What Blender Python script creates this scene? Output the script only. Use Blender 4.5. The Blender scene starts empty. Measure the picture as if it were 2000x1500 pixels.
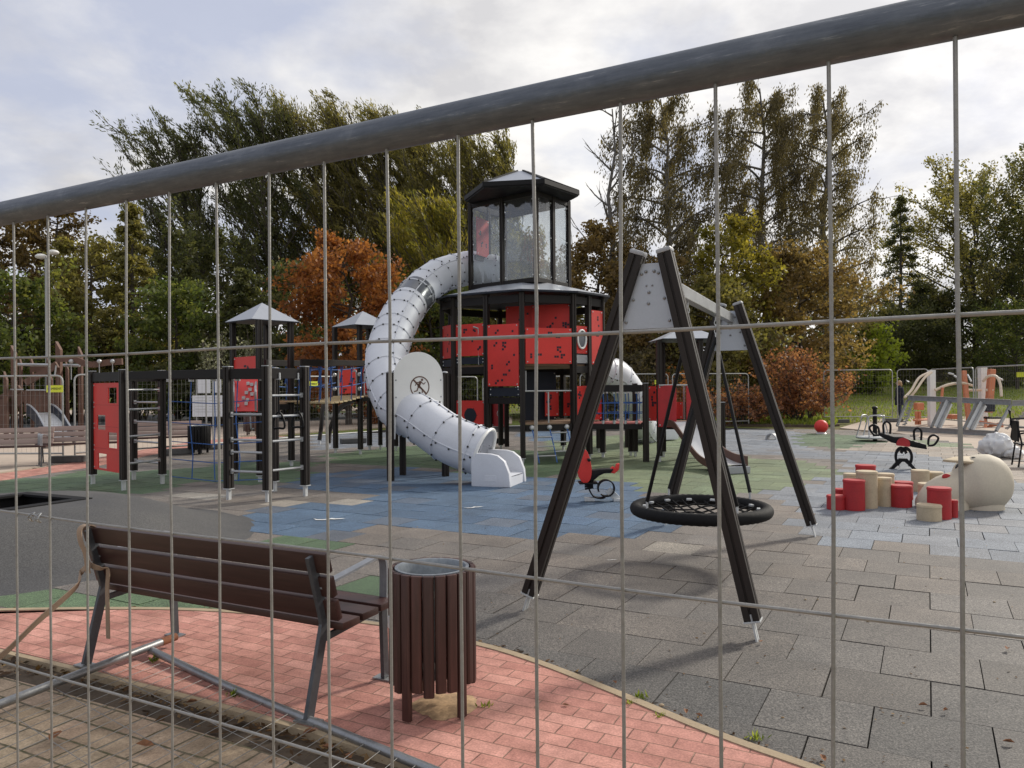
import bpy, bmesh, math, random
import numpy as np
from mathutils import Vector, Matrix, Euler

S = bpy.context.scene
COL = S.collection
R = math.radians
rnd = random.Random(7)

# ------------------------------------------------------------------ camera
CAM_H = 1.62
F = 1500.0
cam_d = bpy.data.cameras.new("camera")
cam = bpy.data.objects.new("camera", cam_d)
COL.objects.link(cam)
cam.location = (0, 0, CAM_H)
cam.rotation_euler = (R(90.19), R(0.5), 0)
cam_d.sensor_width = 36.0
cam_d.lens = 36.0 * F / 2000.0
cam_d.clip_start = 0.05
cam_d.clip_end = 2000
S.camera = cam
CR = Euler(cam.rotation_euler).to_matrix()
CRI = CR.inverted()

def ray(px, py):
    return CR @ Vector(((px - 1000) / F, -(py - 750) / F, -1.0))
def G(px, py, z=0.0):                    # point of the photo on the level z
    d = ray(px, py); t = (z - CAM_H) / d.z
    return Vector((d.x * t, d.y * t, z))
def D(px, py, y):                        # point of the photo at depth y
    d = ray(px, py); t = y / d.y
    return Vector((d.x * t, y, CAM_H + d.z * t))
def proj(x, y, z=0.0):
    v = CRI @ Vector((x, y, z - CAM_H))
    if v.z > -0.05: return None
    return (1000 + F * v.x / -v.z, 750 - F * v.y / -v.z)

# ------------------------------------------------------------------ light
S.view_settings.view_transform = 'Standard'
S.view_settings.look = 'None'
S.view_settings.exposure = 0.55
S.view_settings.gamma = 1.0
SUN_AZ, SUN_EL = 51.0, 32.0              # degrees right of the view axis, above the horizon
sdir = Vector((math.sin(R(SUN_AZ)) * math.cos(R(SUN_EL)), math.cos(R(SUN_AZ)) * math.cos(R(SUN_EL)), math.sin(R(SUN_EL))))
sun_d = bpy.data.lights.new("sun", 'SUN')
sun_d.energy = 2.3
sun_d.angle = R(6.5)
sun_d.color = (1.0, 0.93, 0.82)
sun = bpy.data.objects.new("sun", sun_d)
sun.rotation_euler = (-sdir).to_track_quat('-Z', 'Y').to_euler()
sun.location = (20, 20, 30)
COL.objects.link(sun)

W = bpy.data.worlds.new("World"); S.world = W; W.use_nodes = True
def world():
    nt = W.node_tree; n = nt.nodes; n.clear(); L = nt.links.new
    out = n.new('ShaderNodeOutputWorld'); bg = n.new('ShaderNodeBackground'); bg.inputs[1].default_value = 0.1
    sky = n.new('ShaderNodeTexSky'); sky.sky_type = 'NISHITA'; sky.sun_disc = False
    sky.sun_elevation = R(SUN_EL); sky.sun_rotation = R(SUN_AZ); sky.air_density = 1.2; sky.dust_density = 2.0; sky.ozone_density = 2.0
    tc = n.new('ShaderNodeTexCoord')
    sep = n.new('ShaderNodeSeparateXYZ'); L(tc.outputs['Generated'], sep.inputs[0])
    def m(op, a, b=None, c=None):
        k = n.new('ShaderNodeMath'); k.operation = op
        for i, v in enumerate((a, b, c)):
            if v is None: continue
            if isinstance(v, (int, float)): k.inputs[i].default_value = v
            else: L(v, k.inputs[i])
        return k.outputs[0]
    zz = m('ADD', m('MAXIMUM', sep.outputs[2], 0.0), 0.22)
    cx = n.new('ShaderNodeCombineXYZ'); L(m('DIVIDE', sep.outputs[0], zz), cx.inputs[0]); L(m('DIVIDE', sep.outputs[1], zz), cx.inputs[1])
    def noise(scale, det, rough, off):
        mp = n.new('ShaderNodeMapping'); mp.inputs['Location'].default_value = off; L(cx.outputs[0], mp.inputs[0])
        t = n.new('ShaderNodeTexNoise'); t.inputs['Scale'].default_value = scale; t.inputs['Detail'].default_value = det
        t.inputs['Roughness'].default_value = rough; t.inputs['Distortion'].default_value = 0.15; L(mp.outputs[0], t.inputs['Vector']); return t.outputs['Fac']
    def ramp(v, pts):
        r = n.new('ShaderNodeValToRGB'); L(v, r.inputs[0]); e = r.color_ramp.elements
        e[0].position, e[0].color = pts[0][0], pts[0][1]; e[1].position, e[1].color = pts[-1][0], pts[-1][1]
        for p, c in pts[1:-1]:
            q = e.new(p); q.color = c
        return r.outputs[0]
    n1 = noise(1.7, 7, 0.55, (3.3, 1.4, 0))
    cover = ramp(m('ADD', n1, m('MULTIPLY', sep.outputs[0], 0.16)), [(0.34, (0.12,)*3 + (1,)), (0.54, (1, 1, 1, 1))])
    n2 = noise(2.2, 6, 0.6, (9.1, 4.7, 0))
    # brighter cloud towards the hidden sun
    vm = n.new('ShaderNodeVectorMath'); vm.operation = 'DOT_PRODUCT'; L(tc.outputs['Generated'], vm.inputs[0]); vm.inputs[1].default_value = sdir
    glow = m('POWER', m('MAXIMUM', vm.outputs['Value'], 0.0), 4.0)
    shade = ramp(n2, [(0.38, (4.7, 4.65, 4.75, 1)), (0.62, (6.9, 6.75, 6.55, 1))])
    mul = n.new('ShaderNodeVectorMath'); mul.operation = 'SCALE'; L(shade, mul.inputs[0]); L(m('ADD', m('MULTIPLY', glow, 0.34), 0.96), mul.inputs['Scale'])
    sk = n.new('ShaderNodeMix'); sk.data_type = 'RGBA'; L(sky.outputs[0], sk.inputs['A']); sk.inputs['B'].default_value = (3.7, 3.95, 4.95, 1); sk.inputs['Factor'].default_value = 0.85
    mx = n.new('ShaderNodeMix'); mx.data_type = 'RGBA'
    L(cover, mx.inputs['Factor']); L(sk.outputs['Result'], mx.inputs['A']); L(mul.outputs[0], mx.inputs['B'])
    L(mx.outputs['Result'], bg.inputs[0]); L(bg.outputs[0], out.inputs[0])
world()

# ------------------------------------------------------------------ materials
class NT:
    def __init__(s, m):
        s.t = m.node_tree; s.n = s.t.nodes; s.L = s.t.links.new
        s.n.clear(); s.out = s.n.new('ShaderNodeOutputMaterial')
    def new(s, t, **kw):
        k = s.n.new(t)
        for a, b in kw.items(): setattr(k, a, b)
        return k
    def coord(s, scale=(1, 1, 1), rot=0.0, kind='Object', loc=(0, 0, 0)):
        tc = s.new('ShaderNodeTexCoord'); mp = s.new('ShaderNodeMapping')
        mp.inputs['Scale'].default_value = scale; mp.inputs['Rotation'].default_value = (0, 0, rot); mp.inputs['Location'].default_value = loc
        s.L(tc.outputs[kind], mp.inputs[0]); return mp.outputs[0]
    def noise(s, vec, scale, det=4, rough=0.55):
        t = s.new('ShaderNodeTexNoise'); t.inputs['Scale'].default_value = scale; t.inputs['Detail'].default_value = det; t.inputs['Roughness'].default_value = rough
        s.L(vec, t.inputs['Vector']); return t.outputs['Fac']
    def ramp(s, v, pts):
        r = s.new('ShaderNodeValToRGB'); s.L(v, r.inputs[0]); e = r.color_ramp.elements
        def c4(c): return tuple(c) + (1,) if len(c) == 3 else c
        e[0].position, e[0].color = pts[0][0], c4(pts[0][1]); e[1].position, e[1].color = pts[-1][0], c4(pts[-1][1])
        for p, c in pts[1:-1]:
            q = e.new(p); q.color = c4(c)
        return r.outputs[0]
    def mix(s, f, a, b, mode='MIX'):
        k = s.new('ShaderNodeMix', data_type='RGBA', blend_type=mode)
        for nm, v in (('Factor', f), ('A', a), ('B', b)):
            if isinstance(v, (int, float)) : k.inputs[nm].default_value = v if nm == 'Factor' else (v, v, v, 1)
            elif isinstance(v, tuple): k.inputs[nm].default_value = v + (1,) if len(v) == 3 else v
            else: s.L(v, k.inputs[nm])
        return k.outputs['Result']
    def bsdf(s, col, rough=0.5, metal=0.0, spec=0.5, bump=None, bstr=0.2, bdist=0.01):
        b = s.new('ShaderNodeBsdfPrincipled')
        if isinstance(col, tuple): b.inputs['Base Color'].default_value = col + (1,) if len(col) == 3 else col
        else: s.L(col, b.inputs['Base Color'])
        if isinstance(rough, (int, float)): b.inputs['Roughness'].default_value = rough
        else: s.L(rough, b.inputs['Roughness'])
        b.inputs['Metallic'].default_value = metal; b.inputs['Specular IOR Level'].default_value = spec
        if bump is not None:
            k = s.new('ShaderNodeBump'); k.inputs['Strength'].default_value = bstr; k.inputs['Distance'].default_value = bdist
            s.L(bump, k.inputs['Height']); s.L(k.outputs[0], b.inputs['Normal'])
        s.L(b.outputs[0], s.out.inputs[0]); return b

MATS = {}
def newmat(name):
    m = bpy.data.materials.new(name); m.use_nodes = True; MATS[name] = m
    return m, NT(m)
def simple(name, col, rough=0.5, metal=0.0, var=0.18, scale=6.0, bstr=0.08, spec=0.5, fine=60.0, stretch=(1, 1, 1)):
    m, t = newmat(name)
    v = t.coord(stretch)
    n1 = t.noise(v, scale, 5, 0.6); n2 = t.noise(v, fine, 3, 0.5)
    a = tuple(c * (1 - var) for c in col); b = tuple(min(1, c * (1 + var)) for c in col)
    c = t.mix(0.35, t.ramp(n1, [(0.3, a), (0.7, b)]), t.ramp(n2, [(0.3, a), (0.7, b)]))
    rr = t.new('ShaderNodeMapRange'); t.L(n1, rr.inputs[0]); rr.inputs[3].default_value = max(0.05, rough - 0.1); rr.inputs[4].default_value = min(1, rough + 0.12)
    t.bsdf(c, rr.outputs[0], metal, spec, n2, bstr, 0.004)
    return m

simple('galv', (0.30, 0.305, 0.31), 0.42, 0.75, 0.25, 9, 0.15, fine=120)
simple('wire', (0.27, 0.265, 0.255), 0.5, 0.45, 0.2, 20, 0.2, fine=200)
simple('rail', (0.42, 0.43, 0.44), 0.35, 0.6, 0.12, 8)
simple('fartube', (0.36, 0.365, 0.36), 0.45, 0.4, 0.15, 4)
simple('post', (0.023, 0.0185, 0.0165), 0.5, 0, 0.25, 3, 0.1, 0.28, stretch=(1, 1, 0.15))
simple('beam', (0.016, 0.014, 0.014), 0.55, 0, 0.25, 3, 0.1, 0.22)
simple('foot', (0.55, 0.57, 0.58), 0.45, 0.3, 0.12, 10)
simple('white', (0.74, 0.75, 0.74), 0.45, 0, 0.05, 3, 0.03)
simple('slide', (0.62, 0.645, 0.70), 0.48, 0, 0.10, 1.8, 0.04, 0.4)
simple('smoke', (0.12, 0.13, 0.15), 0.2, 0, 0.2, 3, 0.03)
simple('red', (0.63, 0.040, 0.033), 0.5, 0, 0.15, 1.6, 0.04, 0.4)
simple('redmat', (0.40, 0.022, 0.026), 0.6, 0, 0.22, 5, 0.12)
simple('cream', (0.50, 0.41, 0.28), 0.7, 0, 0.2, 6, 0.15)
simple('creamskin', (0.53, 0.475, 0.375), 0.7, 0, 0.14, 2.5, 0.12)
simple('black', (0.007, 0.007, 0.008), 0.5, 0, 0.3, 8, 0.08, 0.22)
simple('rubberblack', (0.010, 0.010, 0.011), 0.75, 0, 0.3, 30, 0.4, 0.2)
simple('darkblue', (0.020, 0.025, 0.038), 0.5, 0, 0.2, 3, 0.08, 0.25)
simple('grey', (0.34, 0.355, 0.38), 0.45, 0.0, 0.08, 3)
simple('plate', (0.40, 0.43, 0.475), 0.38, 0.25, 0.07, 4)
simple('roofmetal', (0.36, 0.385, 0.43), 0.34, 0.3, 0.08, 3)
simple('deck', (0.30, 0.20, 0.13), 0.7, 0, 0.2, 6)
simple('pinkdeck', (0.45, 0.14, 0.13), 0.7, 0, 0.15, 6)
simple('paledeck', (0.50, 0.40, 0.24), 0.7, 0, 0.15, 6)
simple('blue', (0.030, 0.12, 0.40), 0.6, 0, 0.2, 20)
simple('bluerope', (0.035, 0.11, 0.33), 0.8, 0, 0.2, 30)
simple('yellow', (0.72, 0.78, 0.06), 0.5, 0, 0.06, 6)
simple('orange', (0.56, 0.20, 0.10), 0.5, 0, 0.12, 5)
simple('gymcream', (0.66, 0.56, 0.44), 0.5, 0, 0.1, 5)
simple('brownwood', (0.115, 0.060, 0.043), 0.65, 0, 0.3, 5, 0.2)
simple('steelslide', (0.60, 0.61, 0.62), 0.3, 0.15, 0.06, 4)
simple('concrete', (0.10, 0.10, 0.10), 0.9, 0, 0.25, 8, 0.3)
simple('sack', (0.66, 0.67, 0.68), 0.6, 0, 0.08, 6, 0.1)
simple('trunk', (0.060, 0.050, 0.042), 0.9, 0, 0.4, 2.5, 0.5)
simple('birchbark', (0.13, 0.12, 0.11), 0.85, 0, 0.6, 2.0, 0.4, stretch=(1, 1, 2.5))
simple('skin', (0.50, 0.30, 0.22), 0.5, 0, 0.05)
simple('hair', (0.36, 0.23, 0.12), 0.6, 0, 0.2)
simple('coat', (0.010, 0.013, 0.028), 0.85, 0, 0.3, 12)
simple('jeans', (0.016, 0.026, 0.06), 0.85, 0, 0.3, 12)
simple('strap', (0.30, 0.215, 0.15), 0.8, 0, 0.2, 12, 0.4, fine=220)
simple('paper', (0.72, 0.74, 0.78), 0.6, 0, 0.05, 4)
simple('ink', (0.03, 0.03, 0.03), 0.6)
simple('liner', (0.30, 0.33, 0.36), 0.4, 0.6, 0.3, 7)
simple('legsteel', (0.075, 0.082, 0.092), 0.45, 0.4, 0.25, 9)
simple('rust', (0.22, 0.085, 0.04), 0.85, 0, 0.4, 20)
simple('lampwhite', (0.7, 0.7, 0.68), 0.4)
simple('wallpale', (0.62, 0.62, 0.60), 0.8)
simple('dirt', (0.085, 0.062, 0.042), 0.95, 0, 0.4, 5, 0.6)
simple('kerb', (0.34, 0.265, 0.175), 0.9, 0, 0.25, 5, 0.3)
simple('sand', (0.42, 0.28, 0.16), 0.95, 0, 0.5, 12, 0.5)
simple('leafbrown', (0.20, 0.085, 0.035), 0.8, 0, 0.5, 20)
simple('weed', (0.10, 0.13, 0.035), 0.8, 0, 0.4, 20)
simple('bench_glare', (0.34, 0.25, 0.22), 0.6, 0, 0.15, 5, 0.1, stretch=(1, 10, 10))  # lightened bench wood, sky glare painted into the colour
simple('armsteel', (0.30, 0.315, 0.34), 0.4, 0.3, 0.2, 9)
simple('asphalt', (0.062, 0.066, 0.074), 0.9, 0, 0.2, 3, 0.4)
simple('paving', (0.44, 0.36, 0.29), 0.9, 0, 0.14, 1.2, 0.2)

def wood_mat():
    m, t = newmat('bench_wood')
    v = t.coord((1.2, 18, 18)); n1 = t.noise(v, 3.0, 6, 0.65); v2 = t.coord((1, 1, 1)); n2 = t.noise(v2, 4, 3)
    c = t.ramp(n1, [(0.25, (0.030, 0.012, 0.010)), (0.55, (0.052, 0.021, 0.018)), (0.85, (0.085, 0.038, 0.032))])
    c = t.mix(0.25, c, t.ramp(n2, [(0.3, (0.035, 0.015, 0.012)), (0.7, (0.07, 0.032, 0.027))]))
    oi = t.new('ShaderNodeObjectInfo'); c = t.mix(1.0, c, t.ramp(oi.outputs['Random'], [(0, (0.72, 0.74, 0.76)), (1, (1.35, 1.28, 1.24))]), 'MULTIPLY')
    t.bsdf(c, 0.42, 0, 0.5, n1, 0.15, 0.003)
wood_mat()
def slat_mat():
    m, t = newmat('slat_wood')
    v = t.coord((18, 18, 1.2)); n1 = t.noise(v, 3.0, 6, 0.65)
    c = t.ramp(n1, [(0.25, (0.030, 0.013, 0.010)), (0.55, (0.052, 0.022, 0.018)), (0.85, (0.09, 0.042, 0.034))])
    oi = t.new('ShaderNodeObjectInfo'); c = t.mix(1.0, c, t.ramp(oi.outputs['Random'], [(0, (0.70, 0.72, 0.74)), (1, (1.45, 1.36, 1.30))]), 'MULTIPLY')
    t.bsdf(c, 0.5, 0, 0.5, n1, 0.2, 0.003)
slat_mat()
def tube_mat():                          # weathered galvanised tube of the near panel
    m, t = newmat('fence_tube')
    v = t.coord((1, 1, 1)); a = t.noise(v, 14, 6, 0.7); b = t.noise(t.coord((3, 3, 40)), 6, 5, 0.7); g = t.noise(v, 160, 3)
    c = t.ramp(a, [(0.3, (0.074, 0.088, 0.112)), (0.55, (0.115, 0.132, 0.160)), (0.72, (0.20, 0.215, 0.24))])
    c = t.mix(0.45, c, t.ramp(b, [(0.35, (0.055, 0.064, 0.080)), (0.62, (0.14, 0.155, 0.18)), (0.70, (0.42, 0.43, 0.45))]))
    t.bsdf(c, 0.46, 0.45, 0.5, g, 0.25, 0.002)
tube_mat()

def tile_mat():                          # rubber tiles: colour of each tile comes from a face attribute
    m, t = newmat('rubber_tile')
    at = t.new('ShaderNodeAttribute', attribute_name='tilecol'); v = t.coord()
    g = t.noise(v, 95, 2, 0.85); g2 = t.noise(v, 38, 3, 0.8); w = t.noise(v, 0.55, 5, 0.6); w2 = t.noise(v, 3.0, 5, 0.65)
    c = t.mix(1.0, at.outputs['Color'], t.ramp(w, [(0.3, (0.80, 0.80, 0.80)), (0.7, (1.16, 1.14, 1.12))]), 'MULTIPLY')
    c = t.mix(1.0, c, t.ramp(w2, [(0.3, (0.80, 0.80, 0.81)), (0.7, (1.16, 1.15, 1.13))]), 'MULTIPLY')
    c = t.mix(1.0, c, t.ramp(g, [(0.32, (0.36, 0.36, 0.37)), (0.5, (1.0, 1.0, 1.0)), (0.68, (1.95, 1.90, 1.84))]), 'MULTIPLY')
    c = t.mix(0.5, c, t.mix(1.0, c, t.ramp(g2, [(0.35, (0.55, 0.55, 0.55)), (0.65, (1.45, 1.44, 1.42))]), 'MULTIPLY'))
    t.bsdf(c, 0.72, 0, 0.42, g, 0.5, 0.004)
tile_mat()
def epdm_mat():
    m, t = newmat('mound_rubber')
    v = t.coord(); g = t.noise(v, 80, 2, 0.85); w = t.noise(v, 0.9, 6, 0.65)
    c = t.ramp(w, [(0.3, (0.056, 0.056, 0.058)), (0.7, (0.084, 0.082, 0.079))])
    c = t.mix(1.0, c, t.ramp(g, [(0.3, (0.5, 0.5, 0.5)), (0.5, (1, 1, 1)), (0.7, (1.6, 1.6, 1.6))]), 'MULTIPLY')
    t.bsdf(c, 0.75, 0, 0.4, g, 0.5, 0.004)
epdm_mat()
def paver_mat(name, cols, ang, bw, bh, mortar, grit=0.25):
    m, t = newmat(name)
    v = t.coord((1, 1, 1), ang)
    wob = t.new('ShaderNodeTexNoise'); wob.inputs['Scale'].default_value = 9; t.L(v, wob.inputs['Vector'])
    vm = t.new('ShaderNodeVectorMath', operation='MULTIPLY_ADD'); t.L(wob.outputs['Color'], vm.inputs[0]); vm.inputs[1].default_value = (0.008, 0.008, 0); t.L(v, vm.inputs[2])
    b = t.new('ShaderNodeTexBrick'); b.offset = 0.5
    t.L(vm.outputs[0], b.inputs['Vector'])
    b.inputs['Color1'].default_value = (0, 0, 0, 1); b.inputs['Color2'].default_value = (1, 1, 1, 1); b.inputs['Mortar'].default_value = (0.5, 0.5, 0.5, 1)
    b.inputs['Scale'].default_value = 1.0; b.inputs['Brick Width'].default_value = bw; b.inputs['Row Height'].default_value = bh
    b.inputs['Mortar Size'].default_value = mortar; b.inputs['Mortar Smooth'].default_value = 0.6; b.inputs['Bias'].default_value = 0.0
    base = t.ramp(b.outputs['Color'], [(0.0, cols[0]), (0.5, cols[1]), (1.0, cols[2])])
    w = t.noise(v, 2.2, 6, 0.65); g = t.noise(v, 90, 3, 0.7); w2 = t.noise(v, 11, 4, 0.6)
    c = t.mix(1.0, base, t.ramp(w, [(0.28, (0.66, 0.64, 0.61)), (0.5, (1.0, 1.0, 1.0)), (0.72, (1.18, 1.19, 1.18))]), 'MULTIPLY')
    c = t.mix(1.0, c, t.ramp(w2, [(0.3, (0.80, 0.79, 0.78)), (0.7, (1.14, 1.14, 1.14))]), 'MULTIPLY')
    c = t.mix(1.0, c, t.ramp(g, [(0.3, (1 - grit,) * 3), (0.7, (1 + grit,) * 3)]), 'MULTIPLY')
    jt = t.ramp(w2, [(0.38, cols[3]), (0.62, cols[4])])
    c = t.mix(b.outputs['Fac'], c, jt)
    inv = t.new('ShaderNodeMath', operation='SUBTRACT'); inv.inputs[0].default_value = 1; t.L(b.outputs['Fac'], inv.inputs[1])
    ad = t.new('ShaderNodeMath', operation='MULTIPLY_ADD'); t.L(g, ad.inputs[0]); ad.inputs[1].default_value = 0.12; t.L(inv.outputs[0], ad.inputs[2])
    t.bsdf(c, 0.85, 0, 0.35, ad.outputs[0], 0.8, 0.008)
PAV = R(27.3)
paver_mat('red_paver', ((0.39, 0.175, 0.142), (0.47, 0.225, 0.182), (0.53, 0.27, 0.222), (0.17, 0.085, 0.062), (0.32, 0.20, 0.145)), PAV, 0.21, 0.105, 0.004)
paver_mat('tan_paver', ((0.33, 0.255, 0.175), (0.41, 0.30, 0.215), (0.45, 0.36, 0.24), (0.09, 0.085, 0.04), (0.17, 0.145, 0.10)), PAV, 0.20, 0.16, 0.008, 0.3)
def grass_mat():
    m, t = newmat('grass_ground')
    v = t.coord(); w = t.noise(v, 0.12, 6, 0.6); g = t.noise(v, 3.5, 6, 0.75)
    c = t.ramp(g, [(0.3, (0.085, 0.115, 0.026)), (0.55, (0.15, 0.18, 0.042)), (0.75, (0.22, 0.22, 0.06))])
    c = t.mix(t.ramp(w, [(0.45, (0, 0, 0)), (0.65, (1, 1, 1))]), c, (0.13, 0.095, 0.05))
    t.bsdf(c, 0.95, 0, 0.2, g, 0.8, 0.05)
grass_mat()
def pane_mat():
    m, t = newmat('clear_sheet')
    v = t.coord((1.6, 1.6, 0.6)); n1 = t.noise(v, 3.0, 2, 0.4)
    tr = t.new('ShaderNodeBsdfTransparent'); tr.inputs[0].default_value = (0.86, 0.88, 0.89, 1)
    gl = t.new('ShaderNodeBsdfGlossy'); gl.inputs['Roughness'].default_value = 0.09; gl.inputs[0].default_value = (0.95, 0.95, 0.95, 1)
    bp = t.new('ShaderNodeBump'); bp.inputs['Strength'].default_value = 0.4; bp.inputs['Distance'].default_value = 0.10; t.L(n1, bp.inputs['Height']); t.L(bp.outputs[0], gl.inputs['Normal'])
    df = t.new('ShaderNodeBsdfTranslucent'); df.inputs[0].default_value = (0.75, 0.76, 0.78, 1)
    m1 = t.new('ShaderNodeMixShader'); m1.inputs[0].default_value = 0.02; t.L(tr.outputs[0], m1.inputs[1]); t.L(df.outputs[0], m1.inputs[2])
    m2 = t.new('ShaderNodeMixShader'); m2.inputs[0].default_value = 0.08; t.L(m1.outputs[0], m2.inputs[1]); t.L(gl.outputs[0], m2.inputs[2])
    t.L(m2.outputs[0], t.out.inputs[0])
pane_mat()
def leaf_mat(name, cols):
    m, t = newmat(name)
    at = t.new('ShaderNodeAttribute', attribute_name='tone')
    k = len(cols) - 1
    c = t.ramp(at.outputs['Fac'], [(i / k, cc) for i, cc in enumerate(cols)])
    c = t.mix(1.0, c, (1.32, 1.32, 1.28), 'MULTIPLY')
    df = t.new('ShaderNodeBsdfPrincipled'); t.L(c, df.inputs['Base Color']); df.inputs['Roughness'].default_value = 0.55; df.inputs['Specular IOR Level'].default_value = 0.35
    tl = t.new('ShaderNodeBsdfTranslucent'); t.L(t.mix(1.0, c, (1.5, 1.5, 0.9), 'MULTIPLY'), tl.inputs[0])
    mx = t.new('ShaderNodeMixShader'); mx.inputs[0].default_value = 0.55; t.L(df.outputs[0], mx.inputs[1]); t.L(tl.outputs[0], mx.inputs[2])
    t.L(mx.outputs[0], t.out.inputs[0])
leaf_mat('leaf_dark', [(0.036, 0.044, 0.020), (0.068, 0.074, 0.031), (0.125, 0.12, 0.048)])
leaf_mat('leaf_olive', [(0.075, 0.072, 0.026), (0.14, 0.125, 0.043), (0.22, 0.185, 0.066)])
leaf_mat('leaf_green', [(0.042, 0.062, 0.020), (0.085, 0.105, 0.030), (0.16, 0.16, 0.042)])
leaf_mat('leaf_yellow', [(0.085, 0.085, 0.018), (0.16, 0.14, 0.025), (0.26, 0.21, 0.04)])
leaf_mat('leaf_bronze', [(0.085, 0.064, 0.032), (0.15, 0.104, 0.046), (0.23, 0.155, 0.066)])
leaf_mat('leaf_orange', [(0.13, 0.050, 0.020), (0.22, 0.086, 0.030), (0.31, 0.135, 0.048)])
leaf_mat('leaf_red', [(0.10, 0.042, 0.026), (0.175, 0.076, 0.044), (0.25, 0.125, 0.07)])
leaf_mat('leaf_birch', [(0.060, 0.051, 0.032), (0.105, 0.086, 0.050), (0.16, 0.125, 0.066)])
leaf_mat('leaf_lime', [(0.10, 0.13, 0.02), (0.19, 0.23, 0.03), (0.30, 0.33, 0.05)])
leaf_mat('leaf_pale', [(0.05, 0.06, 0.03), (0.20, 0.20, 0.16), (0.50, 0.50, 0.46)])
leaf_mat('leaf_grass', [(0.07, 0.10, 0.018), (0.13, 0.165, 0.028), (0.20, 0.22, 0.05)])
leaf_mat('litter', [(0.03, 0.02, 0.012), (0.10, 0.055, 0.028), (0.28, 0.18, 0.09)])

# ------------------------------------------------------------------ object helpers
def tag(o, label=None, cat=None, group=None, kind=None):
    if label: o['label'] = label
    if cat: o['category'] = cat
    if group: o['group'] = group
    if kind: o['kind'] = kind
    return o
def thing(name, label, cat, loc=(0, 0, 0), group=None, rz=0.0):
    o = bpy.data.objects.new(name, None); COL.objects.link(o); o.empty_display_size = 0.1
    o.location = loc; o.rotation_euler = (0, 0, rz)
    return tag(o, label, cat, group)
def copy_tree(o, parent=None):
    c = o.copy(); COL.objects.link(c)
    if parent is not None: c.parent = parent
    for ch in list(o.children): copy_tree(ch, c)
    return c
def root_of(o):
    while o.parent is not None: o = o.parent
    return o

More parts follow.
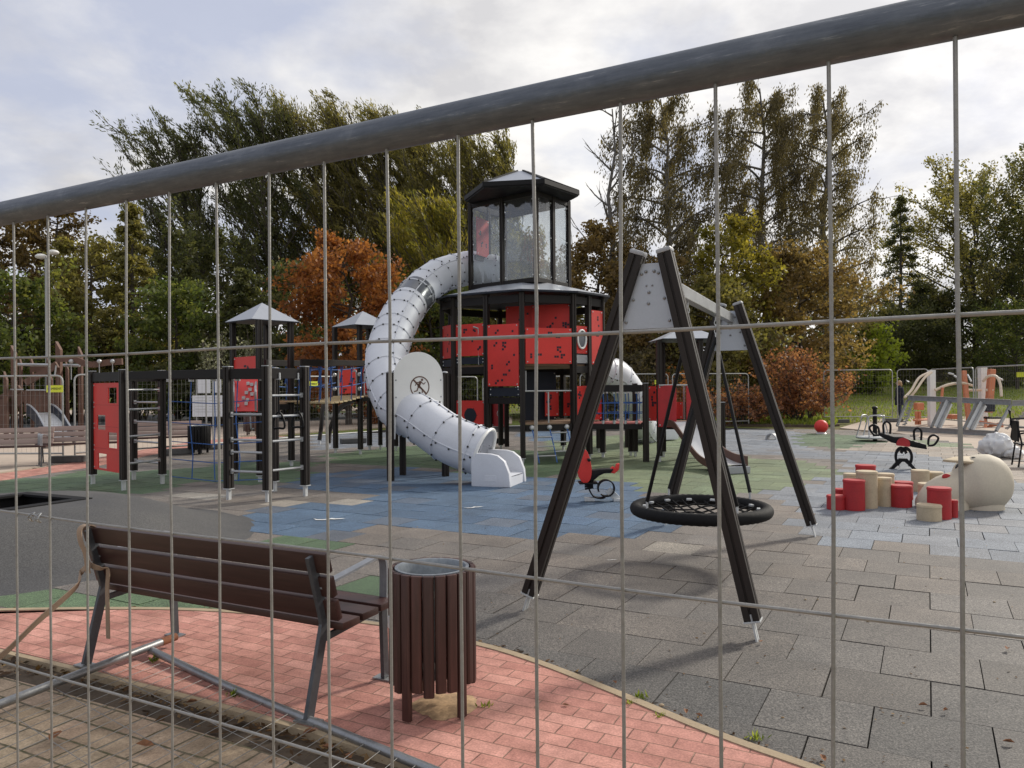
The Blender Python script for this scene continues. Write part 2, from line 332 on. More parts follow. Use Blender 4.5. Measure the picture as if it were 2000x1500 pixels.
class MB:
    def __init__(s): s.v = []; s.f = []; s.m = []; s.mi = 0
    def add(s, vs, fs, mi=None):
        o = len(s.v); s.v += [tuple(x) for x in vs]
        s.f += [tuple(i + o for i in f) for f in fs]; s.m += [s.mi if mi is None else mi] * len(fs)
        return s
    def prism(s, poly, O, U, V, Wd, L, mi=None):
        O, U, V, Wd = Vector(O), Vector(U), Vector(V), Vector(Wd); n = len(poly)
        a = [O + U * p[0] + V * p[1] for p in poly]; b = [p + Wd * L for p in a]
        flip = U.cross(V).dot(Wd) > 0
        area = sum(poly[i][0] * poly[(i + 1) % n][1] - poly[(i + 1) % n][0] * poly[i][1] for i in range(n))
        fs = [tuple(range(n))[::-1], tuple(range(n, 2 * n))] + [(i, (i + 1) % n, n + (i + 1) % n, n + i) for i in range(n)]
        if (area > 0) != flip: fs = [f[::-1] for f in fs]
        return s.add(a + b, fs, mi)
    def box(s, c, d, rz=0.0, mi=None, rot=None):
        M = Matrix.Rotation(rz, 3, 'Z') if rot is None else rot
        vs = [Vector(c) + M @ Vector((x * d[0] / 2, y * d[1] / 2, z * d[2] / 2)) for x in (-1, 1) for y in (-1, 1) for z in (-1, 1)]
        fs = [(0, 1, 3, 2), (4, 6, 7, 5), (0, 4, 5, 1), (2, 3, 7, 6), (0, 2, 6, 4), (1, 5, 7, 3)]
        return s.add(vs, fs, mi)
    def bar(s, p0, p1, w, h, up=(0, 0, 1), mi=None, poly=None):
        p0, p1 = Vector(p0), Vector(p1); d = (p1 - p0); L = d.length; d = d / L
        up = Vector(up)
        if abs(d.dot(up)) > 0.98: up = Vector((0, 1, 0))
        u = d.cross(up).normalized(); v = u.cross(d)
        poly = poly or [(-w / 2, -h / 2), (w / 2, -h / 2), (w / 2, h / 2), (-w / 2, h / 2)]
        return s.prism(poly, p0, u, v, d, L, mi)
    def tube(s, pts, r, n=8, cap=True, mi=None, closed=False):
        pts = [Vector(p) for p in pts]; k = len(pts)
        rs = r if isinstance(r, (list, tuple)) else [r] * k
        ts = []
        for i in range(k):
            if closed: t = pts[(i + 1) % k] - pts[i - 1]
            else: t = pts[min(i + 1, k - 1)] - pts[max(i - 1, 0)]
            ts.append(t.normalized())
        ref = Vector((0, 0, 1)) if abs(ts[0].z) < 0.95 else Vector((1, 0, 0))
        u = ts[0].cross(ref).normalized(); vs = []
        for i in range(k):
            u = (u - ts[i] * u.dot(ts[i])).normalized(); w = ts[i].cross(u)
            vs += [pts[i] + (u * math.cos(2 * math.pi * j / n) + w * math.sin(2 * math.pi * j / n)) * rs[i] for j in range(n)]
        fs = []
        for i in range(k if closed else k - 1):
            a, b = i * n, ((i + 1) % k) * n
            fs += [(a + j, a + (j + 1) % n, b + (j + 1) % n, b + j) for j in range(n)]
        if cap and not closed: fs += [tuple(range(n))[::-1], tuple(range((k - 1) * n, k * n))]
        return s.add(vs, fs, mi)
    def lathe(s, prof, c=(0, 0, 0), n=24, mi=None):
        c = Vector(c); vs = []; k = len(prof)
        for r, z in prof: vs += [c + Vector((r * math.cos(2 * math.pi * j / n), r * math.sin(2 * math.pi * j / n), z)) for j in range(n)]
        fs = []
        for i in range(k - 1): fs += [(i * n + j, i * n + (j + 1) % n, (i + 1) * n + (j + 1) % n, (i + 1) * n + j) for j in range(n)]
        if prof[0][0] > 1e-6: fs.append(tuple(range(n))[::-1])
        if prof[-1][0] > 1e-6: fs.append(tuple(range((k - 1) * n, k * n)))
        return s.add(vs, fs, mi)
    def ball(s, c, r, n=10, k=6, mi=None, M=None):
        c = Vector(c); r = Vector((r, r, r)) if isinstance(r, (int, float)) else Vector(r); vs = []; 
        for i in range(k + 1):
            a = math.pi * i / k
            for j in range(n):
                b = 2 * math.pi * j / n
                p = Vector((r.x * math.sin(a) * math.cos(b), r.y * math.sin(a) * math.sin(b), -r.z * math.cos(a)))
                vs.append(c + (M @ p if M is not None else p))
        fs = [(i * n + j, i * n + (j + 1) % n, (i + 1) * n + (j + 1) % n, (i + 1) * n + j) for i in range(k) for j in range(n)]
        return s.add(vs, fs, mi)
    def build(s, name, mat, parent=None, smooth=False, bevel=0.0, ang=35):
        me = bpy.data.meshes.new(name)
        off = root_of(parent).location if parent is not None else Vector((0, 0, 0))
        me.from_pydata([(x - off.x, y - off.y, z - off.z) for x, y, z in s.v], [], s.f)
        mats = mat if isinstance(mat, (list, tuple)) else [mat]
        for q in mats: me.materials.append(MATS[q])
        me.polygons.foreach_set('material_index', s.m)
        bm = bmesh.new(); bm.from_mesh(me)
        bmesh.ops.remove_doubles(bm, verts=bm.verts, dist=1e-6)
        bmesh.ops.dissolve_degenerate(bm, dist=1e-7, edges=bm.edges)
        if bevel > 0:
            es = [e for e in bm.edges if len(e.link_faces) == 2 and e.calc_face_angle(0) > R(30)]
            bmesh.ops.bevel(bm, geom=es, offset=bevel, segments=2, profile=0.6, affect='EDGES', clamp_overlap=True)
        bm.to_mesh(me); bm.free()
        o = bpy.data.objects.new(name, me); COL.objects.link(o)
        if parent is not None: o.parent = parent
        if smooth:
            me.polygons.foreach_set('use_smooth', [True] * len(me.polygons))
            me.set_sharp_from_angle(angle=R(ang))
        return o

def recentre(o):                          # a one-mesh thing gets its origin at its own foot
    vs = [v.co for v in o.data.vertices]
    c = Vector((sum(v.x for v in vs) / len(vs), sum(v.y for v in vs) / len(vs), min(v.z for v in vs)))
    o.data.transform(Matrix.Translation(-c)); o.location = o.location + c
    return o

def catmull(P, n=10):
    P = [Vector(p) for p in P]; Q = [P[0] * 2 - P[1]] + P + [P[-1] * 2 - P[-2]]; out = []
    for i in range(1, len(Q) - 2):
        a, b, c, d = Q[i - 1], Q[i], Q[i + 1], Q[i + 2]
        for k in range(n):
            t = k / n
            out.append(0.5 * ((2 * b) + (c - a) * t + (2 * a - 5 * b + 4 * c - d) * t * t + (-a + 3 * b - 3 * c + d) * t ** 3))
    out.append(P[-1]); return out

def lettering(text, size, M, parent, mat, name='lettering'):
    cu = bpy.data.curves.new('lettering', 'FONT'); cu.body = text; cu.size = size; cu.align_x = 'CENTER'; cu.align_y = 'CENTER'; cu.extrude = 0.0015
    to = bpy.data.objects.new('lettering_curve', cu); COL.objects.link(to)
    dg = bpy.context.evaluated_depsgraph_get(); me = bpy.data.meshes.new_from_object(to.evaluated_get(dg))
    bpy.data.objects.remove(to)
    me.transform(M); me.materials.clear(); me.materials.append(MATS[mat])
    o = bpy.data.objects.new(name, me); COL.objects.link(o)
    if parent is not None:
        me.transform(Matrix.Translation(-root_of(parent).location)); o.parent = parent
    return o

# ------------------------------------------------------------------ ground
FD = Vector((-0.8793, 0.4762, 0)).normalized()     # direction along the near panel, away from the viewer's right
FN = Vector((0.4762, 0.8793, 0)).normalized()      # across it, into the playground
def pip(x, y, P):
    c = False; j = len(P) - 1
    for i in range(len(P)):
        if (P[i][1] > y) != (P[j][1] > y) and x < (P[j][0] - P[i][0]) * (y - P[i][1]) / (P[j][1] - P[i][1]) + P[i][0]: c = not c
        j = i
    return c
def sheet(name, pts, z, mat, thick=0.0, kind='structure'):
    b = MB(); n = len(pts)
    if thick: b.prism([(p[0], p[1]) for p in pts], (0, 0, z - thick), (1, 0, 0), (0, 1, 0), (0, 0, 1), thick)
    else: b.add([(p[0], p[1], z) for p in pts], [tuple(range(n))])
    o = b.build(name, mat)
    if o.data.polygons[0].normal.z < 0 and not thick: o.data.flip_normals()
    return tag(o, kind=kind)

# one wide sheet of grass, the playground's dark bed on it, then the tiles
gb = MB(); N = 40
xs = np.linspace(-400, 400, N + 1); ys = np.linspace(-80, 700, N + 1)
gb.add([(x, y, -0.055) for y in ys for x in xs], [(j * (N + 1) + i, j * (N + 1) + i + 1, (j + 1) * (N + 1) + i + 1, (j + 1) * (N + 1) + i) for j in range(N) for i in range(N)])
tag(gb.build('ground', 'grass_ground'), kind='structure')

redtop = [(-700, 1225), (-300, 1205), (0, 1192), (330, 1190), (560, 1203), (760, 1222), (935, 1258), (1050, 1292), (1200, 1350), (1400, 1432), (1620, 1510), (1800, 1580), (2000, 1665), (2400, 1850)]
redlow = [(2400, 2600), (1600, 1900), (1150, 1630), (880, 1512), (640, 1432), (400, 1366), (150, 1303), (0, 1268), (-300, 1203), (-700, 1140)]
RT = [G(*p) for p in redtop]; RL = [G(*p) for p in redlow]
far_edge = [(-600, 985), (-200, 957), (0, 939), (170, 914), (330, 882), (440, 862), (600, 850), (760, 838), (1000, 832), (1250, 830), (1400, 834), (1600, 838), (1760, 850), (1860, 868), (2000, 912), (2300, 1010)]
FE = [G(*p) for p in far_edge]
bed = [RT[0]] + RT[1:] + [Vector((9, 1.2, 0)), Vector((14, 3, 0)), Vector((16, 9, 0))] + FE[::-1]
BED2 = [(p.x, p.y) for p in bed]
sheet('playground_bed', bed, -0.020, 'rubberblack')

C_GR = (0.150, 0.136, 0.124); C_GD = (0.094, 0.090, 0.086); C_BL = (0.068, 0.116, 0.188); C_BG = (0.165, 0.188, 0.222); C_GN = (0.078, 0.125, 0.068); C_GL = (0.135, 0.175, 0.10); C_PK = (0.26, 0.225, 0.19); C_LT = (0.25, 0.235, 0.21)
zones = [
 (C_BL, [(410, 1012), (500, 992), (640, 985), (760, 976), (680, 962), (535, 948), (610, 928), (760, 912), (900, 925), (1010, 932), (1250, 938), (1300, 985), (1330, 1035), (1230, 1056), (1120, 1042), (1030, 1058), (980, 1056), (860, 1038), (740, 1034), (640, 1058), (500, 1046), (420, 1024)]),
 (C_BG, [(1500, 962), (1560, 1012), (1540, 1042), (1620, 1062), (1720, 1066), (1830, 1066), (1830, 1090), (2010, 1096), (2400, 1130), (2400, 1000), (2010, 950), (1900, 905), (1800, 885), (1640, 880), (1650, 930), (1560, 945)]),
 (C_BG, [(1390, 838), (1560, 842), (1560, 872), (1640, 882), (1640, 898), (1400, 884)]),
 (C_BG, [(600, 850), (770, 838), (830, 842), (780, 872), (620, 878)]),
 (C_BL, [(1010, 838), (1130, 838), (1140, 860), (1030, 862)]),
 (C_GN, [(-400, 985), (0, 943), (170, 920), (330, 918), (440, 935), (330, 955), (230, 972), (0, 978), (-300, 1010)]),
 (C_GN, [(330, 918), (480, 900), (640, 905), (560, 938), (440, 950)]),
 (C_GN, [(640, 888), (760, 872), (900, 868), (1010, 880), (1130, 880), (1130, 930), (1000, 930), (760, 908), (640, 905)]),
 (C_GL, [(1060, 850), (1380, 852), (1430, 890), (1560, 900), (1640, 925), (1560, 945), (1500, 965), (1320, 972), (1220, 945), (1060, 925)]),
 (C_GN, [(1560, 846), (1680, 850), (1730, 862), (1640, 876), (1560, 868)]),
 (C_GL, [(1780, 858), (1900, 868), (1900, 876), (1780, 872)]),
 (C_PK, [(1640, 876), (1730, 862), (1900, 876), (2050, 925), (2010, 948), (1900, 903), (1640, 884)]),
 (C_GN, [(450, 1052), (640, 1060), (700, 1072), (620, 1090), (470, 1072)]),
 (C_GN, [(600, 1150), (760, 1120), (800, 1210), (760, 1232), (600, 1212)]),
 (C_GN, [(-300, 1215), (-300, 1170), (0, 1160), (200, 1145), (340, 1152), (480, 1165), (560, 1190), (560, 1212), (0, 1205)]),
]
light_tiles = [(380, 970), (520, 985), (600, 990), (690, 985), (720, 978), (1290, 1060)]
MC = Vector((-5.42, 8.2, 0)); MRX = 2.6
def build_tiles():
    mb = MB(); cols = []; g = 0.0055; s = 0.5; r = random.Random(3)
    lt = [G(*p) for p in light_tiles]
    for j in range(2, 64):
        for i in range(-46, 50):
            u = (i + 0.5 * (j % 2)) * s; w = j * s
            c = -FD * u + FN * w
            if c.y < 2.0: continue
            k = [c - FD * (a * s / 2) + FN * (b * s / 2) for a, b in ((-1, -1), (1, -1), (1, 1), (-1, 1))]
            ins = [pip(p.x, p.y, BED2) for p in k]
            if not any(ins): continue
            pr = proj(c.x, c.y)
            if pr is None: continue
            if math.hypot(c.x - MC.x, c.y - MC.y) < MRX - 0.5: continue
            if pr[0] < -900 or pr[0] > 4200 or c.y > 27.5: continue
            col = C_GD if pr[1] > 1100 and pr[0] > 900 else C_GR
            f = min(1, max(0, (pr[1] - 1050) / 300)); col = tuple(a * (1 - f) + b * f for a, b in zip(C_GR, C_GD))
            for zc, P in zones:
                if pip(pr[0], pr[1], P): col = zc; break
            else:
                if any((c - q).length < 0.32 for q in lt) : col = C_LT
            q = r.uniform(0.87, 1.13); t = r.uniform(-0.03, 0.03)
            if r.random() < .12 and col[2] > col[0]: m_ = r.uniform(.15, .45); col = tuple(a * (1 - m_) + b * m_ for a, b in zip(col, C_GR))
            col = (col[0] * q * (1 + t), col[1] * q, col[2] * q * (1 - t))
            dz = r.uniform(-0.003, 0.003); h = [r.uniform(-0.0012, 0.0012) for _ in range(4)]
            gg = g * r.uniform(0.45, 1.3)
            if True:
                P = [p + (c - p).normalized() * gg for p in k]
            else:                                   # cut along the kerb
                P = clip(k, BED2)
                if len(P) < 3: continue
                cc = sum((Vector(p) for p in P), Vector()) / len(P)
                P = [Vector(p) + (cc - Vector(p)) * 0.012 for p in P]; h = [0] * len(P)
            n = len(P)
            top = [(p.x, p.y, dz + h[a]) for a, p in enumerate(P)]; bot = [(p.x, p.y, -0.018) for p in P]
            mb.add(top + bot, [tuple(range(n))] + [(a, n + a, n + (a + 1) % n, (a + 1) % n) for a in range(n)])
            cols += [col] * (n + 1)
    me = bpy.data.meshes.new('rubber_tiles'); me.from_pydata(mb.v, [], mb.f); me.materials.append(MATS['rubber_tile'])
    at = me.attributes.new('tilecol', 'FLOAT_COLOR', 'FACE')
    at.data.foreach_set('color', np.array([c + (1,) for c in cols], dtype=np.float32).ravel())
    o = bpy.data.objects.new('rubber_tiles', me); COL.objects.link(o); tag(o, kind='structure')
    if me.polygons[0].normal.z < 0: me.flip_normals()
def clip(quad, P):                                  # convex quad against the near kerb line (the only edge that cuts tiles in view)
    line = [(p.x, p.y) for p in RT]
    out = [Vector(p) for p in quad]
    c = sum(out, Vector()) / len(out)
    for a, b in zip(line[:-1], line[1:]):
        m = ((a[0] + b[0]) / 2, (a[1] + b[1]) / 2)
        if math.hypot(c.x - m[0], c.y - m[1]) > 0.55 + math.hypot(b[0] - a[0], b[1] - a[1]) / 2: continue
        nx, ny = -(b[1] - a[1]), b[0] - a[0]
        if nx * FN.x + ny * FN.y < 0: nx, ny = -nx, -ny
        new = []
        for i in range(len(out)):
            p, q = out[i], out[(i + 1) % len(out)]
            dp = (p.x - a[0]) * nx + (p.y - a[1]) * ny; dq = (q.x - a[0]) * nx + (q.y - a[1]) * ny
            if dp >= 0: new.append(p)
            if (dp >= 0) != (dq >= 0): new.append(p + (q - p) * (dp / (dp - dq)))
        out = new
        if len(out) < 3: return []
    return out
build_tiles()

# red pavers, their kerb stones, the gutter and the tan pavers outside the panel
sheet('red_pavement', RT + RL, 0.010, 'red_paver', 0.06)
def strip(name, pts, w0, w1, z, h, mat):
    b = MB(); n = len(pts); A = []; B = []
    for i in range(n):
        t = (pts[min(i + 1, n - 1)] - pts[max(i - 1, 0)]).normalized(); q = Vector((-t.y, t.x, 0))
        A.append(pts[i] + q * w0); B.append(pts[i] + q * w1)
    vs = [(p.x, p.y, z + h) for p in A] + [(p.x, p.y, z + h) for p in B] + [(p.x, p.y, z) for p in A] + [(p.x, p.y, z) for p in B]
    fs = []
    for i in range(n - 1): fs += [(i, i + 1, n + i + 1, n + i), (2 * n + i, 2 * n + i + 1, i + 1, i), (n + i, n + i + 1, 3 * n + i + 1, 3 * n + i)]
    b.add(vs, fs); o = b.build(name, mat); return tag(o, kind='structure')
RTd = catmull(RT, 5)
strip('pavement_edging', RTd, -0.055, -0.002, -0.04, 0.056, 'kerb')
RLd = catmull(RL, 4)
strip('kerb', RLd, 0.002, 0.045, -0.06, 0.066, 'kerb')
outer = [p for p in RL] + [Vector((-14, 3, 0)), Vector((-14, -4, 0)), Vector((8, -4, 0))]
sheet('gutter', outer, -0.030, 'dirt')
inner = []
for i in range(len(RL)):
    t = (RL[min(i + 1, len(RL) - 1)] - RL[max(i - 1, 0)]).normalized(); q = Vector((-t.y, t.x, 0)); inner.append(RL[i] + q * 0.25)
tp = MB(); tp.add([(p.x, p.y, -0.016) for p in inner] + [(-14, 2.6, -0.016), (-14, -4, -0.016), (8, -4, -0.016)], [tuple(range(len(inner) + 3))])
o = tp.build('outer_pavement', 'tan_paver'); tag(o, kind='structure')
if o.data.polygons[0].normal.z < 0: o.data.flip_normals()

# patch of sand below the litter bin
sp = MB(); c = Vector((-0.36, 3.90, 0)); r_ = random.Random(5)
ring = [(c.x + math.cos(a) * 0.155 * r_.uniform(0.8, 1.2), c.y + math.sin(a) * 0.16 * r_.uniform(0.8, 1.2)) for a in np.linspace(0, 2 * math.pi, 22)[:-1]]
sp.add([(c.x, c.y, 0.024)] + [((x * .6 + c.x * .4), (y * .6 + c.y * .4), 0.016 + r_.uniform(0, .010)) for x, y in ring] + [(x, y, 0.0112) for x, y in ring],
       [(0, 1 + i, 1 + (i + 1) % 21) for i in range(21)] + [(1 + i, 22 + i, 22 + (i + 1) % 21, 1 + (i + 1) % 21) for i in range(21)])
tag(sp.build('sand_patch', 'sand', smooth=True), kind='structure')

# rubber mound with the sunken trampoline
def mound_z(x, y):
    d = math.hypot((x - MC.x), (y - MC.y)) / MRX
    if d >= 1: return -0.004
    k = min(1.0, max(0.0, (1 - d) / 0.66)); return -0.004 + 0.43 * (k * k * (3 - 2 * k))
mm = MB(); A = 56; Rr = 22; TH = 0.52; PHI = R(-27)
tc_ = Vector((-5.2, 8.3, 0)); 
vs = []; hole = []
def sq(a):                                        # square hole around the centre
    c_, s_ = math.cos(a - PHI), math.sin(a - PHI); k = TH / max(abs(c_), abs(s_)); return math.cos(a) * k, math.sin(a) * k
for i in range(Rr + 1):
    t = i / Rr
    for j in range(A):
        a = 2 * math.pi * (j + 0.5) / A; hx, hy = sq(a)
        ix, iy = MC.x + hx, MC.y + hy; ox, oy = MC.x + math.cos(a) * MRX, MC.y + math.sin(a) * MRX
        x, y = ix + (ox - ix) * t, iy + (oy - iy) * t; vs.append((x, y, mound_z(x, y)))
mm.add(vs, [(i * A + j, (i + 1) * A + j, (i + 1) * A + (j + 1) % A, i * A + (j + 1) % A) for i in range(Rr) for j in range(A)])
o = mm.build('rubber_mound', 'mound_rubber', smooth=True, ang=60); tag(o, kind='structure')
if o.data.polygons[0].normal.z < 0: o.data.flip_normals()
tr = thing('trampoline', 'square black trampoline sunk into the top of the grey rubber mound', 'trampoline', (MC.x, MC.y, 0.426))
b = MB()
for sx, sy, lx, ly in ((0, 1, 2 * TH + .14, .14), (0, -1, 2 * TH + .14, .14), (1, 0, .14, 2 * TH - .142), (-1, 0, .14, 2 * TH - .142)):
    q = Matrix.Rotation(PHI, 3, 'Z') @ Vector((sx * TH, sy * TH, 0)); b.box((MC.x + q.x, MC.y + q.y, 0.424), (lx, ly, 0.03), PHI)
b.build('frame', 'rubberblack', tr, bevel=0.006)
b = MB(); b.box((MC.x, MC.y, 0.30), (2 * TH + .02, 2 * TH + .02, 0.012), PHI); b.build('jumping_mat', 'black', tr)
b = MB(); b.add([Vector((MC.x, MC.y, z)) + Matrix.Rotation(PHI, 3, 'Z') @ Vector((x * TH, y * TH, 0)) for z in (0.2, 0.42) for x, y in ((-1, -1), (1, -1), (1, 1), (-1, 1))], [(i, (i + 1) % 4, 4 + (i + 1) % 4, 4 + i) for i in range(4)])
b.build('pit_wall', 'rubberblack', tr)

# far side: pale paving with a pink edge, dark asphalt, paths
pinkw = strip('pink_edging', [G(x, y) for x, y in ((-500, 977), (-200, 957), (0, 939), (170, 914), (330, 882), (440, 862), (560, 852))], 0.0, 1.0, -0.045, 0.049, 'red_paver')
sheet('far_paving', [G(-700, 965), G(-200, 938), G(0, 922), G(170, 899), (G(330, 872)), G(470, 852), G(620, 842), G(760, 832), G(1000, 826), G(1000, 812), G(760, 816), G(600, 822), G(430, 826), G(200, 838), G(-100, 850), G(-700, 880)], -0.004, 'paving', 0.05)
sheet('asphalt_path', [G(-700, 880), G(-100, 850), G(200, 838), G(430, 826), G(600, 822), G(760, 815), G(760, 806), G(560, 806), G(360, 809), G(100, 815), G(-700, 835)], -0.012, 'asphalt', 0.04)
sheet('pale_path', [G(-700, 834), G(100, 815), G(360, 809), G(700, 801), G(700, 794), G(360, 797), G(100, 801), G(-700, 812)], -0.020, 'paving', 0.035)
sheet('right_paving', [G(1640, 835), G(1760, 846), G(1870, 866), G(2010, 915), G(2300, 1000), G(2600, 900), G(2100, 822), G(1860, 812), G(1700, 818)], -0.010, 'paving', 0.045)
sl_ = MB(); nx_, ny_ = 24, 24
def slope_z(y): k = min(1, max(0, (y - 33) / 50)); return -.045 + 1.75 * k * k * (3 - 2 * k)
gx_ = np.linspace(8, 110, nx_ + 1); gy_ = np.linspace(33, 120, ny_ + 1)
sl_.add([(x, y, slope_z(y)) for y in gy_ for x in gx_], [(j * (nx_ + 1) + i, j * (nx_ + 1) + i + 1, (j + 1) * (nx_ + 1) + i + 1, (j + 1) * (nx_ + 1) + i) for j in range(ny_) for i in range(nx_)])
tag(sl_.build('lawn', 'grass_ground', smooth=True), kind='structure')
sheet('garden_bed', [G(1380, 830), G(1500, 831), G(1600, 832), G(1640, 830), G(1560, 818), G(1380, 822), G(1240, 826), G(1240, 829)], 0.03, 'dirt', 0.085)

# white birds painted on the blue tiles
def bird(c, L, a, flip):
    M = Matrix.Rotation(a, 3, 'Z'); b = MB()
    out = [(-1, .10), (-.72, -.02), (-.35, -.06), (0, .02), (.12, .10), (.35, .02), (.75, .03), (1, -.04), (.7, -.06), (.35, -.10), (.1, -.06), (-.3, -.16), (-.75, -.12)]
    b.add([c + M @ Vector((x * L, y * L * flip, 0.0055)) for x, y in out], [tuple(range(len(out)))])
    o = b.build('painted_bird', 'white')
    if o.data.polygons[0].normal.z < 0: o.data.flip_normals()
    tag(o, kind='structure')
bird(G(643, 1014), 0.20, 0.1, 2.6); bird(G(925, 991), 0.14, 0.45, 2.8); bird(G(1096, 968), 0.10, 0.4, 2.6); bird(G(1195, 1094) , 0.05, 0.2, 2)

# ------------------------------------------------------------------ near temporary fence panel
A0 = Vector((0.406, 0.70, 0)); TUBE_H = 1.955; SP = 0.107
def fp(t, z): return A0 + FD * t + Vector((0, 0, z))
nf = thing('mesh_fence', 'near galvanised mesh fence whose thick top tube crosses the whole view', 'fence', fp(1.2, 0))
b = MB(); pts = [fp(t, TUBE_H - 0.004 * math.sin(0.9 * t)) for t in np.linspace(-1.6, 5.4, 60)]; b.tube(pts, 0.0215, 32); b.build('top_tube', 'fence_tube', nf, smooth=True)
wr = random.Random(4)
b = MB()
for k in range(-12, 46):
    t0 = SP * k; w = [wr.uniform(-.0021, .0021) for _ in range(9)]; q = wr.uniform(-.004, .004)
    b.tube([fp(t0 + w[i] + q * i / 8, TUBE_H - 0.012 - (TUBE_H - 0.10) * i / 8) - FN * 0.003 for i in range(9)], 0.0021, 8)
b.build('upright_wires', 'wire', nf, smooth=True)
b = MB()
for h in (TUBE_H - 0.2745, TUBE_H - 0.561, TUBE_H - 0.842, TUBE_H - 1.123, TUBE_H - 1.404, TUBE_H - 1.68):
    ph = wr.uniform(0, 6)
    b.tube([fp(t, h + 0.0015 * math.sin(7 * t + ph)) + FN * 0.0018 for t in np.linspace(-1.6, 5.4, 90)], 0.0022, 8)
b.build('level_wires', 'wire', nf, smooth=True)
b = MB(); b.tube([fp(t, 0.10) for t in np.linspace(-1.6, 5.4, 12)], 0.0215, 20); b.build('bottom_tube', 'fence_tube', nf, smooth=True)
for t in (-1.6, 5.4):
    b = MB(); b.tube([fp(t, 0.03), fp(t, TUBE_H)], 0.0215, 20); b.build('end_tube', 'fence_tube', nf, smooth=True)
# twisted tie on the second level wire
tt = 13.32 * SP; hc = TUBE_H - 0.561
b = MB()
for s_, ph in ((0, 0), (0.022, 0.5)):
    b.tube([fp(tt + s_ + 0.005 * math.cos(a + ph), hc - 0.002 + 0.008 * math.sin(a)) - FN * (0.004 + 0.004 * math.cos(2 * a)) for a in np.linspace(0, 6.0, 18)], 0.0013, 7)
b.tube([fp(tt - 0.004, hc) - FN * .006, fp(tt + .01, hc + .004) - FN * .007, fp(tt + .03, hc - .003) - FN * .006], 0.0014, 7)
o = b.build('wire_tie', 'galv', smooth=True)
tag(recentre(o), 'small twisted wire knot tied round the near fence wires in front of the grey mound', 'wire tie')

# ------------------------------------------------------------------ fallen panel lying over the kerb
ff = thing('fallen_mesh_fence', 'mesh fence fallen flat on the tan paving with a rusty tube end', 'fence', (-2.2, 4.55, 0))
Pc = Vector((-2.215, 4.64, 0.045)); e1 = Vector((-0.42, -0.905, 0)).normalized(); e2 = Vector((0.795, -0.606, 0)).normalized()
b = MB(); b.tube([Pc - e1 * .10 + Vector((0, 0, .02)), Pc + e1 * 2.1 + Vector((0, 0, -.015))], 0.023, 16); b.build('side_tube', 'galv', ff, smooth=True)
b = MB(); b.tube([Pc - e1 * .21 + Vector((0, 0, .022)), Pc - e1 * .102 + Vector((0, 0, .02))], 0.0237, 16); b.build('rusty_tube_end', 'rust', ff, smooth=True)
b = MB(); b.tube(catmull([Pc - e1 * 0.02, Pc + e2 * .9 + Vector((0, 0, -.02)), Pc + e2 * 2.0 + Vector((0, 0, -.025)), Pc + e2 * 3.4 + Vector((0, 0, -.025))], 6), 0.021, 16); b.build('top_tube', 'galv', ff, smooth=True)
b = MB()
for k in range(1, 31):
    q = Pc + e2 * (0.108 * k) + Vector((0, 0, -.018)); w = wr.uniform(-.012, .012)
    b.tube([q, q + e1 * .7 + e2 * w + Vector((0, 0, wr.uniform(-.012, .0))), q + e1 * 2.2 + e2 * w * 1.5 + Vector((0, 0, -.016))], 0.0017, 6)
for h in (.30, .58, .86, 1.15, 1.5, 1.85):
    b.tube([Pc + e1 * h + Vector((0, 0, -.018)), Pc + e1 * h + e2 * 1.6 + Vector((0, 0, -.03)), Pc + e1 * h + e2 * 3.4 + Vector((0, 0, -.03))], 0.0017, 6)
b.build('wire_mesh', 'wire', ff, smooth=True)

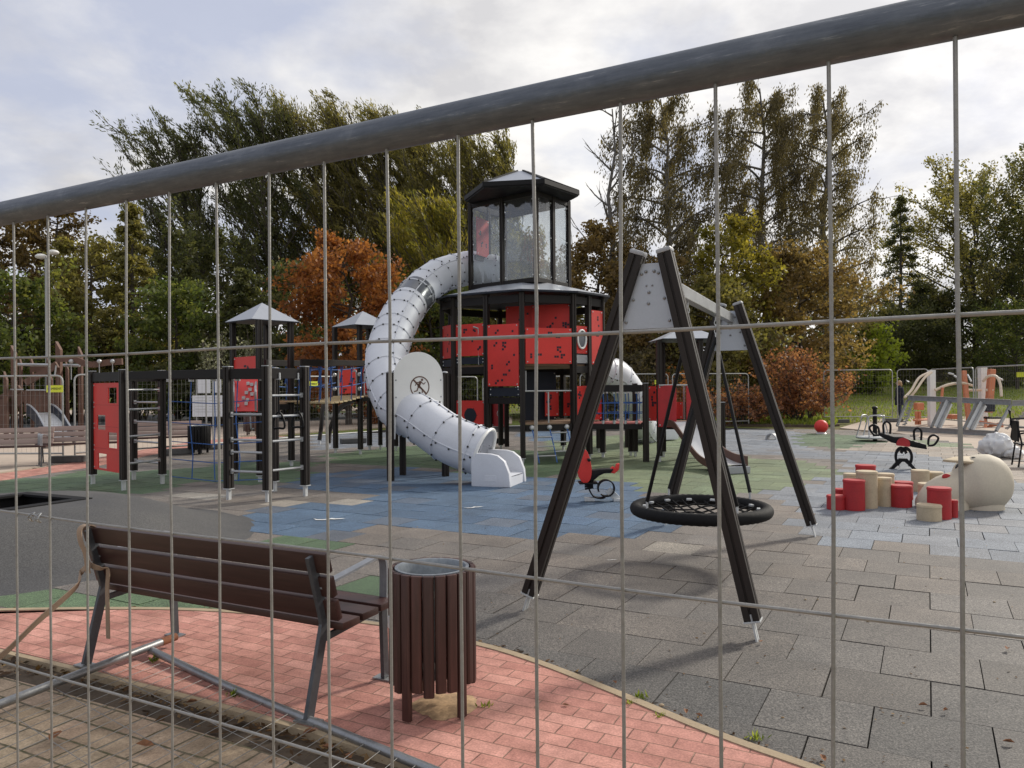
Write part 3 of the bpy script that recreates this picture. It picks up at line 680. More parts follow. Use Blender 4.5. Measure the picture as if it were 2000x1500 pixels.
# ------------------------------------------------------------------ bench
def make_bench(label, group, loc, rz):
    r = thing('park_bench', label, 'bench', (0, 0, 0), group)
    dirb = Vector((0, -0.105, 0.37)).normalized()
    for i in range(3):
        c = Vector((0, -0.168, 0.462)) + dirb * (0.056 + 0.128 * i)
        rot = Matrix.Rotation(math.atan2(0.105, 0.37), 3, 'X')
        m = MB(); m.box(c, (1.86, 0.036, 0.106), rot=rot); m.build('backrest_board', 'bench_wood', r, bevel=0.007, smooth=True)
    for i in range(3):
        m = MB(); m.box((0, -0.085 + 0.155 * i, 0.425 + 0.006 * i), (1.86, 0.135, 0.038)); m.build('seat_board', 'bench_wood', r, bevel=0.007, smooth=True)
    for sx in (-1, 1):
        x = sx * 0.845; m = MB()
        pr = [(-.03, -.009), (.03, -.009), (.03, .009), (-.03, .009)]
        L = [Vector((x, -.31, .012)), Vector((x, -.195, .44)), Vector((x, -.205, .50)), Vector((x, -.29, .795))]
        side = []
        for i, p in enumerate(L):
            t = (L[min(i + 1, 3)] - L[max(i - 1, 0)]).normalized(); nrm = Vector((0, -t.z, t.y)); side.append((p + nrm * .027, p - nrm * .027))
        vs = [q + Vector((dx, 0, 0)) for dx in (-.011, .011) for a, bb in side for q in (a, bb)]
        fs = []
        for i in range(3):
            a = 2 * i; fs += [(a, a + 1, a + 3, a + 2), (8 + a, 8 + a + 2, 8 + a + 3, 8 + a + 1), (a, a + 2, 8 + a + 2, 8 + a), (a + 1, 8 + a + 1, 8 + a + 3, a + 3)]
        fs += [(0, 8, 9, 1), (6, 7, 15, 14)]
        m.add(vs, fs); lf = m.build('back_leg', 'legsteel', r, bevel=0.002)
        m = MB(); m.box((x, -.31, .006), (.13, .075, .008)); m.build('foot_plate', 'galv', lf)
        m = MB()
        m.bar((x, .30, .012), (x, .285, .40), .024, .046, (0, 1, 0)); fl = m.build('front_leg', 'legsteel', r, bevel=0.002)
        m = MB(); m.box((x, .30, .006), (.12, .07, .008)); m.build('foot_plate', 'galv', fl)
        m = MB(); m.bar((x, -.19, .37), (x, .29, .402), .022, .03); m.build('seat_support', 'legsteel', r)
        m = MB(); ap = catmull([(x, -.235, .63), (x, .12, .675), (x, .235, .688), (x, .283, .665), (x, .295, .60), (x, .292, .447)], 6)
        vs = []; fs = []
        for i, p in enumerate(ap):
            t = (ap[min(i + 1, len(ap) - 1)] - ap[max(i - 1, 0)]).normalized(); nrm = Vector((0, -t.z, t.y)) * .006
            vs += [p + nrm + Vector((-.024, 0, 0)), p + nrm + Vector((.024, 0, 0)), p - nrm + Vector((.024, 0, 0)), p - nrm + Vector((-.024, 0, 0))]
        for i in range(len(ap) - 1): fs += [(4 * i + j, 4 * i + (j + 1) % 4, 4 * i + 4 + (j + 1) % 4, 4 * i + 4 + j) for j in range(4)]
        fs += [(0, 1, 2, 3), (4 * len(ap) - 1, 4 * len(ap) - 2, 4 * len(ap) - 3, 4 * len(ap) - 4)]
        m.add(vs, fs); m.build('armrest', 'armsteel', r, smooth=True)
    r.location = loc; r.rotation_euler = (0, 0, rz)
    return r
B0 = make_bench('dark brown wooden bench in the foreground with a tan strap tied to its backrest', 'park benches', (-1.605, 4.375, 0.010), R(-27.3))
# strap tied to the bench and pulled away to the left
def ribbon(mb, pts, w, wd=(0, 0, 1), th=0.0025):
    pts = [Vector(p) for p in pts]; n = len(pts); vs = []; fs = []
    for i, p in enumerate(pts):
        t = (pts[min(i + 1, n - 1)] - pts[max(i - 1, 0)]).normalized(); wv = Vector(wd if not callable(wd) else wd(i / (n - 1)))
        wv = (wv - t * wv.dot(t)).normalized() * (w / 2); nn = t.cross(wv).normalized() * th
        vs += [p + wv + nn, p - wv + nn, p - wv - nn, p + wv - nn]
    for i in range(n - 1): fs += [(4 * i + j, 4 * i + (j + 1) % 4, 4 * i + 4 + (j + 1) % 4, 4 * i + 4 + j) for j in range(4)]
    fs += [(0, 1, 2, 3), (4 * n - 1, 4 * n - 2, 4 * n - 3, 4 * n - 4)]
    mb.add(vs, fs)
BM = Matrix.Translation(B0.location) @ Matrix.Rotation(R(-27.3), 4, 'Z')
def bw(x, y, z): return BM @ Vector((x, y, z))
m = MB()
ribbon(m, catmull([bw(-.80, -.325, .55), bw(-.806, -.335, .66), bw(-.835, -.345, .73), bw(-.855, -.338, .80), bw(-.845, -.305, .822), bw(-.82, -.262, .80), bw(-.80, -.23, .72)], 6), 0.042, bw(1, 0, 0) - bw(0, 0, 0))
ribbon(m, catmull([bw(-.86, -.29, .60), bw(-.79, -.30, .585), bw(-.745, -.285, .575), bw(-.715, -.262, .565), bw(-.712, -.268, .46), bw(-.70, -.275, .36), bw(-.706, -.27, .26), bw(-.700, -.272, .17)], 6), 0.032, lambda u: (bw(1, 0, 0) - bw(0, 0, 0)) if u > .45 else Vector((0, 0, 1)) * (1 - u / .45) + (bw(1, 0, 0) - bw(0, 0, 0)) * (u / .45 + .02))
ribbon(m, catmull([bw(-.84, -.285, .60), bw(-.90, -.31, .53), D(150, 1145, 4.28), D(70, 1217, 4.02), D(0, 1283, 3.80), D(-120, 1372, 3.5), D(-300, 1500, 3.1)], 8), 0.034, lambda u: Vector((0.2 * math.sin(3 * u), .35, 1)))
o = m.build('tie_strap', 'strap', smooth=True, ang=60); tag(recentre(o), 'tan webbing strap knotted round the foreground bench back and pulled tight to the left', 'strap')

# ------------------------------------------------------------------ litter bin
def make_bin(label, loc, mat, cat='litter bin', rz=0.0):
    r = thing('litter_bin', label, cat, (0, 0, 0))
    n = 22; Rb = 0.205; legs = (0, 5, 14)
    for k in range(n):
        a = 2 * math.pi * k / n + 0.10; m = MB(); z0 = 0.012 if k in legs else 0.145 + 0.012 * math.sin(k * 2.3)
        u = Vector((-math.sin(a), math.cos(a), 0)); v = Vector((math.cos(a), math.sin(a), 0))
        prof = [(-.026, -.012), (.026, -.012), (.026, .004), (.017, .013), (-.017, .013), (-.026, .004)]
        c = v * Rb; m.prism(prof, c + Vector((0, 0, z0)), u, v, (0, 0, 1), 0.71 - z0)
        m.build('leg' if k in legs else 'slat', mat, r, bevel=0.003, smooth=True)
    m = MB(); prof = [(.172, .20), (.178, .69), (.186, .70), (.186, .712), (.170, .712), (.165, .69), (.160, .215), (.0, .21)]
    m.lathe([(.0, .198)] + prof, n=36); m.build('liner', 'liner', r, smooth=True)
    m = MB(); m.lathe([(.180, .60), (.192, .60), (.192, .635), (.180, .635), (.180, .60)], n=36); m.build('hoop', 'galv', r, smooth=True); m = MB(); m.lathe([(.180, .26), (.192, .26), (.192, .295), (.180, .295), (.180, .26)], n=36); m.build('hoop', 'galv', r, smooth=True)
    m = MB(); m.box((.1945, -.105, .46), (.008, .03, .055), rz=-.49); m.build('lock', 'foot', r)
    r.location = loc; r.rotation_euler = (0, 0, rz)
    return r
make_bin('dark brown slatted litter bin with a metal liner beside the foreground bench', (-0.41, 3.86, 0.010), 'slat_wood', rz=4.054)

# ------------------------------------------------------------------ nest swing
HP = lambda a, g=.010, d=.015: [(-a, -a), (-g, -a), (-g, -a + d), (g, -a + d), (g, -a), (a, -a), (a, -g), (a - d, -g), (a - d, g), (a, g), (a, a), (g, a), (g, a - d), (-g, a - d), (-g, a), (-a, a), (-a, g), (-a + d, g), (-a + d, -g), (-a, -g)]
sw = thing('nest_swing', 'tall dark A-frame swing with pale metal top plates and a crossbar', 'swing', (1.66, 6.9, 0))
FL, FR_, BL_, BR_ = G(1025, 1190), G(1480, 1250), G(1300, 1025), G(1593, 1048)
def leg(foot, top):
    d = (top - foot).normalized(); s0 = foot + d * 0.13
    side = Vector((0, 0, 1)).cross(d).normalized(); frm = d.cross(side)
    m = MB(); m.prism(HP(.049, .008), s0, side, frm, d, (top - s0).length); lg = m.build('leg', 'post', sw, bevel=0.003)
    m = MB(); m.prism([(-.052, -.052), (.052, -.052), (.052, .052), (-.052, .052)], top + d * .002, side, frm, d, .032); m.build('end_cap', 'grey', lg, bevel=0.014, smooth=True)
    m = MB()
    for q in (-.022, .022): m.bar(foot + side * q + Vector((0, 0, -.01)), s0 + side * q + d * .04, .030, .012, frm)
    m.prism([(-.053, -.053), (.053, -.053), (.053, .053), (-.053, .053)], s0 - d * .012, side, frm, d, .010)
    m.build('foot_bracket', 'foot', lg, bevel=0.002)
    return d
def aframe(fl, fr, sh):
    ctr = (fl + fr) / 2; ax = (fr - fl).normalized(); H = 2.50
    tl = ctr + ax * (sh - .095) + Vector((0, 0, H)); trr = ctr + ax * (sh + .095) + Vector((0, 0, H))
    leg(fl, tl); leg(fr, trr)
    nrm = Vector((ax.y, -ax.x, 0)) * 1.0
    if nrm.y > 0: nrm = -nrm
    m = MB()
    def at(side, z):
        f, t = (fl, tl) if side < 0 else (fr, trr); k = z / H; return f + (t - f) * k
    a, b2, c2, d2 = at(-1, 2.44), at(1, 2.44), at(1, 2.00), at(-1, 2.00)
    off = nrm * .012
    pts = [a + ax * .045, b2 - ax * .045, c2 - ax * .045, d2 + ax * .045]
    q = [p + off for p in pts] + [p - off for p in pts]
    m.add(q, [(0, 1, 2, 3), (7, 6, 5, 4)] + [(i, 4 + i, 4 + (i + 1) % 4, (i + 1) % 4) for i in range(4)])
    pl = m.build('top_plate', 'plate', sw, bevel=0.003)
    m = MB()
    for x, z in ((-.028, 2.385), (.028, 2.385), (-.02, 2.29), (.02, 2.29), (0, 2.245), (0, 2.17)): m.ball(ctr + ax * (x + sh * z / H) + Vector((0, 0, z)) + nrm * .014, .012 if abs(x) != .02 else .007, 8, 4)
    for sd in (-1, 1):
        for z in (2.37, 2.20, 2.05): m.ball(at(sd, z) - ax * sd * .075 + nrm * .014, .011, 8, 4)
    m.build('bolt', 'galv', pl, smooth=True)
    return ctr + ax * (sh * .93)
cA = aframe(FL, FR_, .15); cB = aframe(BL_, BR_, -.06)
ax = (cB - cA).normalized(); BH = 2.36
m = MB(); m.bar(cA + Vector((0, 0, BH)) + ax * .016, cB + Vector((0, 0, BH)) - ax * .016, .075, .10); m.build('crossbar', 'rail', sw, bevel=0.006)
sc = G(1366, 1120); sc = Vector((1.69, 6.93, 0.50)); RB = 0.575
ns = thing('hanging_nest', 'round black nest seat with a rope net hanging under the dark A-frame swing', 'swing seat', sc)
m = MB(); ring = [sc + Vector((math.cos(a) * RB, math.sin(a) * RB, 0)) for a in np.linspace(0, 2 * math.pi, 121)[:-1]]
rr_ = [0.051 + 0.004 * (i % 2) for i in range(120)]
m.tube(ring, rr_, 14, closed=True); m.build('rim', 'rubberblack', ns, smooth=True, ang=80)
m = MB()
for k in range(-5, 6):
    o_ = k * .098
    for dr in (Vector((1, .3, 0)).normalized(), Vector((-.3, 1, 0)).normalized()):
        pv = Vector((-dr.y, dr.x, 0)); h = math.sqrt(max(0, (RB - .05) ** 2 - o_ * o_))
        pts = [sc + pv * o_ + dr * (h * t) + Vector((0, 0, -0.09 * (1 - t * t) * (h / RB) ** 2 * 1.0 + .01 * math.sin(9 * t + k))) for t in np.linspace(-1, 1, 9)]
        m.tube(pts, .0085, 6)
m.build('net', 'rubberblack', ns, smooth=True)
m = MB()
for k in range(14):
    a = 2 * math.pi * k / 14 + .2; p = sc + Vector((math.cos(a) * (RB - .075), math.sin(a) * (RB - .075), .015)); m.box(p, (.03, .05, .02), a)
m.build('clamps', 'foot', ns, bevel=.004)
hangA = cA + ax * 1.30 + Vector((0, 0, BH - .05)); hangB = cB - ax * 1.00 + Vector((0, 0, BH - .05))
px_at = {}
for hang, sgn in ((hangA, -1), (hangB, 1)):
    for sd in (-1, 1):
        att = sc + ax * (sgn * RB * .76) + Vector((ax.y, -ax.x, 0)) * (sd * RB * .66) + Vector((0, 0, .05))
        m = MB(); m.tube([hang + Vector((0, 0, -.22)), att + Vector((0, 0, .06))], .0165, 8); m.build('hanging_rope', 'black', ns, smooth=True)
        m = MB(); m.tube([att + Vector((0, 0, .075)), att], .011, 6); m.build('shackle', 'foot', ns)
    m = MB()
    for i in range(5): m.tube([hang + Vector((.012 * math.cos(a) * (i % 2) + 0, .012 * math.cos(a) * (1 - i % 2), -.03 - .042 * i + .026 * math.sin(a))) for a in np.linspace(0, 6.28, 11)[:-1]], .0045, 5, closed=True)
    m.build('chain', 'foot', ns, smooth=True)

# ------------------------------------------------------------------ play equipment helpers
def upright(root, p, z1, a=.045, rz=0.0, mat='post', foot=0.13, cap=True, z0=0.0):
    """square grooved post on a pale bracket"""
    c, s_ = math.cos(rz), math.sin(rz)
    m = MB(); m.prism(HP(a), (p[0], p[1], z0 + foot), (c, s_, 0), (-s_, c, 0), (0, 0, 1), z1 - foot - z0); o = m.build('post', mat, root)
    if foot > 0.02:
        m = MB(); m.box((p[0], p[1], z0 + foot / 2), (.045, .06, foot), rz); m.box((p[0], p[1], z0 + foot - .008), (2 * a + .012, 2 * a + .012, .012), rz); m.build('foot_bracket', 'foot', o)
    if cap:
        m = MB(); m.box((p[0], p[1], z1 + .007), (2 * a + .004, 2 * a + .004, .012), rz); m.build('end_cap', 'grey', o, bevel=.004)
    return o
def holed_panel(root, p0, p1, z0, z1, mat='red', seed=0, inset=.055, th=.018, holes=True, name='panel', off=0.0, round_=0.0):
    p0, p1 = Vector((p0[0], p0[1], 0)), Vector((p1[0], p1[1], 0)); d = p1 - p0; L = d.length; d.normalize(); nrm = Vector((d.y, -d.x, 0))
    if nrm.y > 0: nrm = -nrm
    w = L - 2 * inset; c = (p0 + p1) / 2 + nrm * off; rz = math.atan2(d.y, d.x); h = z1 - z0
    m = MB(); m.box((c.x, c.y, (z0 + z1) / 2), (w, th, h), rz, mi=0)
    r = random.Random(seed)
    if holes:
        k = max(4, int(w * h * 12)); s = .046
        for i in range(k):
            x = r.uniform(-w / 2 + .10, w / 2 - .10); z = r.uniform(z0 + .10, z1 - .10)
            for dx, dz in r.choice(([(0, 0)], [(0, 0), (1.2, 0)], [(0, 0), (1.2, 0), (0, -1.2)], [(0, 0), (0, -1.2)], [(0, 0), (-1.1, -1.1)])):
                q = c + d * (x + dx * s) ; m.box((q.x, q.y, z + dz * s), (s, th + .006, s), rz, mi=1)
    for x in (-w / 2 + .04, w / 2 - .04):
        for z in (z0 + .04, z1 - .04):
            q = c + d * x + nrm * (th / 2); m.ball((q.x, q.y, z), .016, 6, 4, mi=2)
    return m.build(name, [mat, 'darkblue', 'foot'], root)
def pyramid_roof(root, c, half, z0, z1, rz, mat='roofmetal', name='roof', lip=.05):
    c = Vector((c[0], c[1], 0)); m = MB(); k = [c + Matrix.Rotation(rz, 3, 'Z') @ Vector((x * half, y * half, 0)) for x, y in ((-1, -1), (1, -1), (1, 1), (-1, 1))]
    vs = [(p.x, p.y, z0) for p in k] + [(c.x, c.y, z1)] + [(p.x, p.y, z0 - .02) for p in k]
    m.add(vs, [(i, (i + 1) % 4, 4) for i in range(4)], 0); m.add(vs, [(5 + i, 5 + (i + 1) % 4, (i + 1) % 4, i) for i in range(4)] + [(8, 7, 6, 5)], 1)
    return m.build(name, [mat, 'darkblue'], root)
def rung(root, p0, p1, r=.018, name='rung'):
    m = MB(); m.tube([p0, p1], r, 10); p0, p1 = Vector(p0), Vector(p1)
    for p in (p0, p1): m.box(p, (.045, .045, .07), math.atan2(p1.y - p0.y, p1.x - p0.x))
    return m.build(name, 'rail', root, smooth=True)
def beam(root, p0, p1, w=.05, h=.11, name='beam', mat='beam'):
    m = MB(); m.bar(p0, p1, w, h); return m.build(name, mat, root, bevel=.004)
V = Vector

# ------------------------------------------------------------------ climbing frame at the left
cf = thing('climbing_gym', 'dark climbing gym with red board, steel rungs and blue net at the left', 'climbing frame', (-5.2, 12.4, 0))
TP = 1.92
p1, p2, p3, p4 = V((-7.24, 13.25, 0)), V((-6.28, 12.40, 0)), V((-6.02, 13.2, 0)), V((-6.83, 13.85, 0))
q1, q2, q3 = V((-4.16, 11.25, 0)), V((-3.51, 11.0, 0)), V((-3.12, 11.55, 0))
rzl = math.atan2(p2.y - p1.y, p2.x - p1.x); rzr = math.atan2(q2.y - q1.y, q2.x - q1.x)
for p, rz in ((p1, rzl), (p2, rzl), (p3, rzl), (p4, rzl), (q1, rzr), (q2, rzr), (q3, rzr)): upright(cf, p, TP + .02, .052 if p in (q1, q2, q3) else .05, rz, foot=.17)
def lift(p, z): return V((p.x, p.y, z))
for a, b2 in ((p1, p2), (p2, p3), (p3, p4), (q1, q2), (q2, q3)): beam(cf, lift(a + (b2 - a).normalized() * .055, TP - .08), lift(b2 - (b2 - a).normalized() * .055, TP - .08), .05, .15)
# red board with four openings
d = (p2 - p1).normalized(); Lb = (p2 - p1).length; nrm = V((d.y, -d.x, 0)); base = p1
m = MB(); x0, x1 = .075, Lb - .075; Z0, Z1 = .27, 1.74; opens = [(.70, 1.05, 1.40, 1.66), (.22, .58, .95, 1.20), (.68, 1.05, .66, .92), (.25, .62, .30, .55)]
xsr = sorted({x0, x1} | {v for o_ in opens for v in o_[:2]}); zsr = sorted({Z0, Z1} | {v for o_ in opens for v in o_[2:]})
vid = {}
def vv(x, z, k):
    key = (x, z, k)
    if key not in vid:
        pp = base + d * x + nrm * (.010 if k else -.010); vid[key] = len(m.v); m.v.append((pp.x, pp.y, z))
    return vid[key]
def inside(i, j):
    if i < 0 or j < 0 or i >= len(xsr) - 1 or j >= len(zsr) - 1: return False
    cx_, cz_ = (xsr[i] + xsr[i + 1]) / 2, (zsr[j] + zsr[j + 1]) / 2
    return not any(o_[0] < cx_ < o_[1] and o_[2] < cz_ < o_[3] for o_ in opens)
for i in range(len(xsr) - 1):
    for j in range(len(zsr) - 1):
        if not inside(i, j): continue
        a, b2, c2, d2 = xsr[i], xsr[i + 1], zsr[j], zsr[j + 1]
        fs = [(vv(a, c2, 1), vv(b2, c2, 1), vv(b2, d2, 1), vv(a, d2, 1)), (vv(a, d2, 0), vv(b2, d2, 0), vv(b2, c2, 0), vv(a, c2, 0))]
        if not inside(i - 1, j): fs.append((vv(a, c2, 0), vv(a, c2, 1), vv(a, d2, 1), vv(a, d2, 0)))
        if not inside(i + 1, j): fs.append((vv(b2, d2, 0), vv(b2, d2, 1), vv(b2, c2, 1), vv(b2, c2, 0)))
        if not inside(i, j - 1): fs.append((vv(b2, c2, 0), vv(b2, c2, 1), vv(a, c2, 1), vv(a, c2, 0)))
        if not inside(i, j + 1): fs.append((vv(a, d2, 0), vv(a, d2, 1), vv(b2, d2, 1), vv(b2, d2, 0)))
        m.f += fs; m.m += [0] * len(fs)
for z in (.64, 1.01, 1.37):
    q = base + d * (Lb / 2) + nrm * .0105; m.box((q.x, q.y, z), (x1 - x0, .003, .006), rzl, mi=1)
for x in (x0 + .03, x1 - .03):
    for z in (.31, .60, .68, .97, 1.05, 1.33, 1.41, 1.70): q = base + d * x + nrm * .011; m.ball((q.x, q.y, z), .011, 6, 4, mi=2)
m.build('red_board', ['red', 'redmat', 'foot'], cf)
for z in (.42, .86, 1.30, 1.62):
    rung(cf, lift(p2 + (p3 - p2).normalized() * .05, z), lift(p3 - (p3 - p2).normalized() * .05, z))
for z in (.35, .70, 1.05, 1.40): rung(cf, lift(p4 + (p3 - p4).normalized() * .05, z), lift(p3 - (p3 - p4).normalized() * .05, z))
# horizontal ladder towards the second frame
for a, b2 in ((p2, q1), (p3, V((-3.75, 12.1, 0)))):
    beam(cf, lift(a + (b2 - a).normalized() * .06, TP - .07), lift(b2 - (b2 - a).normalized() * .06, TP - .07), .06, .13, 'ladder_beam')
for k in range(1, 9):
    a = p2 + (q1 - p2) * (k / 9); b2 = p3 + (V((-3.75, 12.1, 0)) - p3) * (k / 9)
    rung(cf, lift(a, TP - .07), lift(b2, TP - .07), .016, 'ladder_rung')
upright(cf, V((-3.75, 12.1, 0)), TP + .02, .05, rzr, foot=.17)
beam(cf, lift(q1 + (V((-3.75, 12.1, 0)) - q1).normalized() * .06, TP - .08), lift(V((-3.75, 12.1, 0)) - (V((-3.75, 12.1, 0)) - q1).normalized() * .06, TP - .08), .05, .15)
for z in (.42, .62, .88, 1.25): rung(cf, lift(q1 + (q2 - q1).normalized() * .05, z + (.0 if z != .62 else .08)), lift(q2 - (q2 - q1).normalized() * .05, z + (.0 if z != .62 else .08)))
for z in (.44, .86, 1.22, 1.52): rung(cf, lift(q2 + (q3 - q2).normalized() * .05, z), lift(q3 - (q3 - q2).normalized() * .05, z))
# blue scramble net under the ladder
n0, n1 = V((-5.85, 13.1, 0)), V((-4.0, 12.3, 0))
m = MB()
for k in range(5):
    b2 = n0 + (n1 - n0) * (k / 4); w = rnd.uniform(-.03, .03); m.tube([lift(b2, 1.76), lift(b2 + V((w, w, 0)), 1.1), lift(b2 - V((w, 0, 0)), .5), lift(b2, .12)], .009, 6)
for z in (.14, .44, .74, 1.06, 1.42): m.tube([lift(n0, z), lift(n0 + (n1 - n0) * .5, z - .04), lift(n1, z + .03)], .008, 6)
m.build('rope_net', 'bluerope', cf, smooth=True)
m = MB()
for k in range(5): b2 = n0 + (n1 - n0) * (k / 4); m.box(lift(b2, 1.78), (.07, .05, .06))
m.build('net_brackets', 'foot', cf)
# two hanging rings on the right-hand beam
for t in (.30, .80):
    a = q2 + (q3 - q2) * t; m = MB()
    m.tube([lift(a, 1.80), lift(a, 1.28)], .012, 6); m.tube([lift(a, 1.12) + V((.085 * math.cos(u), 0, .115 * math.sin(u) - .04 * math.cos(2 * u))) for u in np.linspace(0, 6.28, 19)[:-1]], .016, 8, closed=True)
    h = m.build('hanging_ring', 'black', cf, smooth=True); m = MB(); m.box(lift(a, 1.80), (.06, .05, .10)); m.build('ring_mount', 'foot', h, bevel=.006)

# ------------------------------------------------------------------ turrets
def turret(label, pts, eave, apex, half, rz, deck=None, name='play_turret'):
    c = sum((V(p) for p in pts), V()) / len(pts)
    r = thing(name, label, 'play turret', c, 'small roofed play turrets')
    for p in pts: upright(r, p, eave - .02, .05, rz, foot=.12, cap=False)
    pyramid_roof(r, c + V((.12 if c.x > 0 else 0, 0, 0)), half, eave, apex, rz)
    n = len(pts)
    if deck:
        for i in range(n):
            a, b2 = V(pts[i]), V(pts[(i + 1) % n]); u = (b2 - a).normalized(); beam(r, lift(a + u * .055, deck - .06), lift(b2 - u * .055, deck - .06), .05, .11)
        m = MB(); q = [c + (V(p) - c) * .93 for p in pts]; m.prism([(p.x, p.y) for p in q], (0, 0, deck - .002), (1, 0, 0), (0, 1, 0), (0, 0, 1), .035); m.build('deck', 'deck', r)
    return r, c
ta_p = [(-5.05, 15.35, 0), (-4.62, 16.05, 0), (-5.35, 16.75, 0), (-5.86, 16.15, 0)]
ta, tac = turret('left play turret with a grey pyramid roof behind the climbing frame', ta_p, 3.02, 3.42, .54, R(48), 1.30)
def curved_panel(root, a, b2, z0, z1, seed):
    return holed_panel(root, a, b2, z0, z1, seed=seed, inset=.06, name='panel')
holed_panel(ta, ta_p[3], ta_p[0], 1.42, 2.28, seed=11, off=.0); 
m = MB()
a, b2 = V(ta_p[3]), V(ta_p[0]); u = (b2 - a).normalized(); nr = V((u.y, -u.x, 0))
for k in (0.12, .88):
    m = MB(); q = a + (b2 - a) * k + nr * .10; m.tube(catmull([lift(q - nr * .08, 2.02), lift(q, 2.0), lift(q + nr * .02, 1.9), lift(q + nr * .02, .9), lift(q - nr * .05, .82)], 4), .018, 8)
    m.build('grab_rail', 'rail', ta, smooth=True)
m = MB(); r_ = random.Random(2)
front = [V((-4.93, 15.05, 0)), V((-4.33, 14.62, 0))]
# sloping red climbing wall with pale holds, from the turret deck towards the front frame
A_, B_ = V((-4.95, 14.05, .75)), V((-4.28, 13.75, .75)); A2, B2_ = V((-5.12, 15.2, 1.62)), V((-4.60, 15.55, 1.62))
P0 = D(459, 804, 13.6); P1 = D(502, 804, 13.3); P2 = D(503, 735, 14.2); P3 = D(459, 735, 14.5)
off = (P1 - P0).cross(P3 - P0).normalized() * .012
vs = [p + off for p in (P0, P1, P2, P3)] + [p - off for p in (P0, P1, P2, P3)]
m.add(vs, [(0, 1, 2, 3), (7, 6, 5, 4)] + [(i, 4 + i, 4 + (i + 1) % 4, (i + 1) % 4) for i in range(4)], 0)
fr = -off.normalized() if off.y > 0 else off.normalized()
for i in range(9):
    s_, t_ = r_.uniform(.12, .88), r_.uniform(.08, .75); p = P0 + (P1 - P0) * s_ + (P3 - P0) * t_; m.box(p + fr * .03, (.05, .05, .06), .5, mi=1)
m.build('climbing_wall', ['red', 'foot'], ta)
beam(ta, P0 + V((-.06, 0, -.05)), P1 + V((.06, 0, -.05)), .10, .06)
for s_ in (0, 1):
    a, b2 = ((P0, P3), (P1, P2))[s_]; m = MB(); m.tube(catmull([a + V((0, -.06, .02)), a + V((0, -.07, .4)), b2 + V((0, -.07, -.10)), b2 + V((-.04 if s_ == 0 else .04, -.05, 0)), b2 + V((-.12 if s_ == 0 else .12, -.02, .01))], 5), .02, 8); m.build('grab_rail', 'rail', ta, smooth=True)
for P_ in (P0 + V((-.03, .05, 0)), P1 + V((.03, .05, 0))): upright(ta, (P_.x, P_.y), P_.z, .045, rzr, foot=.12, cap=False)

tb_p = [(-3.71, 18.75, 0), (-3.12, 19.35, 0), (-3.72, 20.0, 0), (-4.42, 19.2, 0)]
tb, tbc = turret('middle play turret with a grey pyramid roof left of the big white tube slide', tb_p, 3.16, 3.55, .56, R(42), 1.40)
holed_panel(tb, tb_p[3], tb_p[2], 1.48, 2.10, seed=12)
for p, q in ((tb_p[3], tb_p[0]), (tb_p[0], tb_p[1])):
    a, b2 = V(p), V(q); u = (b2 - a).normalized()
    for k in (.14, .86): m = MB(); s_ = a + (b2 - a) * k; m.tube(catmull([lift(s_, 1.43), lift(s_, 1.95), lift(s_ + u * (.05 if k < .5 else -.05), 2.05), lift(s_ + u * (.1 if k < .5 else -.1), 2.02)], 4), .02, 8); m.build('grab_rail', 'rail', tb, smooth=True)
    for z in (1.6, 1.95): m = MB(); m.ball(lift(a, z) + V((0, -.06, 0)), .05, 8, 5); m.build('rope_knob', 'foot', tb, smooth=True)
for k, (x, y) in enumerate(((640, 868), (658, 874))):        # arched climbing beams at its left
    b0 = G(x - 16, y); m = MB(); t_ = lift(V(tb_p[3 if k == 0 else 0]), 1.34)
    m.tube(catmull([b0 + V((0, 0, .12)), b0 + V((.06, 0, .55)), (b0 + t_) / 2 + V((-.1, 0, .42)), t_ + V((-.12, -.1, 0))], 6), .062, 8); m.build('arched_beam', 'post', tb, smooth=True)
    m = MB(); m.box(b0 + V((0, 0, .07)), (.06, .06, .14)); m.build('foot_bracket', 'foot', tb)
# walkway between tower and middle turret
for p in (G(743, 878), G(774, 880)): upright(tb, p, 2.0, .048, 0.4, foot=.12)
beam(tb, lift(V(tb_p[1]), 1.34), V((-2.6, 18.2, 1.34)), .06, .12)
m = MB(); m.bar(V((-3.3, 18.9, 1.41)), V((-2.5, 18.1, 1.41)), .7, .03); m.build('walkway_deck', 'deck', tb)

rb = thing('rope_bridge', 'plank bridge with blue rope sides between the left and the middle turret', 'rope bridge', (-4.2, 17.4, 0), 'bridges between the play towers')
a0, b0 = V((-4.75, 15.95, 1.36)), V((-3.98, 18.9, 1.42)); u = (b0 - a0).normalized(); sd = V((u.y, -u.x, 0)).normalized()
for k in range(14):
    c = a0 + (b0 - a0) * ((k + .5) / 14) + V((0, 0, -.10 * math.sin(math.pi * (k + .5) / 14))); m = MB(); m.box(c, (.75, .17, .035), math.atan2(u.y, u.x) - math.pi / 2); m.build('plank', 'paledeck', rb, bevel=.004)
m = MB(); mr = MB()
for s_ in (-1, 1):
    for h in (.33, .72): m.tube([a0 + (b0 - a0) * t + sd * (s_ * .40) + V((0, 0, h - .08 * math.sin(math.pi * t))) for t in np.linspace(0, 1, 9)], .012, 6)
    for k in range(6):
        t = (k + .5) / 6; c = a0 + (b0 - a0) * t + sd * (s_ * .40); m.tube([c + V((0, 0, .72)), c + V((.03, 0, .35)), c + V((0, 0, -.06))], .012, 6); m.tube([c + V((.04, .03, .72)), c + V((-.02, 0, .35))], .012, 6)
m.build('rope_side', 'bluerope', rb, smooth=True)
for s_ in (-1, 1): beam(rb, a0 + sd * (s_ * .42) + V((0, 0, .80)), b0 + sd * (s_ * .42) + V((0, 0, .80)), .05, .13, 'handrail')

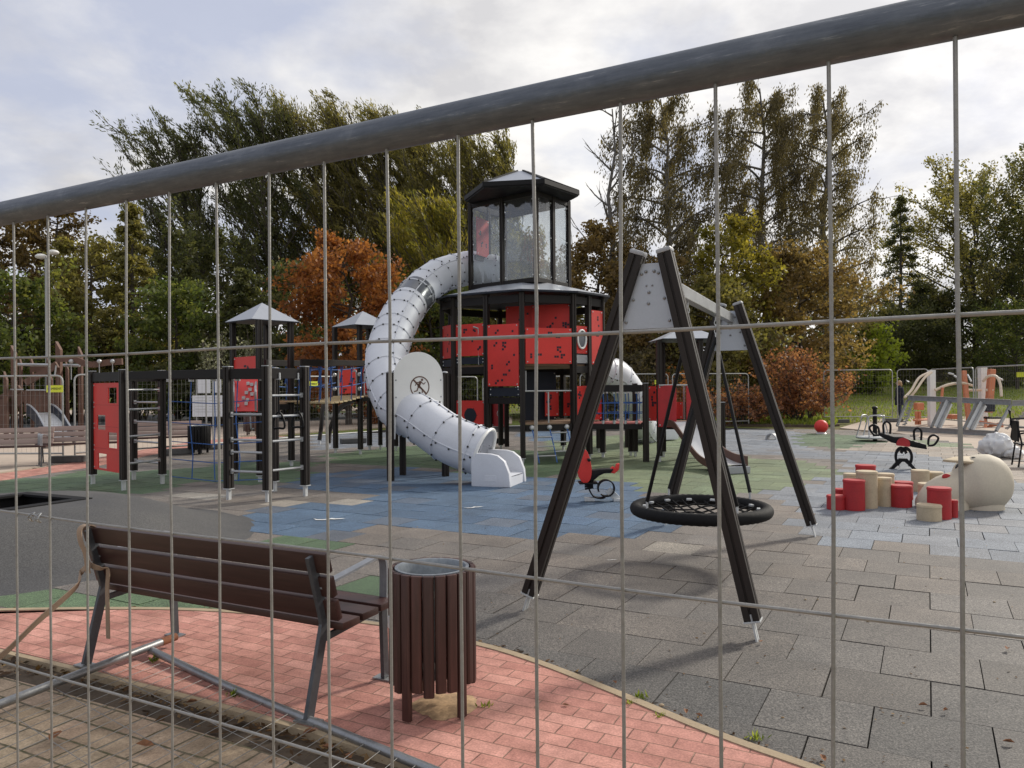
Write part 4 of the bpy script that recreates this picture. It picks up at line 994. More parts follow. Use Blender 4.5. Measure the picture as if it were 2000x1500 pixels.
# ------------------------------------------------------------------ big play tower
tw = thing('play_tower', 'tall black and red play tower with a glazed roofed lookout and white tube slides', 'play tower', (0.3, 18.0, 0))
TA = [V(p + (0,)) for p in ((-1.61, 17.8), (-1.28, 17.1), (-.54, 16.63), (.22, 16.2), (1.33, 16.6), (1.70, 17.0), (2.05, 17.4), (2.10, 18.6), (1.3, 19.6), (-.3, 19.9), (-1.5, 19.1))]
TC = V((.28, 18.0, 0)); TH_ = 3.56
NT_ = len(TA)
for i, p in enumerate(TA):
    rz = math.atan2((p - TC).y, (p - TC).x) + math.pi / 2
    upright(tw, p, TH_ + .05, .055, rz, foot=.11, cap=False)
for i in range(NT_):
    a, b2 = TA[i], TA[(i + 1) % NT_]; u = (b2 - a).normalized() * .058
    beam(tw, lift(a + u, TH_ - .08), lift(b2 - u, TH_ - .08), .06, .17, 'eave_beam'); 
    if i not in (2, 3): beam(tw, lift(a + u, 1.98), lift(b2 - u, 1.98), .06, .15, 'floor_beam')
def ngon(root, pts, z, th, mat, name, mi=None):
    m = MB(); m.prism([(p.x, p.y) for p in pts], (0, 0, z), (1, 0, 0), (0, 1, 0), (0, 0, 1), th); return m.build(name, mat, root)
ngon(tw, [TC + (p - TC) * .95 for p in TA], 2.06, .04, 'deck', 'upper_deck')
low = [TC + (p - TC) * .95 for p in TA]
ngon(tw, [V((.20, 16.4, 0)), V((1.28, 16.70, 0)), V((1.66, 17.1, 0)), V((1.98, 17.5, 0)), V((2.0, 18.5, 0)), V((.9, 18.5, 0)), V((.15, 17.6, 0))], .80, .04, 'deck', 'lower_deck')
beam(tw, lift(TA[3] + V((.06, .02, 0)), .74), lift(TA[4] - V((.06, .02, 0)), .74), .06, .13, 'floor_beam'); beam(tw, lift(TA[4] + V((.04, .04, 0)), .74), lift(TA[6] - V((.04, .04, 0)), .74), .06, .13, 'floor_beam')
# panels (values read as heights on each face)
holed_panel(tw, TA[0], TA[1], 2.27, 3.02, seed=21); holed_panel(tw, TA[1], TA[2], 2.30, 3.0, seed=22); holed_panel(tw, TA[2], TA[3], 1.63, 2.95, seed=23, off=.045)
holed_panel(tw, TA[3], TA[4], 2.10, 2.86, seed=24, inset=.06, off=.045)
holed_panel(tw, TA[4], TA[5], 2.33, 2.93, seed=25, holes=False); holed_panel(tw, TA[5], TA[6], 2.10, 3.30, seed=26, off=.045); holed_panel(tw, TA[6], TA[7], 2.15, 3.2, seed=27)
for i in (1,): holed_panel(tw, TA[i], TA[i + 1], 2.12, 2.27, 'darkblue', 30, holes=False, name='toe_board')
holed_panel(tw, TA[0], TA[1], 2.08, 2.24, 'darkblue', 31, holes=False, name='toe_board'); holed_panel(tw, TA[2], TA[3], 1.41, 1.60, 'darkblue', 32, holes=False, name='toe_board'); holed_panel(tw, TA[4], TA[5], 2.12, 2.30, 'grey', 33, holes=False, name='toe_board')
beam(tw, lift(TA[2] + V((.05, -.03, 0)), 1.32), lift(TA[3] - V((.05, -.03, 0)), 1.32), .06, .14, 'floor_beam')
# inner red wall seen through the upper storey
holed_panel(tw, V((-.12, 17.3, 0)), V((.92, 17.0, 0)), 2.6, 3.42, seed=40, holes=True, inset=0); holed_panel(tw, V((.45, 17.05, 0)), V((1.30, 16.78, 0)), 2.7, 3.42, seed=41, inset=0)
holed_panel(tw, TA[8], TA[9], 2.15, 3.0, 'red', 42); holed_panel(tw, TA[7], TA[8], 2.15, 3.0, 'red', 43)
# porthole in the narrow panel
pm = (TA[4] + TA[5]) / 2; pn = V(((TA[5] - TA[4]).y, -(TA[5] - TA[4]).x, 0)).normalized(); pu = (TA[5] - TA[4]).normalized()
m = MB(); m.tube([lift(pm + pn * .03 + pu * (.15 * math.cos(a)), 2.64 + .20 * math.sin(a)) for a in np.linspace(0, 6.2832, 25)[:-1]], .022, 8, closed=True); ph = m.build('porthole_ring', 'white', tw, smooth=True)
m = MB(); m.add([lift(pm + pn * .020, 2.64)] + [lift(pm + pn * .020 + pu * (.145 * math.cos(a)), 2.64 + .195 * math.sin(a)) for a in np.linspace(0, 6.2832, 25)[:-1]], [(0, 1 + i, 1 + (i + 1) % 24) for i in range(24)]); m.build('porthole_glass', 'smoke', ph)
# lower storey: red boards, drum, doorway, dark inner walls
hp = holed_panel(tw, TA[1], TA[2], .62, 1.32, 'red', 50, holes=False)
um = (TA[1] + TA[2]) / 2; uu = (TA[2] - TA[1]).normalized(); un = V((uu.y, -uu.x, 0)); un = un if un.y < 0 else -un
m = MB(); m.prism([(.155 * math.cos(a), .155 * math.sin(a)) for a in np.linspace(0, 6.2832, 29)[:-1]], lift(um + un * .009, 1.0), uu, (0, 0, 1), un, .02); m.build('drum', 'darkblue', hp)
m = MB(); 
for a in np.linspace(0, 6.28, 7)[:-1]: m.ball(lift(um + uu * .17 * math.cos(a) + un * .012, 1.0 + .17 * math.sin(a)), .011, 6, 4)
m.build('bolt', 'ink', hp)
for x, y in ((957, 872), (990, 874)): upright(tw, G(x, y), 1.30, .055, .2, foot=.02, cap=False)
holed_panel(tw, G(962, 872) + V((0, .03, 0)), G(986, 874) + V((0, .03, 0)), .55, 1.28, 'redmat', 55, inset=.0, holes=False)
m = MB(); c = (G(962, 872) + G(986, 874)) / 2; m.tube([c + V((.03 * math.sin(9 * t), -.03, .68 + .42 * t)) for t in np.linspace(0, 1, 20)], .012, 6); m.build('squiggle_bar', 'foot', tw, smooth=True)
beam(tw, lift(G(957, 872), .16), lift(G(990, 874), .16), .05, .14)
holed_panel(tw, V((.22, 17.2, 0)), V((1.0, 17.5, 0)), .86, 1.95, 'darkblue', 56, inset=0, holes=False, name='inner_wall')
holed_panel(tw, V((.72, 17.25, 0)), V((1.03, 17.35, 0)), .95, 1.52, 'red', 57, inset=0, off=.05); holed_panel(tw, V((1.14, 17.35, 0)), V((1.5, 17.5, 0)), .95, 1.52, 'red', 58, inset=0, off=.05)
holed_panel(tw, TA[4], TA[5], .86, 1.62, 'red', 59); holed_panel(tw, TA[5], TA[6], .86, 1.62, 'red', 60)
m = MB(); m.tube([lift(TA[3] + V((.05, -.02, 0)), 1.52), lift(TA[4] - V((.05, .02, 0)), 1.52)], .018, 8); c = (TA[3] + TA[4]) / 2; m.tube([lift(c, 1.52), lift(c, .84)], .018, 8); m.tube([lift(TA[3] + V((.07, 0, 0)), 1.52), lift(TA[3] + V((.07, 0, 0)), 1.95)], .016, 8)
m.build('guard_rail', 'rail', tw, smooth=True)
# rope ladder in front of the low deck
m = MB(); mr = MB(); fa = [TA[3] + (TA[4] - TA[3]) * k for k in (.16, .50, .84)]; outv = V((.34, -.94, 0))
for p in fa:
    m.tube([lift(p + outv * .05, .74), lift(p + outv * .25, .40), lift(p + outv * .45, .03)], .013, 6)
m.build('ladder_rope', 'bluerope', tw, smooth=True)
for z, k in ((.55, .14), (.36, .25), (.17, .36)):
    m = MB(); m.tube([lift(fa[0] + outv * k, z), lift(fa[1] + outv * (k + .02), z + .0)], .016, 8); m.tube([lift(fa[1] + outv * (k - .05), z + .08), lift(fa[2] + outv * (k - .05), z + .08)], .016, 8); m.build('ladder_rung', 'rail', tw, smooth=True)
for p in fa:
    m = MB(); m.ball(lift(p + outv * .05, .745), .055, 10, 6); m.build('ladder_fixing', 'foot', tw, smooth=True)
# grab handles
for px in (935, 968):
    a = D(px, 668, 16.75); m = MB(); m.tube(catmull([lift(a, 2.1), lift(a, 2.82), a + V((-.03, 0, .30)), a + V((-.12, 0, .33))], 4), .018, 6); m.build('grab_rail', 'rail', tw, smooth=True)
# skirt roof
EV = [TC + (p - TC) * 1.10 for p in TA]
K0 = V((.56, 16.95, 0)); K1 = V((-.95, 18.2, 0)); K3 = V((1.36, 18.1, 0)); K2 = K1 + K3 - K0
cab = [K0, K3, K2, K1]
m = MB(); vs = [lift(p, 3.66) for p in EV] + [lift(p, 3.62) for p in EV]
inn = []
for p in EV:
    dd = (p - TC).normalized(); best = None
    for i in range(4):
        a, b2 = cab[i], cab[(i + 1) % 4]; e = b2 - a; den = dd.x * e.y - dd.y * e.x
        if abs(den) < 1e-9: continue
        t = ((a - TC).x * e.y - (a - TC).y * e.x) / den; s_ = ((a - TC).x * dd.y - (a - TC).y * dd.x) / den
        if t > 0 and -1e-6 <= s_ <= 1 + 1e-6: best = TC + dd * (t * 1.02)
    inn.append(best if best is not None else TC)
vs += [lift(p, 3.95) for p in inn]
m.add(vs, [(i, (i + 1) % NT_, 2 * NT_ + (i + 1) % NT_, 2 * NT_ + i) for i in range(NT_)], 0)
m.add(vs, [(NT_ + i, NT_ + (i + 1) % NT_, (i + 1) % NT_, i) for i in range(NT_)] + [tuple(range(NT_, 2 * NT_))[::-1]], 1)
m.build('skirt_roof', ['roofmetal', 'darkblue'], tw)
# lookout cabin
ZB, ZT = 3.98, 5.98
for i in range(4):
    a, b2 = cab[i], cab[(i + 1) % 4]; rz = math.atan2((b2 - a).y, (b2 - a).x); u = (b2 - a).normalized()
    upright(tw, a, ZT, .045, rz, foot=0.0, cap=False, z0=ZB - .06)
    mid = (a + b2) / 2; upright(tw, mid, ZT, .045, rz, foot=0.0, cap=False, z0=ZB - .06)
    beam(tw, lift(a + u * .05, ZB), lift(b2 - u * .05, ZB), .06, .10, 'sill_beam')
    beam(tw, lift(a + u * .05, ZT - .05), lift(b2 - u * .05, ZT - .05), .06, .16, 'head_beam')
    for s_, e_ in ((a, mid), (mid, b2)):
        if i == 2 and s_ is mid: continue
        cc = (s_ + e_) / 2; w = (e_ - s_).length - .13; m = MB(); nn = V((u.y, -u.x, 0))
        m.box((cc.x, cc.y, (ZB + .06 + ZT - .14) / 2), (w, .008, ZT - .14 - ZB - .06), rz); wp = m.build('window_pane', 'clear_sheet', tw)
        m = MB()
        for x in (-w / 2 + .03, w / 2 - .03):
            for z in (ZB + .11, (ZB + ZT) / 2, ZT - .2): q = cc + u * x + nn * .008; m.ball((q.x, q.y, z), .018, 6, 4)
        m.build('fixing_bolts', 'foot', wp)
ngon(tw, [TC + (p - TC) * .98 + V((0, 0, 0)) for p in (K0, K3, K2, K1)], ZB - .05, .03, 'darkblue', 'cabin_floor')
holed_panel(tw, K1 + V((.10, -.02, 0)), K1 + (K2 - K1) * .45, 4.75, 5.65, 'red', 70, inset=.0, off=.05)
beam(tw, lift(K1 + V((.1, 0, 0)), 4.70), lift(K1 + (K2 - K1) * .5, 4.70), .06, .12)
RC = V((.25, 17.7, 0)); hx = [RC + V((1.33 * math.sin(R(a)), -1.33 * math.cos(R(a)), 0)) for a in (21, 81, 141, 201, 261, 321)]
m = MB(); vs = [lift(p, 6.06) for p in hx] + [lift(RC + (p - RC) * .10, 6.56) for p in hx] + [lift(RC + (p - RC) * .985, 5.94) for p in hx]
m.add(vs, [(i, (i + 1) % 6, 6 + (i + 1) % 6, 6 + i) for i in range(6)] + [(6, 7, 8, 9, 10, 11)], 0); m.add(vs, [(12 + i, 12 + (i + 1) % 6, (i + 1) % 6, i) for i in range(6)] + [(17, 16, 15, 14, 13, 12)], 1)
cr = m.build('lookout_roof', ['roofmetal', 'black'], tw)
m = MB()
for p in hx: m.bar(lift(p, 6.07), lift(RC + (p - RC) * .10, 6.57), .05, .03)
m.build('roof_ribs', 'black', cr)
m = MB(); 
for i in range(6): m.bar(lift(hx[i], 6.02), lift(hx[(i + 1) % 6], 6.02), .03, .10)
m.build('fascia', 'black', cr)

# ------------------------------------------------------------------ tube slides
def tube_slide(parent, P, rad, flange=.55, name='tube_slide', clear=None, seam=4):
    C = catmull(P, 10); n = len(C)
    m = MB(); m.tube(C, rad, 28, cap=False); 
    # frames again for the flanges
    ts = [(C[min(i + 1, n - 1)] - C[max(i - 1, 0)]).normalized() for i in range(n)]
    u = ts[0].cross(V((0, 0, 1))).normalized(); fr = []
    for i in range(n): u = (u - ts[i] * u.dot(ts[i])).normalized(); fr.append((u.copy(), ts[i].cross(u)))
    s = [0]
    for i in range(1, n): s.append(s[-1] + (C[i] - C[i - 1]).length)
    fl = m; bo = m; nxt = flange * .35
    for i in range(1, n):
        if s[i] >= nxt:
            nxt += flange; a, b2 = fr[i]
            ring = [C[i] + (a * math.cos(q) + b2 * math.sin(q)) * (rad + .004) for q in np.linspace(0, 6.2832, 29)[:-1]]
            fl.mi = 0; fl.tube(ring, .017, 6, closed=True); bo.mi = 1
            for q in np.linspace(0.2, 6.4832, 13)[:-1]: bo.ball(C[i] + ts[i] * .02 + (a * math.cos(q) + b2 * math.sin(q)) * (rad + .014), .019, 6, 4)
    for k in range(seam):
        q = 2 * math.pi * k / seam + .5; m.mi = 0
        fl.tube([C[i] + (fr[i][0] * math.cos(q) + fr[i][1] * math.sin(q)) * (rad + .004) for i in range(n)], .011, 6)
        m.mi = 1
        for i in range(0, n, 3):
            for dq in (.06,): bo.ball(C[i] + (fr[i][0] * math.cos(q + dq) + fr[i][1] * math.sin(q + dq)) * (rad + .010), .018, 6, 4)
    tb_ = m.build(name, ['slide', 'ink'], parent, smooth=True, ang=60)
    if clear:
        i0, i1 = [min(range(n), key=lambda i: abs(s[i] - c)) for c in clear]
        m = MB(); m.tube(C[i0:i1 + 1], rad + .005, 28, cap=False); w = m.build('window_section', 'smoke', tb_, smooth=True, ang=60)
        q = w.data; 
    return tb_, C, fr, ts
SP_ = [V((-.25, 19.0, 4.42)), D(925, 524, 18.85), D(900, 527, 18.75), D(852, 543, 18.2), D(803, 588, 17.2), D(768, 652, 16.0), D(754, 722, 15.0), D(778, 792, 14.15), D(822, 818, 13.55), D(880, 858, 13.1), D(944, 884, 12.9)]
t1, C1, fr1, ts1 = tube_slide(tw, SP_, .415, .52, clear=(2.75, 3.35))
# exit section with its rounded cheeks
EX = C1[-1]; ed = V((ts1[-1].x, ts1[-1].y, 0)).normalized(); es = V((ed.y, -ed.x, 0))
m = MB(); L_ = .62; w_ = .44
def cheek(side):
    prof = [(-.05, .0), (L_, .0), (L_ - .02, .22), (L_ - .10, .42), (L_ - .22, .51), (L_ - .34, .535), (-.05, .545)]
    m.prism(prof, EX * 1 + es * (side * w_ - .0) + V((0, 0, -EX.z)), ed, (0, 0, 1), es * (1 if side < 0 else -1), .10)
cheek(1); cheek(-1)
a_ = EX + V((0, 0, -EX.z))
m.add([a_ - ed * .05 + es * (k * (w_ - .09)) + V((0, 0, h)) for h in (.0, .22) for k in (-1, 1)] + [a_ + ed * (L_ - .03) + es * (k * (w_ - .09)) + V((0, 0, h)) for h in (0, .16) for k in (-1, 1)], [(2, 3, 7, 6), (4, 5, 7, 6), (0, 1, 3, 2)])
ex = m.build('exit_section', 'slide', t1, bevel=.02, smooth=True)
m = MB(); q = a_ + ed * .28 + es * (w_ + .001); q2_ = a_ + ed * .28 - es * (w_ + .001)
for qq in (q, q2_): m.box(lift(qq, .14), (.20, .006, .10), math.atan2(ed.y, ed.x))
m.build('moulded_plate', 'slide', ex, bevel=.002)
m = MB(); a2, b2 = fr1[-1]; m.tube([EX + ed * .01 + (a2 * math.cos(q) + b2 * math.sin(q)) * .415 for q in np.linspace(0, 6.2832, 33)[:-1]], .03, 8, closed=True); m.build('exit_rim', 'white', ex, smooth=True)
for px, py, hh in ((787, 928, .75), (871, 927, .5)):
    g = G(px, py); m = MB(); m.prism(HP(.055), g, (1, 0, 0), (0, 1, 0), (0, 0, 1), hh); m.build('support_post', 'post', t1)
# white arched sign board round the tube
L0, L1 = G(763, 939), V((-1.22, 13.95, 0)); du = (L1 - L0).normalized(); dn = V((du.y, -du.x, 0)); dn = dn if dn.y < 0 else -dn
for p in (L0, L1): 
    m = MB(); m.prism(HP(.05), p, du, V((-du.y, du.x, 0)), (0, 0, 1), 1.88); o = m.build('sign_post', 'post', t1)
    m = MB(); m.ball(lift(p, 1.885), (.06, .06, .025), 10, 6); m.build('end_cap', 'grey', t1, smooth=True)
W_ = (L1 - L0).length - .10; zc_ = 2.25 - W_ / 2
outl = [(-W_ / 2, .72)] + [(-W_ / 2, zc_)] + [(W_ / 2 * math.cos(a), zc_ + W_ / 2 * math.sin(a)) for a in np.linspace(math.pi, 0, 25)] + [(W_ / 2, .72)]
ir = .44; iz = 1.02
inner_ = [(ir + .02, .72)] + [((ir) * math.cos(a), iz + ir * math.sin(a)) for a in np.linspace(0, math.pi, 21)] + [(-ir - .02, .72)]
poly = outl + inner_
mid_ = (L0 + L1) / 2 + dn * .02
m = MB(); m.prism(poly, mid_ + dn * .012, du, (0, 0, 1), -dn, .024); sb_ = m.build('sign_board', 'white', t1)
# no-running pictogram: ring, bar and running figure
m = MB(); pc = mid_ + dn * .014 + du * .02; PZ = 1.63
def flat(pts2): 
    m.prism(pts2, lift(pc, PZ), du, (0, 0, 1), dn, .003)
nn_ = 36
for i in range(nn_):
    a, b2 = 2 * math.pi * i / nn_, 2 * math.pi * (i + 1) / nn_; flat([(.19 * math.cos(a), .19 * math.sin(a)), (.19 * math.cos(b2), .19 * math.sin(b2)), (.170 * math.cos(b2), .170 * math.sin(b2)), (.170 * math.cos(a), .170 * math.sin(a))])
def seg(x0, y0, x1, y1, w):
    dx, dy = x1 - x0, y1 - y0; l = math.hypot(dx, dy); px, py = -dy / l * w / 2, dx / l * w / 2
    flat([(x0 + px, y0 + py), (x1 + px, y1 + py), (x1 - px, y1 - py), (x0 - px, y0 - py)])
seg(-.125, .125, .125, -.125, .030)
flat([(.045 + .022 * math.cos(a), .125 + .022 * math.sin(a)) for a in np.linspace(0, 6.28, 13)[:-1]])
for q in ((.02, .10, -.03, .0, .045), (-.03, .0, .05, -.045, .022), (.05, -.045, .045, -.115, .018), (-.03, .0, -.055, -.07, .022), (-.055, -.07, -.115, -.085, .018), (.02, .085, .08, .045, .016), (.08, .045, .11, .08, .013), (.01, .085, -.06, .075, .016), (-.06, .075, -.09, .02, .013)): seg(*q)
m.build('pictogram', 'brownwood', sb_)
m = MB()
for s_ in (-1, 1):
    for z in (.95, 1.45, 1.75): m.ball(lift(mid_ + du * (s_ * (W_ / 2 - .05)) + dn * .014, z), .016, 8, 4)
m.build('bolt', 'grey', sb_)

S2 = [V((1.6, 18.6, 2.75)), D(1170, 720, 19.2), D(1205, 736, 19.6), D(1238, 782, 20.2), D(1250, 828, 21.2), D(1270, 850, 22.4)]
S2[1].z -= .0
t2, C2, fr2, ts2 = tube_slide(tw, S2, .40, .55)
m = MB(); e2_ = C2[-1]; m.box(e2_ + V((.35, .3, -e2_.z + .28)), (.75, .8, .52), .5); m.build('exit_section', 'slide', t2, bevel=.06, smooth=True)
g = V((3.0, 20.1, 0)); m = MB(); m.prism(HP(.055), g, (1, 0, 0), (0, 1, 0), (0, 0, 1), 1.0); m.build('support_post', 'post', t2)

# ------------------------------------------------------------------ right bridge and turret with the small slide
rb2 = thing('rope_bridge', 'low red plank bridge with blue netting between the play tower and the right turret', 'rope bridge', (2.5, 17.0, 0), 'bridges between the play towers')
e0, e1_ = V((1.55, 16.85, 0)), V((2.86, 16.55, 0)); u = (e1_ - e0).normalized(); sd = V((-u.y, u.x, 0))
upright(rb2, G(1262, 902), 1.66, .055, 0.1, foot=.0)
upright(rb2, (2.80, 17.5, 0), 1.66, .05, 0.1, foot=.12); upright(rb2, G(1232, 890), .78, .05, .1, foot=.1, cap=False)
for k in range(9):
    c = e0 + u * (.12 + 1.12 * (k + .5) / 9) + sd * .42; m = MB(); m.box(lift(c, .80), (.118, .85, .035), math.atan2(u.y, u.x)); m.build('plank', 'pinkdeck', rb2, bevel=.004)
for s_ in (0.0, .9):
    beam(rb2, lift(e0 + sd * s_ + u * .1, .73), lift(e1_ + sd * s_ - u * .06, .73), .05, .12, 'floor_beam')
    beam(rb2, lift(e0 + sd * s_ + u * .1, 1.56), lift(e1_ + sd * s_ - u * .06, 1.56), .06, .15, 'handrail')
m = MB(); mf = MB()
for s_ in (0.02, .88):
    for k in range(5):
        c = e0 + u * (.2 + .24 * k) + sd * s_; m.tube([lift(c, 1.48), lift(c + u * .02, 1.2), lift(c, .80)], .011, 6); mf.lathe([(.04, .86), (.03, .80), (.012, .70)], (c.x, c.y - .02, 0), 6); mf.box(lift(c, 1.47), (.05, .04, .05))
    for z in (1.02, 1.24): m.tube([lift(e0 + sd * s_ + u * .1, z), lift(e1_ + sd * s_ - u * .06, z)], .011, 6)
m.build('rope_net', 'bluerope', rb2, smooth=True); mf.build('net_fixings', 'foot', rb2)

tc_p = [(3.12, 16.3, 0), (3.98, 16.2, 0), (4.15, 17.1, 0), (3.42, 17.4, 0)]
tr3, trc = turret('right play turret with a grey pyramid roof and small pale slide seen through the swing', tc_p, 2.60, 2.92, .66, R(3), .80)
holed_panel(tr3, V((2.92, 16.5, 0)), V((3.12, 16.3, 0)), .86, 1.60, 'red', 80, inset=.01)
holed_panel(tr3, tc_p[0], V((3.46, 16.1, 0)), .74, 1.62, 'redmat', 81, inset=.0, holes=False, off=.06); holed_panel(tr3, V((3.66, 16.2, 0)), tc_p[1], .72, 1.62, 'redmat', 82, inset=.0, holes=False, off=.06)
holed_panel(tr3, tc_p[3], V((3.85, 17.25, 0)), .86, 1.24, 'red', 83, inset=.02); holed_panel(tr3, tc_p[1], tc_p[2], .80, 1.62, 'red', 84)
upright(tr3, V((4.35, 15.9, 0)), 1.25, .05, 0, foot=.1); m = MB(); m.tube([V((3.1, 16.2, 1.62)), V((4.0, 16.1, 1.62))], .018, 8); m.tube([V((3.85, 17.2, 1.62)), V((3.85, 17.2, .85))], .018, 8); m.build('guard_rail', 'rail', tr3, smooth=True)
s0, s1 = V((3.50, 16.1, .86)), V((4.02, 13.95, .16)); du2 = V((s1.x - s0.x, s1.y - s0.y, 0)).normalized(); sv = V((-du2.y, du2.x, 0))
Cp = catmull([s0, s0 + du2 * .28 + V((0, 0, -.02)), s0 + du2 * .62 + V((0, 0, -.20)), s0 + du2 * 1.25 + V((0, 0, -.56)), s0 + du2 * 1.72 + V((0, 0, -.68)), s1], 6); hw = .27
m = MB(); n = len(Cp); vs = []
for p in Cp: vs += [p + sv * hw, p + sv * hw * .8 + V((0, 0, -.0)), p - sv * hw * .8, p - sv * hw]
vs = [v + V((0, 0, .0)) for v in vs]
m.add(vs, [(4 * i + j, 4 * i + j + 1, 4 * i + 5 + j, 4 * i + 4 + j) for i in range(n - 1) for j in range(3)]); sl = m.build('chute', 'steelslide', tr3, smooth=True)
for s_ in (-1, 1):
    m = MB(); vs = []
    for i, p in enumerate(Cp): 
        hgt = .16 if i < n - 8 else .16 - .0 * i
        hgt = .15 if s_ > 0 else .04; vs += [p + sv * s_ * (hw + .012) + V((0, 0, hgt)), p + sv * s_ * (hw + .012) + V((0, 0, -.10)), p + sv * s_ * (hw - .012) + V((0, 0, -.10)), p + sv * s_ * (hw - .012) + V((0, 0, hgt))]
    m.add(vs, [(4 * i + j, 4 * i + (j + 1) % 4, 4 * i + 4 + (j + 1) % 4, 4 * i + 4 + j) for i in range(n - 1) for j in range(4)] + [(0, 1, 2, 3), (4 * n - 1, 4 * n - 2, 4 * n - 3, 4 * n - 4)]); m.build('side_cheek', 'brownwood', tr3)
m = MB(); m.box(s1 + V((0, 0.02, -.09)), (.58, .16, .13), math.atan2(du2.y, du2.x) + math.pi / 2); m.build('slide_foot', 'grey', tr3, bevel=.01)

# ------------------------------------------------------------------ spring riders, ball, carousel
g = G(1165, 979)
sp = thing('spring_horse', 'red and black spring rocker with a red disc face beside the left swing leg', 'spring rider', g)
def W2(x, z, y=0): return V((g.x + x, g.y + y, z))
def sideplate(root, pts, y, th, mat, name, org=None, bevel=.006):
    o_ = org or g; m = MB(); m.prism(pts, (o_.x, o_.y + y - th / 2, 0), (1, 0, 0), (0, 0, 1), (0, 1, 0), th); return m.build(name, mat, root, bevel=bevel, smooth=True)
def ell(cx, cz, a, b2, n=24, k=0): return [(cx + a * math.cos(t) * (1 + k * math.sin(t)), cz + b2 * math.sin(t)) for t in np.linspace(0, 2 * math.pi, n + 1)[:-1]]
for y in (-.10, .10): sideplate(sp, ell(-.165, .50, .088, .235, k=-.30), y, .022, 'red', 'side_board')
sideplate(sp, [(-.14, .32), (-.06, .44), (.04, .455), (.14, .46), (.24, .46), (.20, .40), (.10, .395), (.03, .36), (-.04, .30), (-.10, .27)], 0, .16, 'black', 'seat', bevel=.02)
sideplate(sp, [(.20, .40), (.25, .39), (.31, .44), (.325, .53), (.285, .52), (.265, .46), (.24, .49), (.20, .46)], 0, .10, 'red', 'tail')
m = MB(); m.tube([W2(-.12, .60, -.22), W2(-.12, .60, .22)], .017, 8); m.ball(W2(-.12, .60, -.22), .024, 8, 5); m.ball(W2(-.12, .60, .22), .024, 8, 5); m.build('handlebar', 'black', sp, smooth=True)
m = MB(); m.tube([W2(.135 + .115 * math.cos(a), .19 + .115 * math.sin(a), -.02 + .03 * a / 6.28) for a in np.linspace(-1.2, 5.6, 24)], .0, 4)
m = MB(); n = 30
for i in range(n):
    a, b2 = -2.2 + 7.2 * i / n * .8, -2.2 + 7.2 * (i + 1) / n * .8
    p = [(r_ * math.cos(q) + .135, r_ * math.sin(q) + .185) for q in (a, b2) for r_ in (.105, .122)]
    m.prism([p[0], p[1], p[3], p[2]], (g.x, g.y - .06, 0), (1, 0, 0), (0, 0, 1), (0, 1, 0), .12)
m.build('spring_band', 'black', sp)
m = MB(); n = 16; arc = catmull([W2(-.10, .30), W2(-.10, .17), W2(-.04, .07), W2(.06, .045), W2(.12, .06)], 5)
for i in range(len(arc) - 1): m.bar(arc[i], arc[i + 1], .12, .018, (0, 1, 0) if False else (0, 0, 1))
m.build('spring_arm', 'black', sp)
m = MB(); m.box(W2(-.12, .265), (.26, .30, .02)); m.build('foot_rest', 'black', sp, bevel=.006)
m = MB(); m.bar(W2(.16, .16), W2(.30, .02), .10, .035, (0, 1, 0)); m.box(W2(-.10, .03), (.14, .10, .05)); m.box(W2(.30, .02, 0), (.13, .12, .04)); m.build('base_plate', 'foot', sp, bevel=.005)

g2 = G(1764, 916)
ss = thing('spring_seesaw', 'small black spring seesaw with four loop handles and a red middle, behind the stumps', 'seesaw', g2)
k = 1.0
dirv = V((.93, -.37, 0)); tilt = -.22
def SS(t, z, w=0): return g2 + dirv * t + V((-dirv.y, dirv.x, 0)) * w + V((0, 0, z + tilt * t))
m = MB()
out = [(-.40, .60), (-.15, .575), (0, .61), (.14, .575), (.38, .56), (.40, .47), (.2, .455), (-.2, .455), (-.42, .54)]
pts = [(p[0], p[1] + tilt * p[0] - .0) for p in out]
m.prism(pts, g2 - V((-dirv.y, dirv.x, 0)) * .06, dirv, (0, 0, 1), V((-dirv.y, dirv.x, 0)), .12); m.build('beam', 'black', ss, bevel=.015, smooth=True)
for t, ln in ((-.27, .0), (.25, .0)):
    m = MB(); c = SS(t, .60); m.tube(catmull([c + dirv * -.055, c + dirv * -.06 + V((0, 0, .17)), c + V((0, 0, .23)), c + dirv * .06 + V((0, 0, .17)), c + dirv * .055], 5), .020, 8); m.build('handle', 'black', ss, smooth=True)
for t, s_ in ((-.40, -1), (.42, 1)):
    m = MB(); c = SS(t, .54); m.tube(catmull([c, c + dirv * s_ * .10 + V((0, 0, .02)), c + dirv * s_ * .17 + V((0, 0, .14)), c + dirv * s_ * .10 + V((0, 0, .20)), c + dirv * s_ * .02 + V((0, 0, .15)), c + V((0, 0, .02))], 5), .020, 8); m.build('foot_loop', 'black', ss, smooth=True)
m = MB(); m.prism([(.115 * math.cos(a), .10 + .115 * math.sin(a)) for a in np.linspace(-.5, math.pi + .3, 15)], g2 + V((0, 0, .38)) - V((-dirv.y, dirv.x, 0)) * .075, dirv, (0, 0, 1), V((-dirv.y, dirv.x, 0)), .15); m.build('middle_disc', 'redmat', ss)
m = MB()
for i in range(16):
    a, b2 = -1.2 + 3.9 * i / 16, -1.2 + 3.9 * (i + 1) / 16
    for c_, sg in ((-.03, -1), (.05, 1)):
        pts = [(c_ + sg * r_ * math.cos(q) * .9, .23 + r_ * 1.5 * math.sin(q)) for q in (a, b2) for r_ in (.082, .128)]
        m.prism([pts[0], pts[1], pts[3], pts[2]], g2 - V((-dirv.y, dirv.x, 0)) * .05, dirv, (0, 0, 1), V((-dirv.y, dirv.x, 0)), .10)
m.build('spring_band', 'black', ss)
